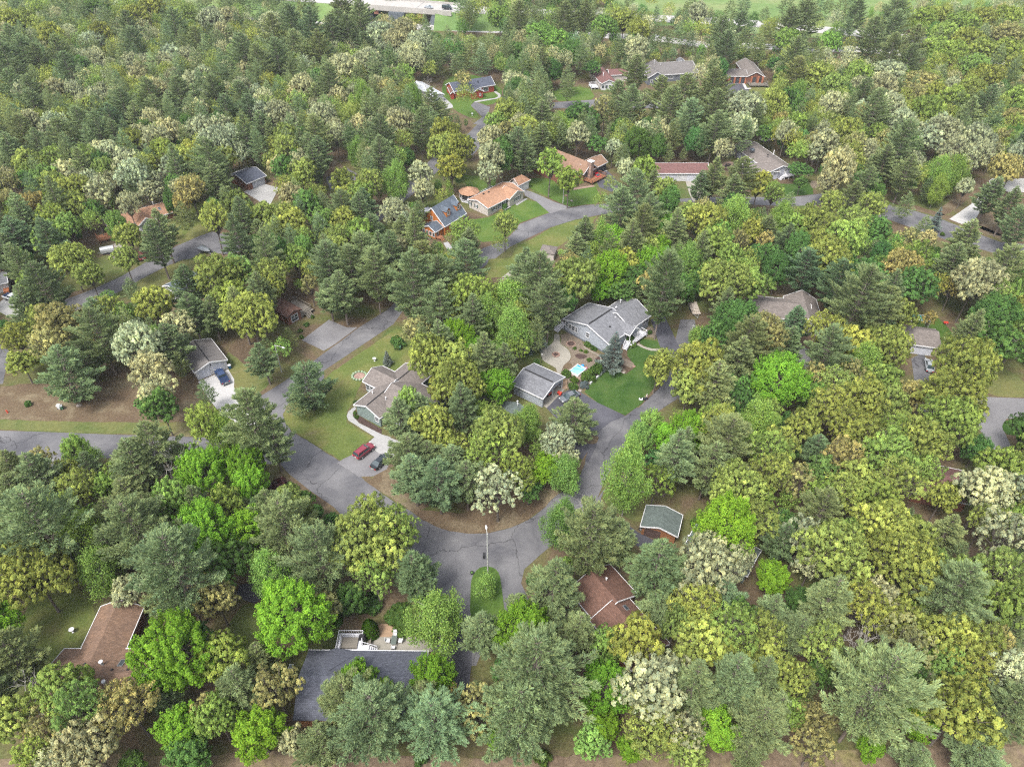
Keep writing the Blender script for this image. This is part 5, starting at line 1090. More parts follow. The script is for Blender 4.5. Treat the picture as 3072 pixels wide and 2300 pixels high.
mw = at('U', 900, 1075, .03); pr = at('U', 1300, 1105, .03)
dr = (mw-pr); az = math.atan2(dr.y, dr.x)
person('U', 1300, 1105, .03, az, 'person in cream shirt and navy trousers pushing a lawn mower at the lawn corner', [(.16,.22,1.20),(.38,.20,1.08),(.45,.19,1.05),(.16,-.22,1.20),(.38,-.20,1.08),(.45,-.19,1.05)], 'shirt', 'trousers')
rt = empty('lawn_mower', (pr.x, pr.y, .03), az, label='lawn mower with pale deck and grass bag in front of the walking person', cat='lawn mower')
Lm = max(1.2, min(1.9, dr.length)); x0 = Lm-.1
MB().hexa([(x0-.45,-.30,.12),(x0+.4,-.30,.12),(x0+.4,.30,.12),(x0-.45,.30,.12)], [(x0-.38,-.24,.34),(x0+.3,-.22,.30),(x0+.3,.22,.30),(x0-.38,.24,.34)]).build('mower_deck', M['trim'], rt)
MB().lathe([(.17,.30),(.17,.5),(.09,.56)], 12, 0, (x0,0)).build('engine', M['dark'], rt)
MB().hexa([(x0-1.0,-.26,.2),(x0-.46,-.26,.2),(x0-.46,.26,.2),(x0-1.0,.26,.2)], [(x0-.92,-.2,.6),(x0-.5,-.24,.52),(x0-.5,.24,.52),(x0-.92,.2,.6)]).build('grass_bag', M['dark'], rt)
mb = MB()
for sg in (-1, 1): mb.tube([(x0-.35,sg*.2,.3),(.5,sg*.2,1.02)], .015, 5)
mb.tube([(.5,-.2,1.02),(.5,.2,1.02)], .015, 5); mb.build('handle', M['metal'], rt)
for sx in (-.32, .3):
    for sg in (-1, 1): MB().tube([(x0+sx, sg*.3-.03, .1),(x0+sx, sg*.3+.03, .1)], .1, 10).build('wheel', M['tyre'], rt)
person('N', 150, 242, .03, R(-60), 'person in dark top and white trousers on the grass beside the round patio', [(.02,.27,1.16),(.06,.29,.92),(.07,.29,.84),(.02,-.27,1.16),(.06,-.29,.92),(.07,-.29,.84)], 'darkshirt', 'whitetr', .05)

# ------------------------------------------------------------------ garden, patios and yard things
M['water'] = mat('pool_blue', (.14,.36,.55), .15, .12, 1.2, col2=(.22,.50,.66), spec=.6); M['poolblue'] = mat('blue_vinyl', (.03,.20,.48), .4, .1, 2); M['pink'] = mat('pink_float', (.5,.12,.2), .5, .1, 2)
M['rock'] = mat('boulder', (.24,.21,.19), .95, .25, 2, bump=.03); M['rustpot'] = mat('rusty_pot', (.28,.10,.045), .8, .2, 3); M['redplastic'] = mat('red_plastic', (.45,.05,.03), .5, .08, 2)
pc = [at('N', *q, z=.55) for q in ((556,476),(672,536),(562,627),(472,556))]
c = sum(pc, Vector())/4; c.z = 0; ex = (pc[1]-pc[0]); az = math.atan2(ex.y, ex.x); Lp, Wp = (pc[1]-pc[0]).length, (pc[2]-pc[1]).length
Lp, Wp = max(2.2, min(3.4, Lp)), max(2.2, min(4.2, Wp))
rt = empty('garden_pool', (c.x, c.y, .09), az, label='small rectangular garden pool with white rim and blue floats', cat='pool')
mb = MB(); a_, b_ = Lp/2, Wp/2
for q in ((-a_,a_,-b_,-b_+.14),(-a_,a_,b_-.14,b_),(-a_,-a_+.14,-b_+.14,b_-.14),(a_-.14,a_,-b_+.14,b_-.14)): mb.box(*q, 0, .55)
mb.build('rim', M['trim'], rt); MB().box(-a_+.14,a_-.14,-b_+.14,b_-.14,.02,.46).build('water', M['water'], rt)
MB().box(-a_+.2,-.1,b_-.55,b_-.15,.46,.52).build('cover_roll', M['poolblue'], rt); MB().bar((-a_+.2,-.2,.5),(a_-.2,b_-.8,.5),.08).build('pole_handle', M['poolblue'], rt)
f_ = MB().lathe([(.01,0),(.32,.02),(.38,.1),(.32,.18),(.18,.12),(.01,.1)], 14); tag(f_.build('pool_float', M['poolblue'], None, True, (c.x+1.2, c.y+1.6, .5)), label='round blue inflatable float resting at the corner of the pool', cat='pool float')
f_ = MB().lathe([(.01,0),(.24,.02),(.28,.08),(.24,.14),(.01,.1)], 14); tag(f_.build('pool_float', M['pink'], None, True, (c.x+2.0, c.y+1.1, .2)), label='pink inflatable float lying beside the pool', cat='pool float')
sheet('pool_surround', '', .1, 'paver', pts=[c+Vector((math.cos(az)*x-math.sin(az)*y, math.sin(az)*x+math.cos(az)*y, 0)) for x, y in ((-a_-.5,-b_-.5),(a_+.7,-b_-.5),(a_+.7,b_+.6),(-a_-.5,b_+.6))])
p = at('N', 287, 358, .1); rt = empty('fire_pit', (p.x, p.y, .1), 0, label='ring of reddish stones around a fire pit in the middle of the round patio', cat='fire pit')
for k in range(13):
    t = k*math.tau/13; s_ = random.uniform(.16,.22); MB().lathe([(s_*.6,0),(s_,.1),(s_*.9,.24),(s_*.4,.33)], 7, 0, (.78*math.cos(t), .78*math.sin(t))).build('stone', M['stone'], rt)
MB().lathe([(.66,0),(.66,.08),(.01,.1)], 14).build('ash_bed', M['mulch'], rt)
def rock(c_, x, y, s_, label, m='rock', name='boulder'):
    p = at(c_, x, y, 0); r2 = random.Random(int(x*7+y)); mb = MB(); n = 9; rings = []
    for i, (rr, zz) in enumerate(((.8,-.1),(1,.15),(.95,.45),(.65,.7),(.15,.8))): rings.append([(s_*rr*r2.uniform(.8,1.15)*math.cos(k*math.tau/n), s_*.8*rr*r2.uniform(.8,1.15)*math.sin(k*math.tau/n), s_*zz) for k in range(n)])
    loft([list(reversed(q)) for q in rings], mb=mb); return tag(mb.build(name, M[m], None, False, (p.x, p.y, .05)), label=label, cat='boulder' if name == 'boulder' else name.replace('_', ' '))
rock('d', 510, 1003, .55, 'grey boulder on the brown yard between the bins and the tall oak')
rock('r', 385, 1370, .5, 'pale boulder at the rock bed beneath the leafy maple'); rock('r', 200, 1200, .55, 'pinkish boulder nearest the maple trunk in the rock bed', 'stone')
rock('m', 1205, 1150, .4, 'pale boulder at the tip of the gravel bed by the spruce'); rock('m', 1350, 1060, .45, 'pinkish boulder at the end of the long gravel tongue', 'stone')
rock('N', 590, 820, .45, 'white boulder between the grey-blue juniper and the open garage'); rock('m', 225, 485, .25, 'small white rock behind the side steps of the grey house')
def pot(c_, x, y, r2, h2, m, label, name='planter', cat='planter', z=.05):
    p = at(c_, x, y, z); rt = empty(name, (p.x, p.y, z), 0, label=label, cat=cat)
    MB().lathe([(r2*.7,0),(r2,h2),(r2*.85,h2),(r2*.8,h2*.85)], 12).build('pot', M[m], rt); MB().lathe([(r2*.8,h2*.8),(r2*.5,h2*1.25),(r2*.05,h2*1.4)], 8).build('plant', M['hedge'], rt); return rt
M['hedge'] = mat('plant_green', (.06,.12,.03), .9, .3, 6, bump=.03)
pot('N', 100, 288, .42, .6, 'rustpot', 'rusty round planter at the patio edge by the small spruces'); pot('v', 815, 615, .28, .5, 'redplastic', 'orange-red pot at the foot of the white deck steps', z=.08)
pot('Q', 140, 1395, .34, .4, 'dark', 'dark round planter on the asphalt beside the grass island')
p = at('N', 478, 218, .1); rt = empty('stone_ring_bed', (p.x, p.y, .09), 0, label='round stone-edged flower bed near the wall of the grey house', cat='flower bed')
mb = MB()
for k in range(20):
    t = k*math.tau/20; mb.lathe([(.14,0),(.16,.1),(.1,.18)], 6, 0, (1.0*math.cos(t), 1.0*math.sin(t)))
mb.build('stone_ring', M['stone'], rt); MB().lathe([(.9,0),(.85,.08),(.01,.1)], 16).build('soil', M['mulch'], rt)
p = at('N', 105, 462, .03); rt = empty('lamp_post', (p.x, p.y, .03), 0, label='slim black garden lamp post at the near side of the round patio', cat='lamp post')
MB().tube([(0,0,0),(0,0,2.3)], [.05,.035], 8).build('post', M['dark'], rt); MB().lathe([(.06,2.3),(.15,2.42),(.15,2.62),(.02,2.75)], 8).build('lantern', M['lens'], rt)
a_, b_ = at('N', 722, 722, .3), at('N', 872, 590, .3); tag(MB().bar(a_, b_, .25, .6).build('garden_wall', M['trim']), label='low white garden wall between the flower beds and the watered lawn', cat='wall')
pts = [at('N', *q, z=.12) for q in ((640,255),(720,310),(800,350),(855,390),(865,430),(910,468),(1000,512),(1060,550),(1150,590))]; mb = MB()
for i_ in range(len(pts)-1): mb.bar(pts[i_], pts[i_+1], .16, .22)
tag(mb.build('bed_edging', M['concrete_warm']), label='curved pale edging running from the house wall around the big spruce', cat='garden edging')
# garage forecourt things
def box_thing(name, c_, x, y, dims, parts, label, cat, rz=0, z=.1):
    p = at(c_, x, y, z); rt = empty(name, (p.x, p.y, z), rz, label=label, cat=cat)
    for nm, m_, q in parts: MB().box(*q).build(nm, M[m_], rt)
    return rt
rt = box_thing('snow_blower', 't', 1550, 800, 0, (('body','redplastic',(-.3,.3,-.3,.3,.12,.55)), ('chute','redplastic',(-.08,.08,-.08,.08,.55,.95)), ('auger_housing','redplastic',(.3,.6,-.38,.38,.05,.5))), 'orange snow blower at the open garage front', 'snow blower', R(-30))
for sg in (-1, 1): MB().tube([(-.1, sg*.35-.06, .2),(-.1, sg*.35+.06, .2)], .2, 10).build('wheel', M['tyre'], rt)
rt = box_thing('riding_mower', 't', 1300, 830, 0, (('body','redplastic',(-.2,.8,-.3,.3,.3,.65)), ('seat','dark',(-.7,-.3,-.25,.25,.5,.9))), 'red riding mower inside the open garage', 'riding mower', R(40), .1)
for sx in (-.45, .5):
    for sg in (-1, 1): MB().tube([(sx, sg*.4-.08, .22),(sx, sg*.4+.08, .22)], .22, 10).build('wheel', M['tyre'], rt)
# bins and small yard objects
M['binblue'] = mat('blue_bin', (.02,.09,.17), .5, .08, 2); M['bingreen'] = mat('green_bin', (.05,.12,.07), .5, .08, 2)
def bin_(c_, x, y, m, lid, label, rz=0, z=.05):
    p = at(c_, x, y, z); rt = empty('wheeled_bin', (p.x, p.y, z), rz, label=label, cat='bin')
    MB().hexa([(-.22,-.25,.06),(.22,-.25,.06),(.22,.25,.06),(-.22,.25,.06)], [(-.3,-.33,1.0),(.3,-.33,1.0),(.3,.33,1.0),(-.3,.33,1.0)]).build('bin_body', M[m], rt)
    MB().hexa([(-.32,-.36,1.0),(.34,-.36,1.0),(.34,.36,1.0),(-.32,.36,1.0)], [(-.28,-.3,1.1),(.3,-.3,1.07),(.3,.3,1.07),(-.28,.3,1.1)]).build('lid', M[lid], rt)
    for sg in (-1, 1): MB().tube([(-.25, sg*.28-.03, .1),(-.25, sg*.28+.03, .1)], .1, 10).build('wheel', M['tyre'], rt)
bin_('q', 900, 725, 'binblue', 'trim', 'dark blue wheeled bin at the corner of the white double garage', R(30))
bin_('d', 385, 1020, 'trim', 'trim', 'white bin on the brown yard by the long street'); bin_('d', 402, 1024, 'bingreen', 'metal', 'green bin on the brown yard beside the white one', R(20))
bin_('e', 430, 640, 'bingreen', 'bingreen', 'green bin behind the pinkish shrub on the inner lawn')
p = at('d', 50, 1048); rt = empty('fire_hydrant', (p.x, p.y, .04), 0, label='red fire hydrant on the verge of the long street', cat='fire hydrant')
MB().lathe([(.17,0),(.17,.06),(.11,.08),(.11,.55),(.14,.58),(.12,.7),(.03,.78)], 12).build('barrel', M['redplastic'], rt); MB().tube([(-.22,0,.45),(.22,0,.45)], .06, 8).build('nozzle', M['redplastic'], rt)
for c_, x, y, lb in (('d', 1570, 915, 'white bird bath on the verge beside the white concrete drive'), ('H', 965, 592, 'small grey bird bath on the inner lawn'), ('g', 472, 785, 'white-topped bird bath on the lawn by the weathered roof'), ('b', 895, 745, 'white lawn ornament beside the drive of the red house')):
    p = at(c_, x, y); rt = empty('bird_bath', (p.x, p.y, .05), 0, label=lb, cat='bird bath')
    MB().lathe([(.2,0),(.07,.1),(.06,.6),(.1,.66)], 10).build('stand', M['trim'], rt); MB().lathe([(.1,.66),(.4,.74),(.42,.8),(.3,.78),(.01,.75)], 14).build('bowl', M['trim'], rt)
p = at('C', 147, 187); rt = empty('flower_bed', (p.x, p.y, .07), 0, label='oval bed ringed with white flowers on the inner lawn', cat='flower bed')
mb = MB(); mb.lathe([(1.25,0),(1.2,.08),(.01,.1)], 18); mb.build('soil', M['stone'], rt)
wf = mat('white_blossom', (.42,.44,.38), .9, .3, 8, col2=(.08,.16,.05), bump=.03)
for k in range(14):
    t = k*math.tau/14; MB().lathe([(.15,0),(.34,.15),(.26,.36),(.04,.48)], 8, 0, (1.55*math.cos(t), 1.45*math.sin(t))).build('flower_clump', wf, rt)
# patio table with chairs
p = at('v', 1245, 525, .07); tz = .07
rt = empty('patio_table', (p.x, p.y, tz), 0, label='pale square patio table between four white chairs', cat='table')
MB().box(-.42,.42,-.75,.75,.70,.74).build('tabletop', mat('tinted_glass_top', (.10,.12,.11), .15, .1, 2), rt)
mb = MB()
for x_, y_ in ((-.38,-.7),(.38,-.7),(.38,.7),(-.38,.7)): MB().box(x_-.03,x_+.03,y_-.03,y_+.03,0,.70).build('leg', M['trim'], rt)
def chair(x, y, rz, lb):
    r2 = empty('patio_chair', (p.x+x, p.y+y, tz), rz, label=lb, cat='chair', group='chairs around the patio table')
    MB().box(-.28,.28,-.27,.27,.38,.45).build('seat', M['trim'], r2); MB().hexa([(-.28,-.32,.42),(.28,-.32,.42),(.28,-.26,.42),(-.28,-.26,.42)], [(-.26,-.46,1.0),(.26,-.46,1.0),(.26,-.41,1.0),(-.26,-.41,1.0)]).build('backrest', M['trim'], r2)
    for sx in (-1, 1):
        MB().box(sx*.29-.03,sx*.29+.03,-.27,.25,.62,.66).build('armrest', M['trim'], r2)
        for sy in (-1, 1): MB().box(sx*.27-.025,sx*.27+.025,sy*.24-.025,sy*.24+.025,0,.38).build('leg', M['trim'], r2)
chair(-.95, 0, R(-90), 'white patio chair by the table on the side of the white deck'); chair(.95, 0, R(90), 'white patio chair by the table on the side of the asphalt drive')
chair(0, -1.1, 0, 'white patio chair by the table on the side of the slate roof'); chair(0, 1.15, R(180), 'white patio chair by the table on the side of the sandy bed')
rt = box_thing('barbecue_grill', 'v', 662, 470, 0, (('cabinet','dark',(-.5,.5,-.25,.25,0,.8)), ('lid','dark',(-.35,.35,-.27,.27,.8,1.1))), 'black barbecue grill standing on the white deck', 'grill', 0, 1.21)
rt = box_thing('garden_bench', 'v', 800, 500, 0, (('seat','woodgrey',(-.2,.2,-.7,.7,.38,.44)), ('backrest','woodgrey',(.18,.24,-.7,.7,.5,.9)), ('leg','woodgrey',(-.18,.18,-.65,-.58,0,.38)), ('leg','woodgrey',(-.18,.18,.58,.65,0,.38))), 'narrow pinkish bench at the head of the patio by the cedar', 'bench', R(8), .07)
# benches on the little paved circle, lattice fence, teal canopy
for x_, y_, rz in ((20,468,0), (5,490,R(15))):
    box_thing('stone_bench', 'D', x_, y_, 0, (('seat','dark',(-.9,.9,-.22,.22,.36,.46)), ('leg','dark',(-.75,-.6,-.18,.18,0,.36)), ('leg','dark',(.6,.75,-.18,.18,0,.36))), ('dark bench on the small paved circle, farther from the garage' if rz == 0 else 'dark bench on the small paved circle, closer to the lawn'), 'bench', rz, .05)
a_ = at('B', 1765, 1350); b_ = at('B', 1895, 1345); d_ = b_-a_; rt = empty('lattice_fence', (a_.x, a_.y, 0), math.atan2(d_.y, d_.x), label='short white lattice fence at the edge of the woods by the paved circle', cat='fence')
mb = MB(); n = 22
for k in range(n+1): mb.bar((k*d_.length/n, 0, .1), (k*d_.length/n, 0, 1.7), .05)
for zz in (.15, .9, 1.7): mb.bar((0,.02,zz), (d_.length,.02,zz), .07)
mb.build('lattice', M['trim'], rt)
for k in range(4): MB().box(k*d_.length/3-.07,k*d_.length/3+.07,-.07,.07,0,1.85).build('post', M['trim'], rt)
p = at('J', 965, 245); rt = empty('play_canopy', (p.x, p.y, 0), R(-8), label='play frame with teal canopy behind the pale garage', cat='play frame')
MB().slab([(-1.7,-.9,2.0),(.8,-.9,2.0),(.8,.8,2.3),(-1.7,.8,2.3)], .05).build('canopy', mat('teal_canvas', (.02,.14,.14), .6, .1, 2), rt)
mb = MB()
for x_ in (-1.7, 2.6):
    for y_ in (-1, .9): mb.bar((x_, y_, 0), (x_, y_, 2.0+(.25 if y_ > 0 else 0)), .1)
mb.bar((-1.7,-1,2.0),(2.6,-1,2.0),.1).bar((-1.7,.9,2.25),(2.6,.9,2.25),.1).bar((2.6,-1,2.0),(2.6,.9,2.25),.1); mb.build('frame', M['trim'], rt)
box_thing('garden_cart', 'J', 1145, 242, 0, (('tray','redplastic',(-.5,.5,-.3,.3,.3,.6)), ('axle','metal',(-.1,.1,-.4,.4,.15,.25))), 'small red garden cart on the lawn behind the pale garage', 'cart')
rt = box_thing('orange_trailer', 'L', 92, 385, 0, (('tray','rustpot',(-1.1,1.1,-.6,.6,.45,1.0)), ('hitch','metal',(1.1,1.9,-.05,.05,.45,.52))), 'orange-brown trailer behind the white pickup', 'trailer', R(120))
for sg in (-1, 1): MB().tube([(0, sg*.65-.1, .3),(0, sg*.65+.1, .3)], .3, 12).build('wheel', M['tyre'], rt)
p = at('I', 283, 300); rt = empty('spare_wheel', (p.x, p.y, .05), 0, label='white-rimmed spare wheel leaning by the log garage corner', cat='wheel')
MB().tube([(0,-.1,.36),(0,.1,.36)], .36, 16).build('tyre', M['tyre'], rt); MB().tube([(0,-.12,.36),(0,.12,.36)], .2, 12).build('rim', M['trim'], rt)
# three lilac tubs by the log house and mailboxes at the drives
for k in range(3):
    q = (345+k*62, 1395+k*25); pp = at('w', *q); rt = empty('flower_tub', (pp.x, pp.y, .05), 0, label=('pale flower tub below the porch window, farthest from the steps', 'middle pale flower tub below the porch windows of the log house', 'pale flower tub below the porch window, closest to the steps')[k], cat='planter')
    MB().lathe([(.2,0),(.32,.35),(.28,.35)], 12).build('tub', M['trim'], rt); MB().lathe([(.28,.3),(.34,.45),(.1,.6)], 8).build('plant', M['hedge'], rt)

# ------------------------------------------------------------------ trees
def leaf_mat(name, yellow=(1.25,1.05,.75), trans=.28):
    m = bpy.data.materials.new(name); m.use_nodes = True; N = m.node_tree.nodes; L = m.node_tree.links; N.clear()
    out = N.new('ShaderNodeOutputMaterial'); oi = N.new('ShaderNodeObjectInfo'); at_ = N.new('ShaderNodeAttribute'); at_.attribute_name = 'tone'
    br = N.new('ShaderNodeMix'); br.data_type = 'RGBA'; br.blend_type = 'MULTIPLY'; br.inputs['Factor'].default_value = 1
    L.new(oi.outputs['Color'], br.inputs['A']); L.new(at_.outputs['Color'], br.inputs['B'])
    d = N.new('ShaderNodeBsdfDiffuse'); t = N.new('ShaderNodeBsdfTranslucent'); mx = N.new('ShaderNodeMixShader'); mx.inputs[0].default_value = trans
    L.new(br.outputs['Result'], d.inputs[0]); L.new(br.outputs['Result'], t.inputs[0])
    L.new(d.outputs[0], mx.inputs[1]); L.new(t.outputs[0], mx.inputs[2]); L.new(mx.outputs[0], out.inputs[0])
    return m
LEAF = leaf_mat('leaves', trans=.45); NEEDLE = leaf_mat('needles', trans=.25)
BARK = mat('bark', (.115,.098,.085), .95, .25, 3); BARKP = mat('pine_bark', (.145,.118,.102), .95, .25, 3); BARKW = mat('pale_bark', (.34,.32,.30), .9, .2, 2)

def unit(v): return v/np.maximum(np.linalg.norm(v, axis=-1, keepdims=True), 1e-6)
def sph(n, zmin=-1.0):
    z = RNG.uniform(zmin, 1, n); t = RNG.uniform(0, 2*np.pi, n); r_ = np.sqrt(np.maximum(0, 1-z*z))
    return np.stack([r_*np.cos(t), r_*np.sin(t), z], 1)
def cards(c, nrm, size, aspect=1.0, along=None):
    """rhombic leaf sprays: centre, facing, size; 'along' gives the long axis"""
    n = len(c); size = np.broadcast_to(np.asarray(size, float), (n,)).reshape(-1, 1)
    a = unit(along if along is not None else np.cross(nrm, sph(n)))
    b = unit(np.cross(nrm, a)+1e-4)
    a = a*size*.62; b = b*size*.62*aspect
    return np.stack([c-a, c-b, c+a, c+b], 1).reshape(-1, 3)
def quad_mesh(name, V, tone, mats):
    n = len(V)//4
    me = bpy.data.meshes.new(name); me.vertices.add(len(V)); me.vertices.foreach_set('co', V.astype(np.float32).ravel())
    me.loops.add(4*n); me.loops.foreach_set('vertex_index', np.arange(4*n, dtype=np.int32))
    me.polygons.add(n); me.polygons.foreach_set('loop_start', np.arange(0, 4*n, 4, dtype=np.int32))
    if hasattr(me.polygons[0], 'loop_total'):
        try: me.polygons.foreach_set('loop_total', np.full(n, 4, dtype=np.int32))
        except Exception: pass
    a = me.attributes.new('tone', 'FLOAT_COLOR', 'FACE')
    a.data.foreach_set('color', np.concatenate([tone, np.ones((n, 1))], 1).astype(np.float32).ravel())
    for m_ in mats: me.materials.append(m_)
    me.update(calc_edges=True); me.validate()
    return me
def tones(n, clump=None, amp=.13, hue=.06):
    """natural colour differences from leaf to leaf and clump to clump"""
    b = RNG.normal(0, amp*.6, (n, 1)); k = np.zeros((n, 1)) if clump is None else clump.reshape(-1, 1)
    h_ = RNG.normal(0, hue, (n, 1))
    v = np.exp(b+k)
    return np.clip(np.concatenate([v*(1+h_+k*.10), v, v*(1-h_*1.2-k*.12)], 1), .25, 3.0)

def oak(seed, rx=4.2, rz=3.3, zc=8.2, n=56, leaf=.25, per=300, cr=(.85,1.45), sparse=0.0):
    rs = random.Random(seed); cen = []; tries = 0
    while len(cen) < n and tries < 4000:
        tries += 1
        d = Vector((rs.gauss(0,1), rs.gauss(0,1), rs.gauss(.25,1))).normalized()
        if d.z < -.55: continue
        k = rs.uniform(.62, .98) if rs.random() < .86 else rs.uniform(.2, .6)
        lump = 1+.16*math.sin(3*math.atan2(d.y, d.x)+seed)+.10*math.sin(5*math.atan2(d.y, d.x)+2*seed)
        p = Vector((d.x*rx*k*lump, d.y*rx*k*lump, zc+d.z*rz*k))
        r_ = rs.uniform(*cr)
        if all((p-q).length > .66*(r_+qr) for q, qr in cen): cen.append((p, r_))
    P, Nn, S, Kc = [], [], [], []
    for p, r_ in cen:
        kc = rs.gauss(0, .17); nr = max(5, int(13*(r_/1.15)**2*(1-sparse)))
        dirs = sph(nr, -.35); dirs[:, 2] = np.where(dirs[:, 2] < 0, dirs[:, 2]*.6, dirs[:, 2])
        for q_ in range(nr):
            d0 = dirs[q_]/np.linalg.norm(dirs[q_]); c0 = np.array(p)+d0*r_*rs.uniform(.62, .98)*np.array([1, 1, .82])
            rr_ = rs.uniform(.26, .46)*(r_/1.15)**.3; m_ = int(per/11*(rr_/.36)**2)
            d = unit(sph(m_)+d0*.7)
            P.append(c0+d*rr_*RNG.uniform(.55, 1.05, (m_, 1))); Nn.append(unit(d*.7+d0*.8+sph(m_)*.42+np.array([0, 0, .35]))); S.append(RNG.uniform(.7, 1.25, m_)*leaf)
            Kc.append(np.full(m_, kc+rs.gauss(0, .10)))
    P = np.concatenate(P); Nn = np.concatenate(Nn); S = np.concatenate(S); Kc = np.concatenate(Kc)
    V = cards(P, Nn, S, .75)
    me = quad_mesh('oak_crown', V, tones(len(P), Kc), [LEAF])
    tb = MB(); tr = .2
    zf = zc-rz*.85
    tb.tube([(0,0,-.1), (.05,.02,zf*.5), (0,.1,zf)], [tr*1.35, tr, tr*.85], 7)
    for i, (p, r_) in enumerate(cen):
        b0 = Vector((0, .1, zf-.1-rs.uniform(0, .9))); mid = b0.lerp(p, .5)+Vector((rs.uniform(-.3,.3), rs.uniform(-.3,.3), rs.uniform(-.1,.5)))
        tb.tube([b0, mid, p], [tr*.42, tr*.24, .03], 4, cap=False)
        for _ in range(3):
            d = Vector((rs.gauss(0,1), rs.gauss(0,1), rs.gauss(.5,1))).normalized()
            tb.tube([mid.lerp(p, rs.uniform(.3, 1)), p+d*r_*1.0], [.035, .012], 3, cap=False)
    return tb, me, BARK, (rx+.62*cr[1], zc, zc+rz+1)

def maple(seed, rx=3.6, rz=4.2, zc=6.6, n=170, leaf=.27, per=68):
    rs = random.Random(seed); P, Nn, S, Kc, A = [], [], [], [], []
    tb = MB(); tb.tube([(0,0,-.1), (0,.05,zc*.6), (.05,0,zc+rz*.5)], [.22, .16, .05], 7)
    for i in range(n):
        d = Vector((rs.gauss(0,1), rs.gauss(0,1), rs.gauss(.3,.9))).normalized()
        if d.z < -.6: d.z = -.3
        k = rs.uniform(.74, 1.0); lump = 1+.13*math.sin(3*math.atan2(d.y, d.x)+seed)
        tip = Vector((d.x*rx*k*lump, d.y*rx*k*lump, zc+d.z*rz*k))
        up = (d*.9+Vector((0, 0, .75+rs.uniform(-.2, .4)))).normalized(); ln = rs.uniform(1.1, 1.9)
        base = tip-up*ln
        m_ = per; t = RNG.uniform(0, 1, (m_, 1))**.8
        side = sph(m_)*(.55*(1-t*.78)+.06)
        q = np.array(base)+np.array(up)*ln*1.1*t+side
        P.append(q); Nn.append(unit(sph(m_)*.9+np.array(d)*.8+np.array([0,0,.3]))); S.append(RNG.uniform(.7, 1.2, m_)*leaf*(1-.35*t[:, 0])); Kc.append(np.full(m_, rs.gauss(0, .10)))
        if i % 3 == 0: tb.tube([(0, 0, max(1.6, zc-rz*.7+rs.uniform(0, rz))), tuple(base), tuple(tip)], [.07, .035, .01], 4, cap=False)
    P = np.concatenate(P); V = cards(P, np.concatenate(Nn), np.concatenate(S), .8)
    return tb, quad_mesh('maple_crown', V, tones(len(P), np.concatenate(Kc)), [LEAF]), BARK, (rx+.45, zc, zc+rz)

def pine(seed, R0=3.7, h=16.5, z0=4.2, leaf=.50, peak=.30, dense=1.4, droop=.0, tuft=4, asp=.20, topx=.88):
    rs = random.Random(seed); P, A, S, Kc = [], [], [], []
    tb = MB(); lean = rs.uniform(-.25, .25)
    tb.tube([(0,0,-.1), (lean*.3, 0, h*.4), (lean, 0, h*.75), (lean, 0, h-.2)], [.24, .18, .09, .02], 7)
    z = z0; off = rs.uniform(0, 6)
    side_gap = rs.uniform(0, 6.28)
    while z < h-.3:
        f = (z-z0)/(h-z0)
        prof = math.sin(min(1, (f/peak))*math.pi/2)**.7 if f < peak else (1-(f-peak)/(1-peak))**topx
        nb = 6 if f < .8 else 5
        off += rs.uniform(.4, 1.2)
        for k in range(nb):
            az = off+k*2*math.pi/nb+rs.uniform(-.25, .25)
            Lb = R0*max(.12, prof)*rs.uniform(.68, 1.12)*(1+.12*math.cos(az-side_gap))
            zz = z+rs.uniform(-.28, .28)
            rise = (.10+.35*f)-droop+rs.uniform(-.06, .06)
            dirv = np.array([math.cos(az), math.sin(az), rise]); lat = np.array([-math.sin(az), math.cos(az), 0])
            tb.tube([(0+lean*f, 0, zz), tuple(np.array([lean*f, 0, zz])+dirv*Lb*.9)], [.05, .012], 3, cap=False)
            m_ = int(max(10, 15*Lb*dense)); t = RNG.uniform(.18, 1.0, m_)**.75
            wid = (.16+.42*Lb*(1-t)*.6+.12)
            s_ = RNG.uniform(-1, 1, m_)*wid
            c = np.array([lean*f, 0, zz])+np.outer(t*Lb, dirv)+np.outer(s_, lat)+np.stack([np.zeros(m_), np.zeros(m_), .10*Lb*t**2*.8+RNG.normal(0, .06, m_)-np.abs(s_)*droop*.6], 1)
            kk = rs.gauss(0, .12)
            for _ in range(tuft):
                dd = unit(dirv*1.0+lat*np.sign(s_).reshape(-1, 1)*.6+sph(m_)*.75+np.array([0, 0, .45]))
                P.append(c+dd*leaf*.28); A.append(dd); S.append(RNG.uniform(.75, 1.2, m_)*leaf*(.8 if f > .85 else 1)); Kc.append(np.full(m_, kk))
        z += rs.uniform(.72, 1.0)*(1 if f < .8 else .7)
    c = np.array([lean, 0, h-.25]); m_ = 14
    dd = unit(sph(m_, .1)+np.array([0, 0, .6])); P.append(c+dd*.2); A.append(dd); S.append(np.full(m_, .55)); Kc.append(np.zeros(m_))
    P = np.concatenate(P); A = np.concatenate(A)
    V = cards(P, unit(np.cross(A, sph(len(P)))+np.array([0, 0, .6])), np.concatenate(S), asp, along=A)
    return tb, quad_mesh('pine_crown', V, tones(len(P), np.concatenate(Kc), .2, .06), [NEEDLE]), BARKP, (R0, z0+(h-z0)*.5, h)

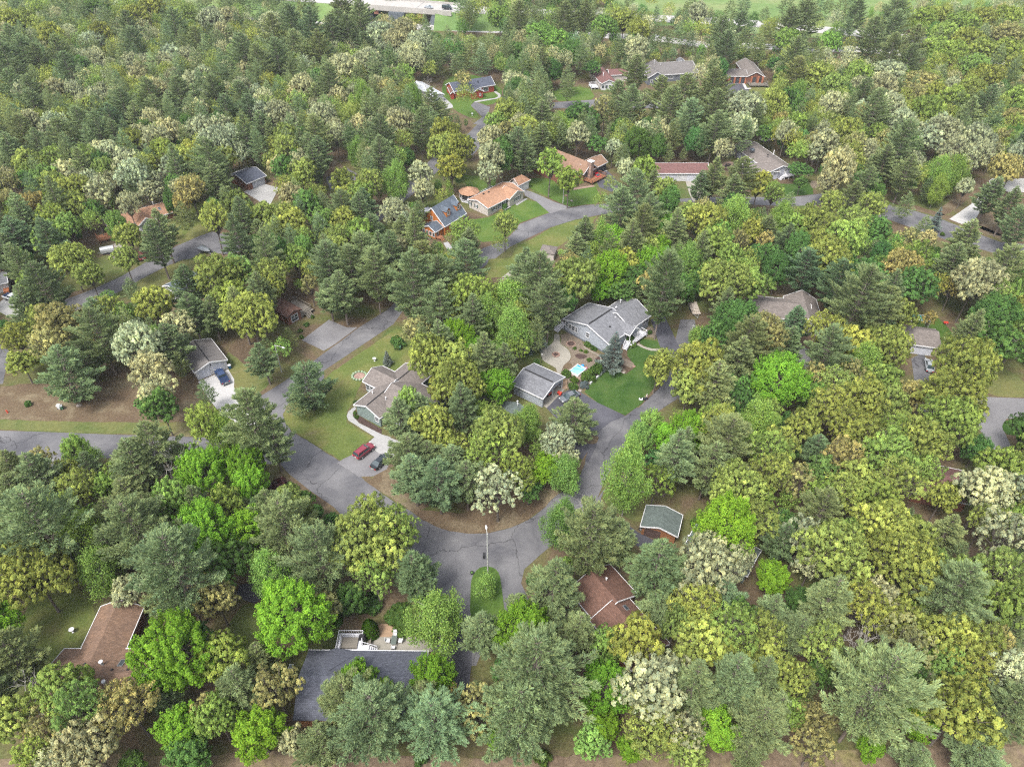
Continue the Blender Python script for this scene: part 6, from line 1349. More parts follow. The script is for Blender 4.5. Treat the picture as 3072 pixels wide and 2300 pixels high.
def birch(seed, rx=2.3, rz=4.0, zc=6.2, leaf=.21, nc=95):
    rs = random.Random(seed); P, Nn, S, Kc = [], [], [], []
    tb = MB(); tb.tube([(0,0,-.1), (.06,0,zc*.7), (0,.05,zc+rz*.8)], [.14, .10, .02], 6)
    for i in range(int(nc*.8)):
        d = Vector((rs.gauss(0,1), rs.gauss(0,1), rs.gauss(0,1))).normalized(); k = rs.uniform(.3, 1.12)**.6
        lump = 1+.22*math.sin(3*math.atan2(d.y, d.x)+seed)+.16*math.sin(5*math.atan2(d.y, d.x)+d.z*3+seed)
        c = np.array([d.x*rx*k*lump, d.y*rx*k*lump, zc+d.z*rz*k]); m_ = 72
        c[0] *= 1-.35*max(0, d.z)
        c[1] *= 1-.35*max(0, d.z)
        q = c+RNG.normal(0, 1, (m_, 3))*np.array([.42, .42, .5])
        P.append(q); Nn.append(sph(m_)); S.append(RNG.uniform(.7, 1.2, m_)*leaf); Kc.append(np.full(m_, rs.gauss(0, .12)))
        if i % 2 == 0: tb.tube([(0, 0, max(1.2, c[2]-1.4)), tuple(c)], [.04, .01], 3, cap=False)
    P = np.concatenate(P); V = cards(P, np.concatenate(Nn), np.concatenate(S), .8)
    return tb, quad_mesh('birch_crown', V, tones(len(P), np.concatenate(Kc)), [LEAF]), BARKW, (rx+.85, zc, zc+rz)

def dead(seed, h=9):
    rs = random.Random(seed); tb = MB()
    tb.tube([(0,0,-.1), (.2,0,h*.4), (.1,.2,h*.8)], [.2, .14, .05], 6)
    tw = MB()
    def grow(p, d, ln, r_, lev):
        q = p+d*ln*.5+Vector((rs.uniform(-.15,.15), rs.uniform(-.15,.15), rs.uniform(-.1,.15)))*ln*.5; e = q+(d+Vector((rs.uniform(-.4,.4), rs.uniform(-.4,.4), rs.uniform(-.1,.4)))).normalized()*ln*.5
        tw.tube([p, q, e], [r_, r_*.75, r_*.4], 4, cap=False)
        if lev:
            for _ in range(4): grow(p.lerp(e, rs.uniform(.35, 1)), (d+Vector((rs.gauss(0,.7), rs.gauss(0,.7), rs.gauss(.2,.4)))).normalized(), ln*.62, r_*.5, lev-1)
    for _ in range(9):
        az = rs.uniform(0, 6.28); grow(Vector((.1, 0, h*rs.uniform(.35, .8))), Vector((math.cos(az), math.sin(az), rs.uniform(.3, 1.1))).normalized(), h*rs.uniform(.28, .4), .055, 2)
    return tb, tw.build('dead_tw', BARKW).data, BARKW, (3.2, h*.7, h)

def bush(seed, leaf=.2, spiky=False, rz=1.0):
    rs = random.Random(seed); P, Nn, S, Kc = [], [], [], []
    for i in range(22):
        d = Vector((rs.gauss(0,1), rs.gauss(0,1), abs(rs.gauss(0,.8)))).normalized(); k = rs.uniform(.35, .85)
        c = np.array([d.x*k, d.y*k, .25+d.z*k*rz]); m_ = 60; dd = sph(m_, -.4)
        P.append(c+dd*.36*RNG.uniform(.7, 1.1, (m_, 1))); Nn.append(unit(dd+sph(m_)*.8)); S.append(RNG.uniform(.7, 1.2, m_)*leaf); Kc.append(np.full(m_, rs.gauss(0, .12)))
    P = np.concatenate(P); P[:, 2] = np.maximum(P[:, 2], .03)
    V = cards(P, np.concatenate(Nn), np.concatenate(S), .8)
    tb = MB()
    for k in range(4): tb.tube([(0,0,-.05), (math.cos(k*1.6)*.3, math.sin(k*1.6)*.3, .6*rz)], [.04, .015], 4, cap=False)
    return tb, quad_mesh('shrub_leaves', V, tones(len(P), np.concatenate(Kc)), [LEAF]), BARK, (1.1, .5, 1.2*rz)

def arbor(seed):
    """dense clipped-looking cone (arborvitae)"""
    n = 2600; z = RNG.uniform(0, 1, n)**1.3; t = RNG.uniform(0, 6.283, n); r_ = .95*np.sin(np.minimum(1, (1-z)*1.25+.02)*np.pi/2)**.8*RNG.uniform(.86, 1.05, n)
    P = np.stack([r_*np.cos(t), r_*np.sin(t), .1+z*3.1], 1); Nn = unit(np.stack([np.cos(t), np.sin(t), .4+0*t], 1)+sph(n)*.5)
    V = cards(P, Nn, RNG.uniform(.7, 1.2, n)*.2, .6, along=unit(np.stack([0*t, 0*t, 1+0*t], 1)+sph(n)*.3))
    tb = MB(); tb.tube([(0,0,-.05), (0,0,2.6)], [.09, .03], 5)
    return tb, quad_mesh('cedar_crown', V, tones(n, None, .25), [NEEDLE]), BARK, (1.0, 1.6, 3.2)

def spruce(seed, R0=2.6, h=9.5):
    return pine(seed, R0, h, .5, .34, .12, 2.8, .28, 3, .3)

def proto(fn, cnt_, **k):
    out = []
    for i in range(cnt_):
        tb, me, bark, dims = fn(i*13+5, **k)
        tr = tb.build('trunk', bark); out.append((tr.data, me, dims)); bpy.data.objects.remove(tr)
    return out
PROTO = {'oak': proto(oak, 5), 'oakbig': proto(oak, 4, n=90, per=250, leaf=.2, cr=(.65, 1.15)), 'oakloose': proto(oak, 3, n=34, sparse=.4, leaf=.25, rz=3.7),
         'maple': proto(maple, 4), 'pine': proto(pine, 5), 'pinewide': proto(pine, 3, R0=4.6, h=15, z0=3.2, peak=.42, dense=1.35, leaf=.48, topx=.78),
         'birch': proto(birch, 3), 'birchbig': proto(birch, 2, rx=4.6, rz=4.8, zc=7.0, nc=260, leaf=.24), 'maplebig': proto(maple, 2, rx=5.2, rz=5.4, zc=8.0, n=330, leaf=.27), 'oakhuge': proto(oak, 3, rx=6.0, rz=4.2, zc=9.6, n=130, per=280, leaf=.23, cr=(.8,1.4)),
         'pinelow': proto(pine, 2, R0=4.4, h=12, z0=.7, peak=.34, dense=1.35, leaf=.46, topx=.7), 'pinehuge': proto(pine, 3, R0=6.4, h=18, z0=4.0, peak=.40, dense=1.15, leaf=.54, topx=.75), 'dead': proto(dead, 3), 'shrub': proto(bush, 4), 'spruce': proto(spruce, 2), 'arbor': proto(arbor, 1)}
for o_ in [o for o in bpy.data.objects if o.name.startswith('dead_tw')]: bpy.data.objects.remove(o_)

# kind letter: (prototype families, object name, category, radius->height, colours as picture words)
KIND = {
 'P': (('pine','pine','pinewide'), 'pine_tree', 'pine tree', 3.3, ('grey-green', (.195,.252,.112))),
 'B': (('pine',), 'pine_tree', 'pine tree', 3.4, ('dark green', (.140,.205,.094))),
 'O': (('oak','oakbig'), 'oak_tree', 'oak tree', 2.5, ('yellow-green', (.262,.315,.080))),
 'G': (('oak','oakloose'), 'oak_tree', 'oak tree', 2.5, ('fresh green', (.205,.310,.072))),
 'C': (('oakbig','oak','oakloose'), 'catkin_oak_tree', 'oak tree', 2.7, ('pale cream-green', (.375,.400,.225))),
 'T': (('oakbig','oakloose'), 'budding_tree', 'tree', 2.5, ('orange-tinged', (.325,.310,.120))),
 'M': (('maple',), 'maple_tree', 'maple tree', 2.6, ('bright green', (.185,.345,.038))),
 'D': (('maple','oak'), 'leafy_tree', 'leafy tree', 2.5, ('deep green', (.105,.205,.055))),
 'L': (('birch','maple'), 'birch_tree', 'birch tree', 3.2, ('light lime', (.225,.355,.085))),
 'Q': (('pinelow',), 'pine_tree', 'pine tree', 2.5, ('dense grey-green', (.185,.250,.112))),
 'X': (('dead',), 'bare_tree', 'bare tree', 2.7, ('leafless grey', (.3,.28,.26))),
 'S': (('spruce',), 'spruce_tree', 'spruce tree', 3.5, ('silvery blue', (.165,.205,.175))),
 'U': (('shrub',), 'shrub', 'shrub', 1.2, ('green', (.085,.150,.035))),
 'V': (('shrub',), 'shrub', 'shrub', 1.2, ('dark red', (.070,.035,.035))),
 'W': (('shrub',), 'shrub', 'shrub', 1.2, ('blue-grey', (.17,.20,.19))),
 'Y': (('arbor',), 'cedar_shrub', 'cedar', 3.2, ('mid-green', (.065,.135,.015))),
}
HMAX = dict(Q=16, P=23, B=23, O=17, G=16, C=18, T=15, M=16, D=15, L=14, X=14, S=14, U=3, V=3, W=3, Y=5)
HMIN = dict(Q=7, P=9, B=9, O=9, G=8, C=9, T=6, M=7, D=6, L=6, X=5, S=1.2, U=.5, V=.5, W=.5, Y=2)
TREES = []      # (kind, x, y, r, h)
def inside(x, y, poly):
    c = False; n = len(poly); j = n-1
    for i in range(n):
        xi, yi = poly[i]; xj, yj = poly[j]
        if (yi > y) != (yj > y) and x < (xj-xi)*(y-yi)/(yj-yi)+xi: c = not c
        j = i
    return c
def add_px(kd, c, x, y, r_px, h=None):
    X0, Y0, s = K[c]
    # iterate: crown centre height from radius
    zc = 9.0
    for _ in range(4):
        p = at(c, x, y, zc); depth = (p-Vector((0,0,CAM_H))).dot(_F)
        r = r_px/s/FPX*depth*1.19
        hh = h or min(HMAX[kd], max(HMIN[kd], r*KIND[kd][3]+ (3 if kd in 'OCGT' else 0)))
        if kd in 'UVW': zc = hh*.4
        elif kd in 'PBSLYQ': zc = hh*.58
        else: zc = hh*.66
    TREES.append([kd, p.x, p.y, r, hh])
TL = '''
g P270,130,240 P60,60,180 O190,390,210 O40,350,150 L540,200,150 P900,150,220 P720,60,120 L640,400,130 C790,500,110 M1280,110,190 D1440,350,160 M1590,90,130 P1150,430,250 P1060,560,130 T1430,560,130 P1830,130,190 P2070,330,190 L1720,390,120 M40,700,130 M60,840,100 P90,960,180 M1880,660,230 T2090,610,110 M1110,870,250 O1420,960,140 M1380,1090,100 O380,1130,170 O80,1330,150 X200,1250,120 T300,1380,140 O590,1250,140 T830,1260,170 C560,1490,180 P930,1150,100 P1080,1180,90 M1160,1390,150 T1340,1290,100 P1540,1150,150 T1770,1130,150 M1660,1410,170 C1890,1480,90 P2130,1280,170 P2080,1500,150 D1200,1560,150 P1690,960,110 G1990,1200,120 G1400,1330,130 O220,1560,130 G720,1500,140 C380,1590,130 D840,1620,90
h O230,160,230 O420,130,150 O70,240,120 B540,430,150 O270,420,130 D100,560,110 L670,700,190 L610,520,90 Y232,740,48 Y20,690,30 M150,1070,130 P10,1200,130 P380,1230,130 M560,1100,80 M430,1060,150 P950,780,130 P1010,620,90 M1220,750,180 P1580,780,130 P1400,480,180 P1310,560,100 P1650,210,200 P1850,220,140 L1460,90,120 X1615,70,90 L985,480,70 P1330,1070,300 M1760,1130,170 M1730,1380,110 C2050,1120,190 O2100,1400,190 P270,1350,270 P90,1280,170 P640,1370,240 T930,1270,150 M1050,1430,110 B2080,370,180 P2120,640,120 O1950,850,150 G1780,880,110 P1200,1330,240 M1920,1520,90 G1650,1480,110 P480,1240,150 O2120,740,90 U560,1600,50 M330,1140,80 U1340,1600,60
i M360,120,180 O500,60,150 D650,110,130 C790,170,140 C860,330,110 O1030,270,190 C180,340,180 C380,300,80 M600,420,110 O1330,110,170 O1250,220,130 O1460,330,190 B640,190,110 O1480,150,120 P1700,160,110 C2110,170,160 O2080,400,160 O2130,620,150 O90,470,100 P260,560,130 O110,640,160 P590,660,110 P760,790,130 O910,850,140 O130,850,160 O540,800,140 O560,960,120 O370,1010,140 C60,1050,110 O720,1080,120 D910,1050,100 O1180,620,160 C1290,560,120 T1280,720,150 T1440,860,180 T1500,980,120 P1740,560,200 O1850,430,120 O1770,840,160 O1880,980,160 O1720,1000,130 O1800,1300,200 O1900,1150,120 P1230,1200,300 P1050,1180,180 M1540,1330,140 P540,1400,200 P620,1280,110 M230,1380,150 C40,1400,130 T870,1340,110 T880,1500,130 C2110,1060,160 P2110,1320,180 P1900,1540,150 P2150,800,110 T2010,830,100 D930,560,90 D780,570,90 X1150,880,130 M1240,1520,90 B500,980,100 G1520,640,90 P430,1560,100 G720,1300,90 O1420,1050,90 B1000,980,110 P1520,1580,120 T900,1600,110 O60,1560,110 P2180,1480,140
f O270,200,150 O480,220,110 D370,430,140 T560,530,130 P410,600,140 P380,720,120 B730,490,90 B690,620,100 L110,580,60 D640,110,110 O980,60,130 O940,150,90 D1200,150,110 B860,150,130 B930,240,120 T1430,110,120 D1510,230,140 D1660,280,120 P1130,350,180 P1300,420,130 C1210,330,90 C1180,430,80 C1910,200,140 P2060,140,130 P1750,110,110 D2060,420,160 D2170,600,160 D1990,520,90 T1780,480,45 O920,520,110 O1110,620,120 O1360,620,130 P950,680,140 L1180,740,110 T870,820,100 M650,820,170 M700,950,120 O1000,870,110 O1300,830,110 O130,740,160 O60,880,110 P220,900,140 T375,930,50 M250,1070,85 L470,1010,80 M60,1150,130 L500,1140,130 O960,1000,130 O1190,960,140 O1350,990,120 T1490,930,90 O1750,740,160 O1880,760,100 O1740,930,180 O1880,900,110 O1760,1100,150 O800,1110,100 O1060,1120,130 O1180,1200,130 O1400,1180,120 O1570,1240,150 O1330,1310,150 P300,1300,170 P180,1400,140 O570,1320,140 O650,1250,110 T760,1480,110 B870,1300,90 O920,1450,110 O1160,1490,130 O1420,1500,150 O1250,1600,130 D1920,1270,95 D2170,1160,90 O2060,1390,130 C1990,1560,150 C2130,1540,110 O370,1530,160 G500,1600,110 O1050,1570,130 L40,90,110 D100,200,80 U1850,610,60 P1320,560,80 T1700,440,40 G880,960,90 G430,880,80 O1590,1400,110 O1520,1440,90 O1700,1590,90 O1830,1560,80
e P110,140,120 P60,280,110 P200,60,120 P300,170,130 P500,240,170 P600,120,130 P860,120,130 P700,220,130 O720,200,90 O880,290,140 O760,380,100 L1130,330,130 L1000,440,110 L1160,520,110 P690,400,130 M790,560,120 M900,640,90 L700,620,70 T540,530,90 P1330,220,150 P1390,360,130 P1240,130,100 O1580,170,130 O1560,280,90 M1800,110,120 M1740,230,100 M2070,90,120 B2110,260,150 D1830,250,90 D1960,180,100 S1330,550,45 S1260,590,40 O630,690,140 O800,720,130 O780,860,150 O670,800,80 G1000,680,100 M1060,860,110 M1040,960,70 O480,990,80 O660,900,80 P440,1090,110 P560,1040,100 O640,1120,120 O670,1270,120 P480,1290,130 P520,1440,140 L940,1070,80 O1050,1170,150 O1150,1290,130 L1240,1120,100 L1340,1160,80 C1450,1210,110 C1500,1310,80 M1370,1380,110 O1200,1410,110 O760,1180,110 P600,1330,110 O960,1280,120 O820,1570,80 T1180,1500,80 D1260,1540,80 P760,1360,110 O1080,1320,100 C1130,1570,80 G1330,1270,70 Q1550,1060,140 L1500,1430,100 C1060,1500,150 C980,1420,80 P900,1330,120 P860,1480,130 D880,1600,60 P680,1480,150 P640,1600,110 O2120,760,90 O2190,720,80 L2040,1110,80 L1980,1220,90 M2150,1190,100 L1880,1440,130 L1940,1560,110 G2080,1480,110 D2100,1360,90 P760,1560,100 S340,690,30 U410,600,45
d O460,60,120 O520,160,80 B590,60,100 P40,50,80 O190,210,80 P300,280,140 P170,390,110 P420,340,100 T390,460,140 T330,600,110 O110,560,90 O80,720,90 Q400,760,170 Q540,700,110 P640,560,140 P700,700,110 O690,390,90 P620,430,90 O990,360,110 P850,260,60 C900,600,130 C960,740,120 C1120,480,100 P1110,620,110 P1160,740,60 C1000,880,110 D1080,1010,100 D960,960,80 B1210,260,110 B1240,420,100 P1370,420,90 O1410,160,140 O1530,140,110 O1480,320,110 O1740,150,100 O1720,230,85 O1620,420,140 Q1670,570,120 P1640,710,90 T2000,225,60 P2120,120,120 P2110,300,95 P2160,330,110 O850,60,75 P1060,-30,90 Q1980,840,150 P1900,980,70 P1640,1110,170 P1760,1240,120 O1370,1130,110 L1470,1200,100 P1010,1280,150 P900,1400,150 L480,1290,90 L600,1330,60 T280,1340,80 P580,1400,70 O490,1530,110 O420,1440,80 P260,1470,140 P80,1430,120 P90,1580,120 G760,1430,80 G700,1520,80 X1080,1420,110 M1300,1400,150 M1560,1370,130 M1600,1490,120 P1780,1300,120 V1790,1540,75 P850,1590,120 M740,350,40 G700,330,60 P1230,920,60 U180,990,22 O800,420,70 G1240,1330,90 P1180,1350,90
c P70,60,55 P420,15,45 P690,20,55 P790,30,35 P900,20,45 P960,30,40 P1110,15,40 P400,90,50 P545,90,40 C120,80,60 C30,130,50 P270,260,90 P300,340,80 P500,310,60 P560,250,60 P790,140,110 P700,180,80 P1010,80,60 P1130,110,70 P1230,260,100 P1380,100,90 P1360,220,90 P1500,300,80 P1350,370,90 P1060,220,60 P1460,420,80 G690,260,70 D630,420,60 D650,510,50 G960,280,70 G1000,200,50 P730,400,90 P750,500,80 C920,375,55 O620,170,60 O560,180,50 O140,190,60 O60,190,60 L140,340,35 D250,430,60 P380,200,70 O1580,120,80 O1700,100,80 O1820,150,90 O1950,120,80 O2100,110,80 T2120,210,80 O1700,220,80 O1850,260,90 O1640,320,80 O1760,340,80 O1960,330,90 O2100,330,90 O2180,420,70 O1900,430,90 O1980,500,90 T1560,540,100 T1500,600,70 O900,490,100 O980,560,80 O1140,480,90 O1080,540,60 C1340,480,90 C1300,560,80 P1250,740,100 P1180,640,80 C980,680,80 C1340,700,90 C1420,790,80 C1500,860,80 O1590,710,90 C1700,860,100 C1760,960,80 C1920,900,90 C1960,990,80 O1060,850,90 O1130,910,70 C930,920,80 C870,980,60 O1270,870,70 P1400,960,120 P1300,1060,90 P1400,1130,90 D1250,1150,80 C990,1070,90 C960,1170,70 L1660,1130,80 L1760,1130,80 L1660,1220,60 C1590,900,80 T2130,780,80 D2160,880,80 O2040,760,70 O1870,600,90 O1760,640,80 O1640,600,70 P1860,760,80 P1960,680,80 O2170,640,80 C410,690,120 C400,820,80 O600,660,80 O560,740,60 L745,620,60 L740,700,50 P210,620,120 P220,740,100 P220,860,90 P30,640,100 P50,780,90 D110,890,80 T650,780,50 O630,870,50 D560,860,60 G750,800,70 D700,880,70 D790,900,70 G760,980,60 D800,1090,65 D770,1180,40 P200,1150,80 P130,1210,70 P380,1160,100 P330,1260,90 O510,1190,80 O600,1240,70 P700,1310,50 P1110,1270,70 P1200,1190,80 D1240,1240,70 O980,1300,70 O1230,1330,90 O850,1420,100 O960,1480,100 O1120,1420,90 D1260,1480,100 T1470,1550,80 P1560,1480,60 S1660,1400,40 C1600,1540,50 P1840,1560,100 P1760,1600,80 P1990,1270,90 P2080,1340,80 P2150,1460,90 T2110,1090,90 C2150,1010,80 L340,1400,110 O170,1420,110 O60,1400,90 O230,1560,100 P560,1500,80 L650,1420,80 B690,1560,80 O1080,1540,120 O900,1560,90 T150,1340,60 P1450,1330,60 U1690,1510,16 C1830,1210,45
b P60,90,90 P170,150,100 P100,230,80 P30,200,80 C310,220,80 C400,270,80 C460,200,80 C560,290,80 C500,350,70 P840,50,60 P900,80,50 O960,50,60 G1080,110,70 O1150,50,60 P1200,140,80 P1260,90,60 P1310,120,40 O1400,110,60 P1490,150,80 P1560,80,80 P1620,130,70 G1740,170,70 O1870,130,80 O1800,90,60 O1960,200,70 P1280,220,60 G1340,220,90 G1440,260,70 D1540,330,80 D1440,360,70 D1400,440,70 C760,290,38 C745,380,34 P890,330,70 P960,390,70 P1020,330,60 P800,410,60 D1220,400,55 D1190,330,60 P1340,430,70 P1330,510,60 P1510,490,55 P1510,570,50 C1960,310,70 C1950,390,50 P1960,480,80 P1840,650,80 P1920,690,85 P2110,630,85 P2170,700,90 D1700,440,50 T1750,700,75 D1590,740,90 C1140,520,50 T830,490,55 O850,610,65 X630,570,40 G460,480,70 G500,410,50 T350,570,60 T400,620,50 C130,600,60 L190,640,65 L320,680,40 L520,640,60 L130,700,50 C240,400,80 C300,330,60 P200,320,70 C60,440,90 C20,540,60 P640,690,75 P700,730,60 C430,790,90 C520,830,60 P220,770,70 L120,850,40 P330,900,100 P300,1020,90 L150,980,60 P560,840,90 O650,860,90 O700,960,90 O790,960,90 O760,1080,80 C1010,900,80 C980,1010,80 C1040,1110,70 O1130,730,90 O1060,790,70 O1240,830,80 T1110,850,65 P1190,960,90 P1260,1030,80 L1450,830,60 P1350,770,80 P1340,900,70 P1740,960,45 D1700,930,65 D1960,900,90 D2020,820,70 P1860,890,60 P1850,1010,50 T1970,760,50 G1440,1060,85 G1450,1160,80 G2010,1100,85 C1880,1090,60 P2050,1200,70 P1940,1270,110 P1860,1360,100 P2010,1400,100 O2150,1220,70 O1730,1290,50 O1780,1180,40 C560,1120,75 C570,1220,60 L400,1170,80 O240,1170,80 O180,1250,80 O60,1170,80 O100,1260,70 P180,1330,80 P60,1360,90 C400,1360,80 C460,1430,60 P450,1500,80 P250,1500,90 P300,1600,80 C430,1590,65 O80,1420,80 O60,1540,90 O850,1490,85 O790,1530,60 P860,1590,85 O1060,1450,75 O1070,1560,60 P1620,1530,90 P1560,1610,80 M1800,1530,90 M1860,1610,80 T1730,1480,40 P1980,1480,110 M2160,1450,80 M2100,1600,90 O1530,1640,50 D730,1130,70 D460,1010,60 D850,930,60 P600,1380,60
a O60,140,75 O160,130,70 O240,160,60 C40,220,60 P90,300,80 P180,380,90 P60,420,90 P260,420,80 D120,30,50 O230,40,60 O310,30,50 P380,70,60 O320,220,75 O390,280,60 P380,370,80 D610,60,70 B510,110,60 O560,190,60 O640,220,70 C590,270,60 C620,370,55 D520,330,50 P450,470,80 D260,480,60 O820,30,60 O870,110,80 O780,90,60 P700,140,60 P840,210,80 P880,310,80 P1000,330,50 O990,50,70 O1200,110,70 O1140,60,60 P1120,190,80 O1250,210,60 C1370,130,70 C1470,120,60 C1440,210,60 P1290,290,70 C1110,360,60 C1210,370,60 C1270,420,50 M1420,420,48 O1500,420,40 P1590,370,90 P1680,440,90 C1540,270,60 P1420,290,60 P1760,230,80 C1750,150,60 P1880,160,80 P2000,200,90 P2140,230,80 C2150,440,50 P2060,330,80 P1800,400,90 P1900,330,80 O1820,260,50 C1960,560,75 C1900,620,60 O1810,590,60 P2120,560,90 P2040,650,70 C850,410,60 C720,430,40 C520,490,55 O620,480,60 C350,590,70 P150,520,80 P220,620,80 P80,580,80 O960,550,60 O850,550,60 D510,620,45 C610,620,50 O580,700,70 O680,720,60 C760,620,60 O880,570,50 P970,630,80 P1060,580,60 P1170,620,80 C1240,540,70 C1320,480,50 P1380,610,80 P1260,680,80 P800,720,90 P720,800,80 P900,780,80 P1020,740,80 P1100,700,70 O30,670,60 P230,690,70 P120,780,70 O60,760,60 O400,780,75 O480,740,60 P540,830,90 P650,870,90 P740,900,80 P150,880,90 P90,990,90 P250,960,80 P400,900,90 P340,1000,70 P460,960,70 C1100,850,80 C1000,890,80 C900,870,60 C1300,830,80 C1420,820,80 C1400,920,90 C1500,890,80 C1540,980,60 P1370,1060,110 P1400,1180,90 O1130,1020,80 O1210,1040,80 C830,1040,80 C720,1000,80 C640,980,60 T1230,1220,90 T1180,1300,60 P1200,1400,65 D390,1040,50 O300,1150,80 O240,1210,60 C420,1110,70 C500,1160,70 O420,1230,80 O360,1300,80 C640,1230,90 C600,1320,70 O340,1400,90 O320,1520,90 O440,1460,80 C860,1130,90 C900,1230,90 C780,1110,70 C800,1320,60 T50,1180,75 T60,1290,60 D70,1450,60 P120,1540,100 P50,1620,80 G100,1380,60 O830,1520,75 P1050,1500,95 O1520,1310,80 O1420,1410,80 O1590,1400,70 O1700,1390,80 O1790,1470,70 O1900,1440,90 O1960,1540,70 D1660,1580,70 C1870,1260,70 C1960,1300,60 O1950,1110,80 O1900,1180,60 P2080,1320,60 O2170,1200,60 O1840,880,80 O1780,950,70 O1740,1040,50 P1950,940,70 C1800,740,80 C1870,790,60 C2080,750,80 C2160,830,60 P1620,740,80 P1700,830,70 P2080,890,90 P2010,990,80 L1500,730,50 P1560,650,80 P1460,740,80 P2130,1010,80 O2130,1540,70 X640,1050,40 X1110,1140,45 X1350,1240,40 C40,1140,60 O480,1300,60
'''
_c0 = None
for w_ in TL.split():
    if len(w_) == 1: _c0 = w_; continue
    x_, y_, r_ = w_[1:].split(','); add_px(w_[0], _c0, float(x_), float(y_), float(r_))
# the big silver-blue spruce and small garden plants
for kd, c_, x_, y_, r_, h_ in (('S','m',1070,800,190,10.5), ('U','m',1285,650,70,2.2), ('U','m',1320,735,62,1.2), ('U','m',1585,565,36,1.0),
    ('U','m',370,1160,75,1.3), ('U','m',490,1240,62,1.0), ('U','m',700,1200,100,2.4), ('U','m',805,1110,85,3.4), ('U','m',470,1350,70,1.3),
    ('W','m',640,1325,70,1.2), ('W','m',890,1110,50,.9), ('U','m',690,730,60,.8), ('U','m',780,790,50,.7), ('U','m',500,790,30,.5), ('U','m',660,840,34,.6), ('U','m',710,960,40,.6), ('U','m',590,820,26,.5),
    ('U','x',1310,850,75,1.8), ('T','x',1215,950,55,1.2), ('U','C',110,650,30,.6), ('U','C',95,605,20,.7), ('U','C',100,480,25,.6),
    ('U','h',240,600,90,1.6), ('U','h',420,680,90,1.2), ('U','h',470,750,70,1.0), ('U','h',90,650,50,1.2), ('U','i',125,90,60,1.4), ('U','D',700,740,40,1), ('U','H',420,300,22,.8), ('U','H',380,400,20,.7), ('U','H',370,350,22,.8), ('U','H',470,240,14,.8),
    ('Y','f',125,-1,1,.1)):
    if h_ > .2: add_px(kd, c_, x_, y_, r_, h_)

# keep trunks off roads and roofs: the same crown seen from here, nearer or farther
import colorsys
_bb = [(min(x for x,y in p), max(x for x,y in p), min(y for x,y in p), max(y for x,y in p), p) for p in CLEAR]
def blocked(x, y, m=0.0):
    for x0, x1, y0, y1, p in _bb:
        if x0-m <= x <= x1+m and y0-m <= y <= y1+m:
            if inside(x, y, p): return True
            if m and any(inside(x+dx, y+dy, p) for dx, dy in ((m,0),(-m,0),(0,m),(0,-m))): return True
    return False
def near_ok(kd): return kd in 'UVWSYX'
out = []
for kd, x, y, r, h in TREES:
    if not near_ok(kd) and blocked(x, y):
        done = False
        cz = .6
        p = Vector((x, y, h*cz)); o = Vector((0, 0, CAM_H)); dr = (p-o)
        for dx, dy in [(a_*k_, b_*k_) for k_ in (1.0, 2.0, 3.2, 4.5) for a_, b_ in ((0,-1),(0,1),(1,0),(-1,0),(.7,-.7),(-.7,-.7),(.7,.7),(-.7,.7))]:
            hn = h
            if dy: # slide along the ray instead of sideways
                k2 = 1+dy/ max(20, p.y); zn = CAM_H+dr.z*k2
                hn = zn/cz
                if not (h*.62 < hn < h*1.45): continue
            nx, ny = x+dx, y+dy
            if not blocked(nx, ny): x, y, h = nx, ny, hn; done = True; break
        if not done: h *= .9
    out.append([kd, x, y, r, h])
TREES = out
# drop near-duplicates
kept = []
for t in sorted(TREES, key=lambda t: -t[3]):
    if t[0] in 'UVWSYX' or all(math.hypot(t[1]-q[1], t[2]-q[2]) > .34*(t[3]+q[3]) for q in kept): kept.append(t)
TREES = kept
N_HAND = len(TREES)
print('hand trees', N_HAND)
# the rest of the woods, between and behind
grid = {}
def gput(t): grid.setdefault((int(t[1]//10), int(t[2]//10)), []).append(t)
for t in TREES: gput(t)
def crowded(x, y, r, f):
    cx_, cy_ = int(x//10), int(y//10)
    for i in range(cx_-2, cx_+3):
        for j in range(cy_-2, cy_+3):
            for q in grid.get((i, j), ()):
                if math.hypot(q[1]-x, q[2]-y) < f*(q[3]+r): return True
    return False
def hides_clear(x, y, r, h):
    """would this tree stand between the lens and open ground, a street or a roof?"""
    for z in (h*.35, h*.7, h*.97):
        for dx in (-.7*r, 0, .7*r):
            k = CAM_H/(CAM_H-z); X_, Y_ = (x+dx)*k, y*k
            if Y_ > 385 and rf.random() < (.9 if abs(X_+62) > 48 else .2): continue
            if blocked(X_, Y_): return True
    return False
rf = random.Random(5)
def forest_kind(x, y):
    u, v, _ = px((x, y, 10)); q = rf.random()
    if y > 190:
        if u > 1650: return 'O' if q < .5 else 'C' if q < .68 else 'P' if q < .86 else 'D' if q < .93 else 'T'
        if u > 750: return 'P' if q < .5 else 'O' if q < .68 else 'C' if q < .82 else 'D'
        return 'P' if q < .45 else 'O' if q < .72 else 'C' if q < .93 else 'D'
    if u > 1500: return 'O' if q < .42 else 'P' if q < .6 else 'G' if q < .72 else 'D' if q < .88 else 'T'
    return 'P' if q < .36 else 'O' if q < .55 else 'G' if q < .68 else 'D' if q < .85 else 'L' if q < .93 else 'T'
FAR = []
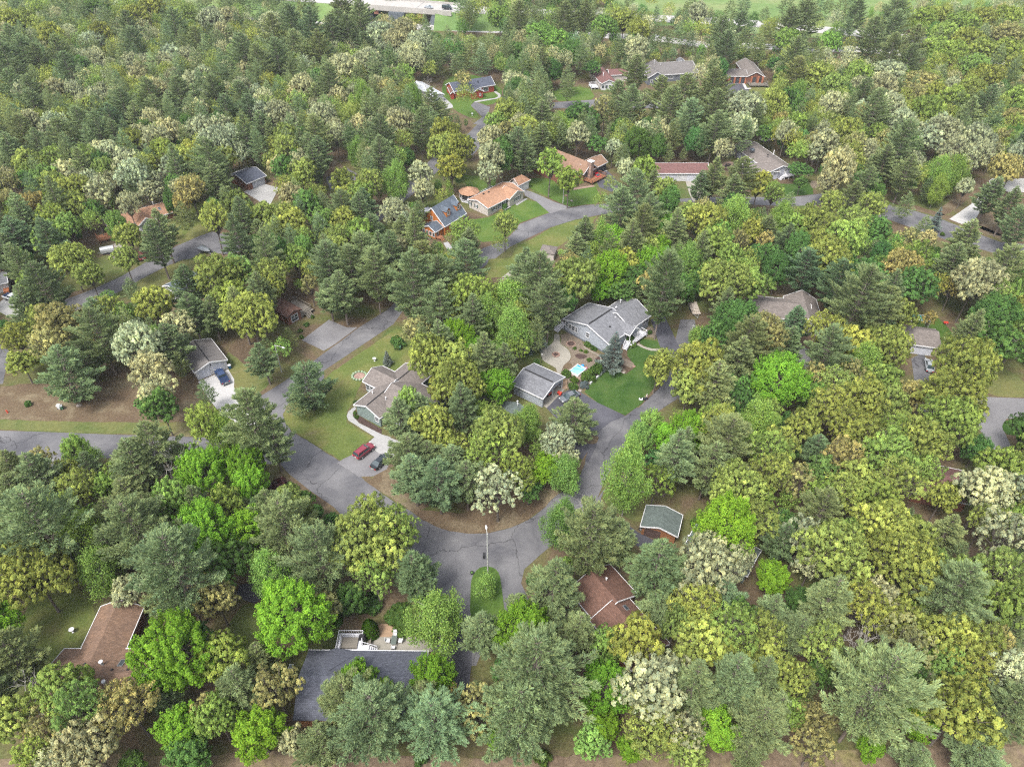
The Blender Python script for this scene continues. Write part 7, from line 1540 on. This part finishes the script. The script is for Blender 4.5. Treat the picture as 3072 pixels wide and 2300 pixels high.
for ring_ in range(2):
    y = 28.0
    while y < 520:
        step = 4.6 if y < 300 else 5.4
        xm = 36+y*.745
        x = -xm
        while x < xm:
            X_ = x+rf.uniform(-1.7, 1.7); Y_ = y+rf.uniform(-1.7, 1.7)
            x += step
            big = ring_ == 0
            r = rf.uniform(2.6, 4.3) if big else rf.uniform(1.4, 2.4)
            if blocked(X_, Y_, 1.0): continue
            if crowded(X_, Y_, r, .50 if big else .52): continue
            kd = forest_kind(X_, Y_)
            if not big: kd = rf.choice('DDGPLD') if kd not in 'P' else rf.choice('PDP')
            h = min(HMAX[kd], r*KIND[kd][3]+(4 if big else 2)+rf.uniform(-1, 1.5))
            if Y_ > 330 and ring_ == 0: h *= .9
            if hides_clear(X_, Y_, r, h):
                h *= .55; r *= .7
                if hides_clear(X_, Y_, r, h): continue
            # open brown ground and lawns stay open
            t = [kd, X_, Y_, r, h]
            (FAR if Y_ > 300 or (not big and Y_ > 175) else TREES).append(t); gput(t)
        y += step
print('all trees', len(TREES), 'far', len(FAR))
from collections import Counter
cnt = Counter(KIND[t[0]][1] for t in TREES); print(cnt)
# past 300 of a kind the ones that show smallest go into the wood
lim = {}
def shown(t):
    q = px((t[1], t[2], t[4]*.6)); return t[3]/q[2] if (-60 < q[0] < 2272 and -60 < q[1] < 1716) else 0
keep = []
for t in sorted(TREES, key=lambda t: -shown(t)):
    s_ = shown(t)
    if s_ == 0:
        q = px((t[1], t[2], t[4]*.6))
        if -260 < q[0] < 2472 and -200 < q[1] < 1900: FAR.append(t)
        continue
    n_ = KIND[t[0]][1]; lim[n_] = lim.get(n_, 0)+1
    (keep if lim[n_] <= 296 else FAR).append(t)
TREES = keep
print('individual', len(TREES), 'merged', len(FAR), Counter(KIND[t[0]][1] for t in TREES))

def tree_color(kd, rr):
    nm, c = KIND[kd][4]; v = math.exp(rr.gauss(0, .11)); hsh = rr.gauss(0, .055)
    c = [c[0]*v*(1+hsh), c[1]*v, c[2]*v*(1-hsh)]
    if kd in 'OG' and rr.random() < .3: c = [c[0]*.86, c[1]*1.0, c[2]*.95]
    return tuple(c)+(1.0,)
rt_ = random.Random(3)
TREEOBJ = []
for t in TREES:
    kd, x, y, r, h = t
    fam = rt_.choice(KIND[kd][0])
    if r > 3.3 and kd == 'L': fam = 'birchbig'
    if r > 4.3 and kd in 'MD' and fam == 'maple': fam = 'maplebig'
    if r > 5.0 and kd in 'OGCT': fam = 'oakhuge'
    if r > 5.2 and kd in 'PB': fam = 'pinehuge'
    tr, cr_, dims = rt_.choice(PROTO[fam])
    root = bpy.data.objects.new(KIND[kd][1], None); COL.objects.link(root); root.location = (x, y, 0); root.rotation_euler = (rt_.uniform(-.04,.04), rt_.uniform(-.04,.04), rt_.uniform(0, 6.28))
    if kd in 'UVW': root.rotation_euler = (0, 0, rt_.uniform(0, 6.28))
    sx = r/dims[0]; sz = h/dims[2]; root.scale = (sx*rt_.uniform(.93,1.07), sx*rt_.uniform(.93,1.07), sz)
    root['category'] = KIND[kd][2]
    col = tree_color(kd, rt_)
    for nm, me in (('trunk', tr), ('crown', cr_)):
        o = bpy.data.objects.new(nm if kd != 'X' or nm == 'trunk' else 'branches', me); COL.objects.link(o); o.parent = root
        if nm == 'crown': o.color = col
    TREEOBJ.append((root, t, col))

# the far wood as one mass
def far_mesh():
    V, T, TV, TF = [], [], [], []
    mini = {'P': [], 'O': [], 'M': []}
    for k in range(4):
        _, me, dm = None, None, None
    def thin(me, keep_n):
        n = len(me.polygons); co = np.empty(len(me.vertices)*3, np.float32); me.vertices.foreach_get('co', co); co = co.reshape(-1, 4, 3)
        tn = np.empty(n*4, np.float32); me.attributes['tone'].data.foreach_get('color', tn); tn = tn.reshape(-1, 4)[:, :3]
        idx = RNG.permutation(len(co))[:keep_n]; c = co[idx]; m_ = c.mean(1, keepdims=True)
        return m_+(c-m_)*1.55, tn[idx]
    lib = {f: [(thin(me, 1500), dims) for _t, me, dims in PROTO[f]] for f in ('pine', 'oak', 'maple', 'oakbig', 'birch')}
    fam = {'Q':'pine','P':'pine','B':'pine','O':'oakbig','G':'oak','C':'oakbig','T':'oak','M':'maple','D':'maple','L':'birch','S':'pine'}
    rr = random.Random(9)
    for kd, x, y, r, h in FAR:
        if kd not in fam: continue
        (c, tn), dims = rr.choice(lib[fam[kd]])
        a = rr.uniform(0, 6.28); ca, sa = math.cos(a), math.sin(a); sx, sz = r/dims[0], h/dims[2]
        q = c.copy(); X_ = (q[..., 0]*ca-q[..., 1]*sa)*sx+x; Y_ = (q[..., 0]*sa+q[..., 1]*ca)*sx+y; Z_ = q[..., 2]*sz
        V.append(np.stack([X_, Y_, Z_], -1).reshape(-1, 3)); T.append(tn*np.array(tree_color(kd, rr)[:3]))
    me = quad_mesh('distant_woodland', np.concatenate(V), np.concatenate(T), [LEAF])
    o = bpy.data.objects.new('distant_woodland', me); COL.objects.link(o); o.color = (1, 1, 1, 1); o['kind'] = 'stuff'
    return o
far_mesh()

# ------------------------------------------------------------------ labels for the trees: what they look like and where they stand
LM = [('white double garage','white_garage'), ('sage green house','sage_house'), ('open grey garage','open_garage'), ('house by the pool','grey_house'), ('orange log house','log_house'),
 ('cream ranch house','tan_roof_house'), ('screened gazebo','screened_gazebo'), ('stone chimney house','stone_chimney_house'), ('blue-grey house','blue_grey_house'), ('small red house','red_house'),
 ('white-roofed building','white_roof_building'), ('maroon-roofed house','maroon_roof_house'), ('large hip-roofed house','grey_hip_house'), ('brick pillar house','brick_pillar_house'),
 ('red-brown long roof','red_brown_roof_house'), ('detached brown garage','brown_garage'), ('long tan roof','long_tan_roof_house'), ('white pickup house','white_corner_house'), ('slate-blue gabled house','white_gable_house'),
 ('dark red cabin','brown_cabin'), ('long taupe house','long_taupe_house'), ('taupe outbuilding','taupe_outbuilding'), ('pale taupe garage','taupe_garage'), ('plum brown roof','plum_brown_house'),
 ('weathered T-shaped roof','weathered_roof_house'), ('slate-roofed patio house','slate_roof_house'), ('rust brown roof','rust_roof_house'), ('log garage','log_garage'), ('narrow green roof','green_roof_house'),
 ('little grey shed','grey_garden_shed'), ('overpass bridge','overpass_bridge'), ('garden pool','garden_pool'), ('fire hydrant','fire_hydrant'), ('red car','parked_car.001')]
LMP = []
for nm, on in LM:
    o = bpy.data.objects.get(on)
    if not o: print('missing landmark', on); continue
    l = o.matrix_world.translation if o.parent is None else o.location; LMP.append((nm, Vector((o.location.x, o.location.y, 0))))
for nm, c_ in (('frontage road bend', ('n',1560,92)), ('new concrete drive', ('c',1860,1380)), ('tall island lamp', ('Q',553,1470)), ('brown strip by the pines', ('h',1000,1620)),
               ('meadow edge', ('n',1900,70)), ('long street bend', ('d',700,1250)), ('side street', ('f',2050,1000)), ('dry brush corner', ('i',1700,1600)), ('upper road end', ('G',900,560)), ('curved middle road', ('c',900,1290)),
               ('brush strip corner', ('g',300,1640)), ('distant wood corner', ('n',60,60)), ('far left clearing', ('n',480,330)), ('lower oak wood', ('i',900,900)), ('upper oak wood', ('c',1700,500)), ('western pine wood', ('n',250,250))):
    if nm in ('far left clearing',): nm = 'clearing behind the brown garage'
    if nm == 'western pine wood': nm = 'dense pine stand'
    LMP.append((nm, at(*c_)))
ORD = ['', 'second', 'third', 'fourth', 'fifth', 'sixth', 'seventh', 'eighth', 'ninth', 'tenth', 'eleventh', 'twelfth', 'thirteenth', 'fourteenth', 'fifteenth', 'sixteenth', 'seventeenth', 'eighteenth', 'nineteenth', 'twentieth']
ORD += ['twenty-'+w_ for w_ in ('first','second','third','fourth','fifth','sixth','seventh','eighth','ninth')]+['thirtieth']
buckets = {}
for root, t, col in TREEOBJ:
    kd, x, y, r, h = t; p = Vector((x, y, 0))
    near = sorted(LMP, key=lambda l: (l[1]-p).length)
    A_ = near[0]; d = p-A_[1]; best = None
    for B_ in near[1:14]:
        e = B_[1]-A_[1]
        if e.length < 8: continue
        c_ = d.dot(e)/(max(.1, d.length)*e.length)
        if best is None or c_ > best[0]: best = (c_, B_)
    if kd == 'V': cn = 'dark red'
    else:
        cn = KIND[kd][4][0]
        rg = col[0]/col[1]
        if kd in 'OG': cn = 'yellow-green' if rg > .80 else 'fresh green' if rg < .68 else 'soft green'
        if kd == 'P': cn = 'pale grey-green' if col[1] > .215 else 'grey-green'
    sz = {'U':'low','V':'low','W':'low'}.get(kd) or ('slim' if h/r > 4.6 else 'large' if r > 5 else 'broad' if r > 4 else 'small' if r < 2.3 else 'medium-sized' if h < 13 else 'tall')
    noun = {'leafy tree':'leafy tree', 'tree':'budding tree'}.get(KIND[kd][2], KIND[kd][2])
    if kd == 'X': cn = 'leafless pale'; noun = 'tree'
    buckets.setdefault((sz, cn, noun, A_[0], best[1][0]), []).append((d.length, root))
for (sz, cn, noun, a_, b_), lst in buckets.items():
    lst.sort(key=lambda q: q[0])
    for i, (_d, root) in enumerate(lst):
        o_ = ORD[min(i, len(ORD)-1)]
        root['label'] = ('%s %s %s, %s from the %s toward the %s' % (sz, cn, noun, o_ or 'first', a_, b_)) if len(lst) > 1 else '%s %s %s near the %s toward the %s' % (sz, cn, noun, a_, b_)
        if len(root['label'].split()) > 16: root['label'] = root['label'].replace(' the ', ' ').replace('medium-sized ', 'mid-size ')
        if len(root['label'].split()) > 16: root['label'] = root['label'].split(' ', 1)[1]
        root['group'] = {'shrub':'garden and verge shrubs'}.get(root['category'], root['category']+'s of the woods')
bpy.context.view_layer.update()
seen_ = Counter(o.get('label') for o in bpy.data.objects if o.get('category')); print('dups', [k for k, v in seen_.items() if v > 1][:10], 'maxwords', max(len(k.split()) for k in seen_ if k))

# ------------------------------------------------------------------ thin haze over the woods
HAZE = 0.00012
if HAZE:
    mb = MB().box(-650, 650, -170, 970, -1, 107); hz_ = bpy.data.materials.new('haze'); hz_.use_nodes = True; N = hz_.node_tree.nodes; N.clear()
    o_ = N.new('ShaderNodeOutputMaterial'); v_ = N.new('ShaderNodeVolumePrincipled'); v_.inputs['Color'].default_value = (.86,.90,.95,1); v_.inputs['Density'].default_value = HAZE; v_.inputs['Anisotropy'].default_value = .2
    hz_.node_tree.links.new(v_.outputs[0], o_.inputs['Volume']); hb = mb.build('haze', hz_); hb['kind'] = 'stuff'
    cy.volume_bounces = 0; cy.volume_max_steps = 32
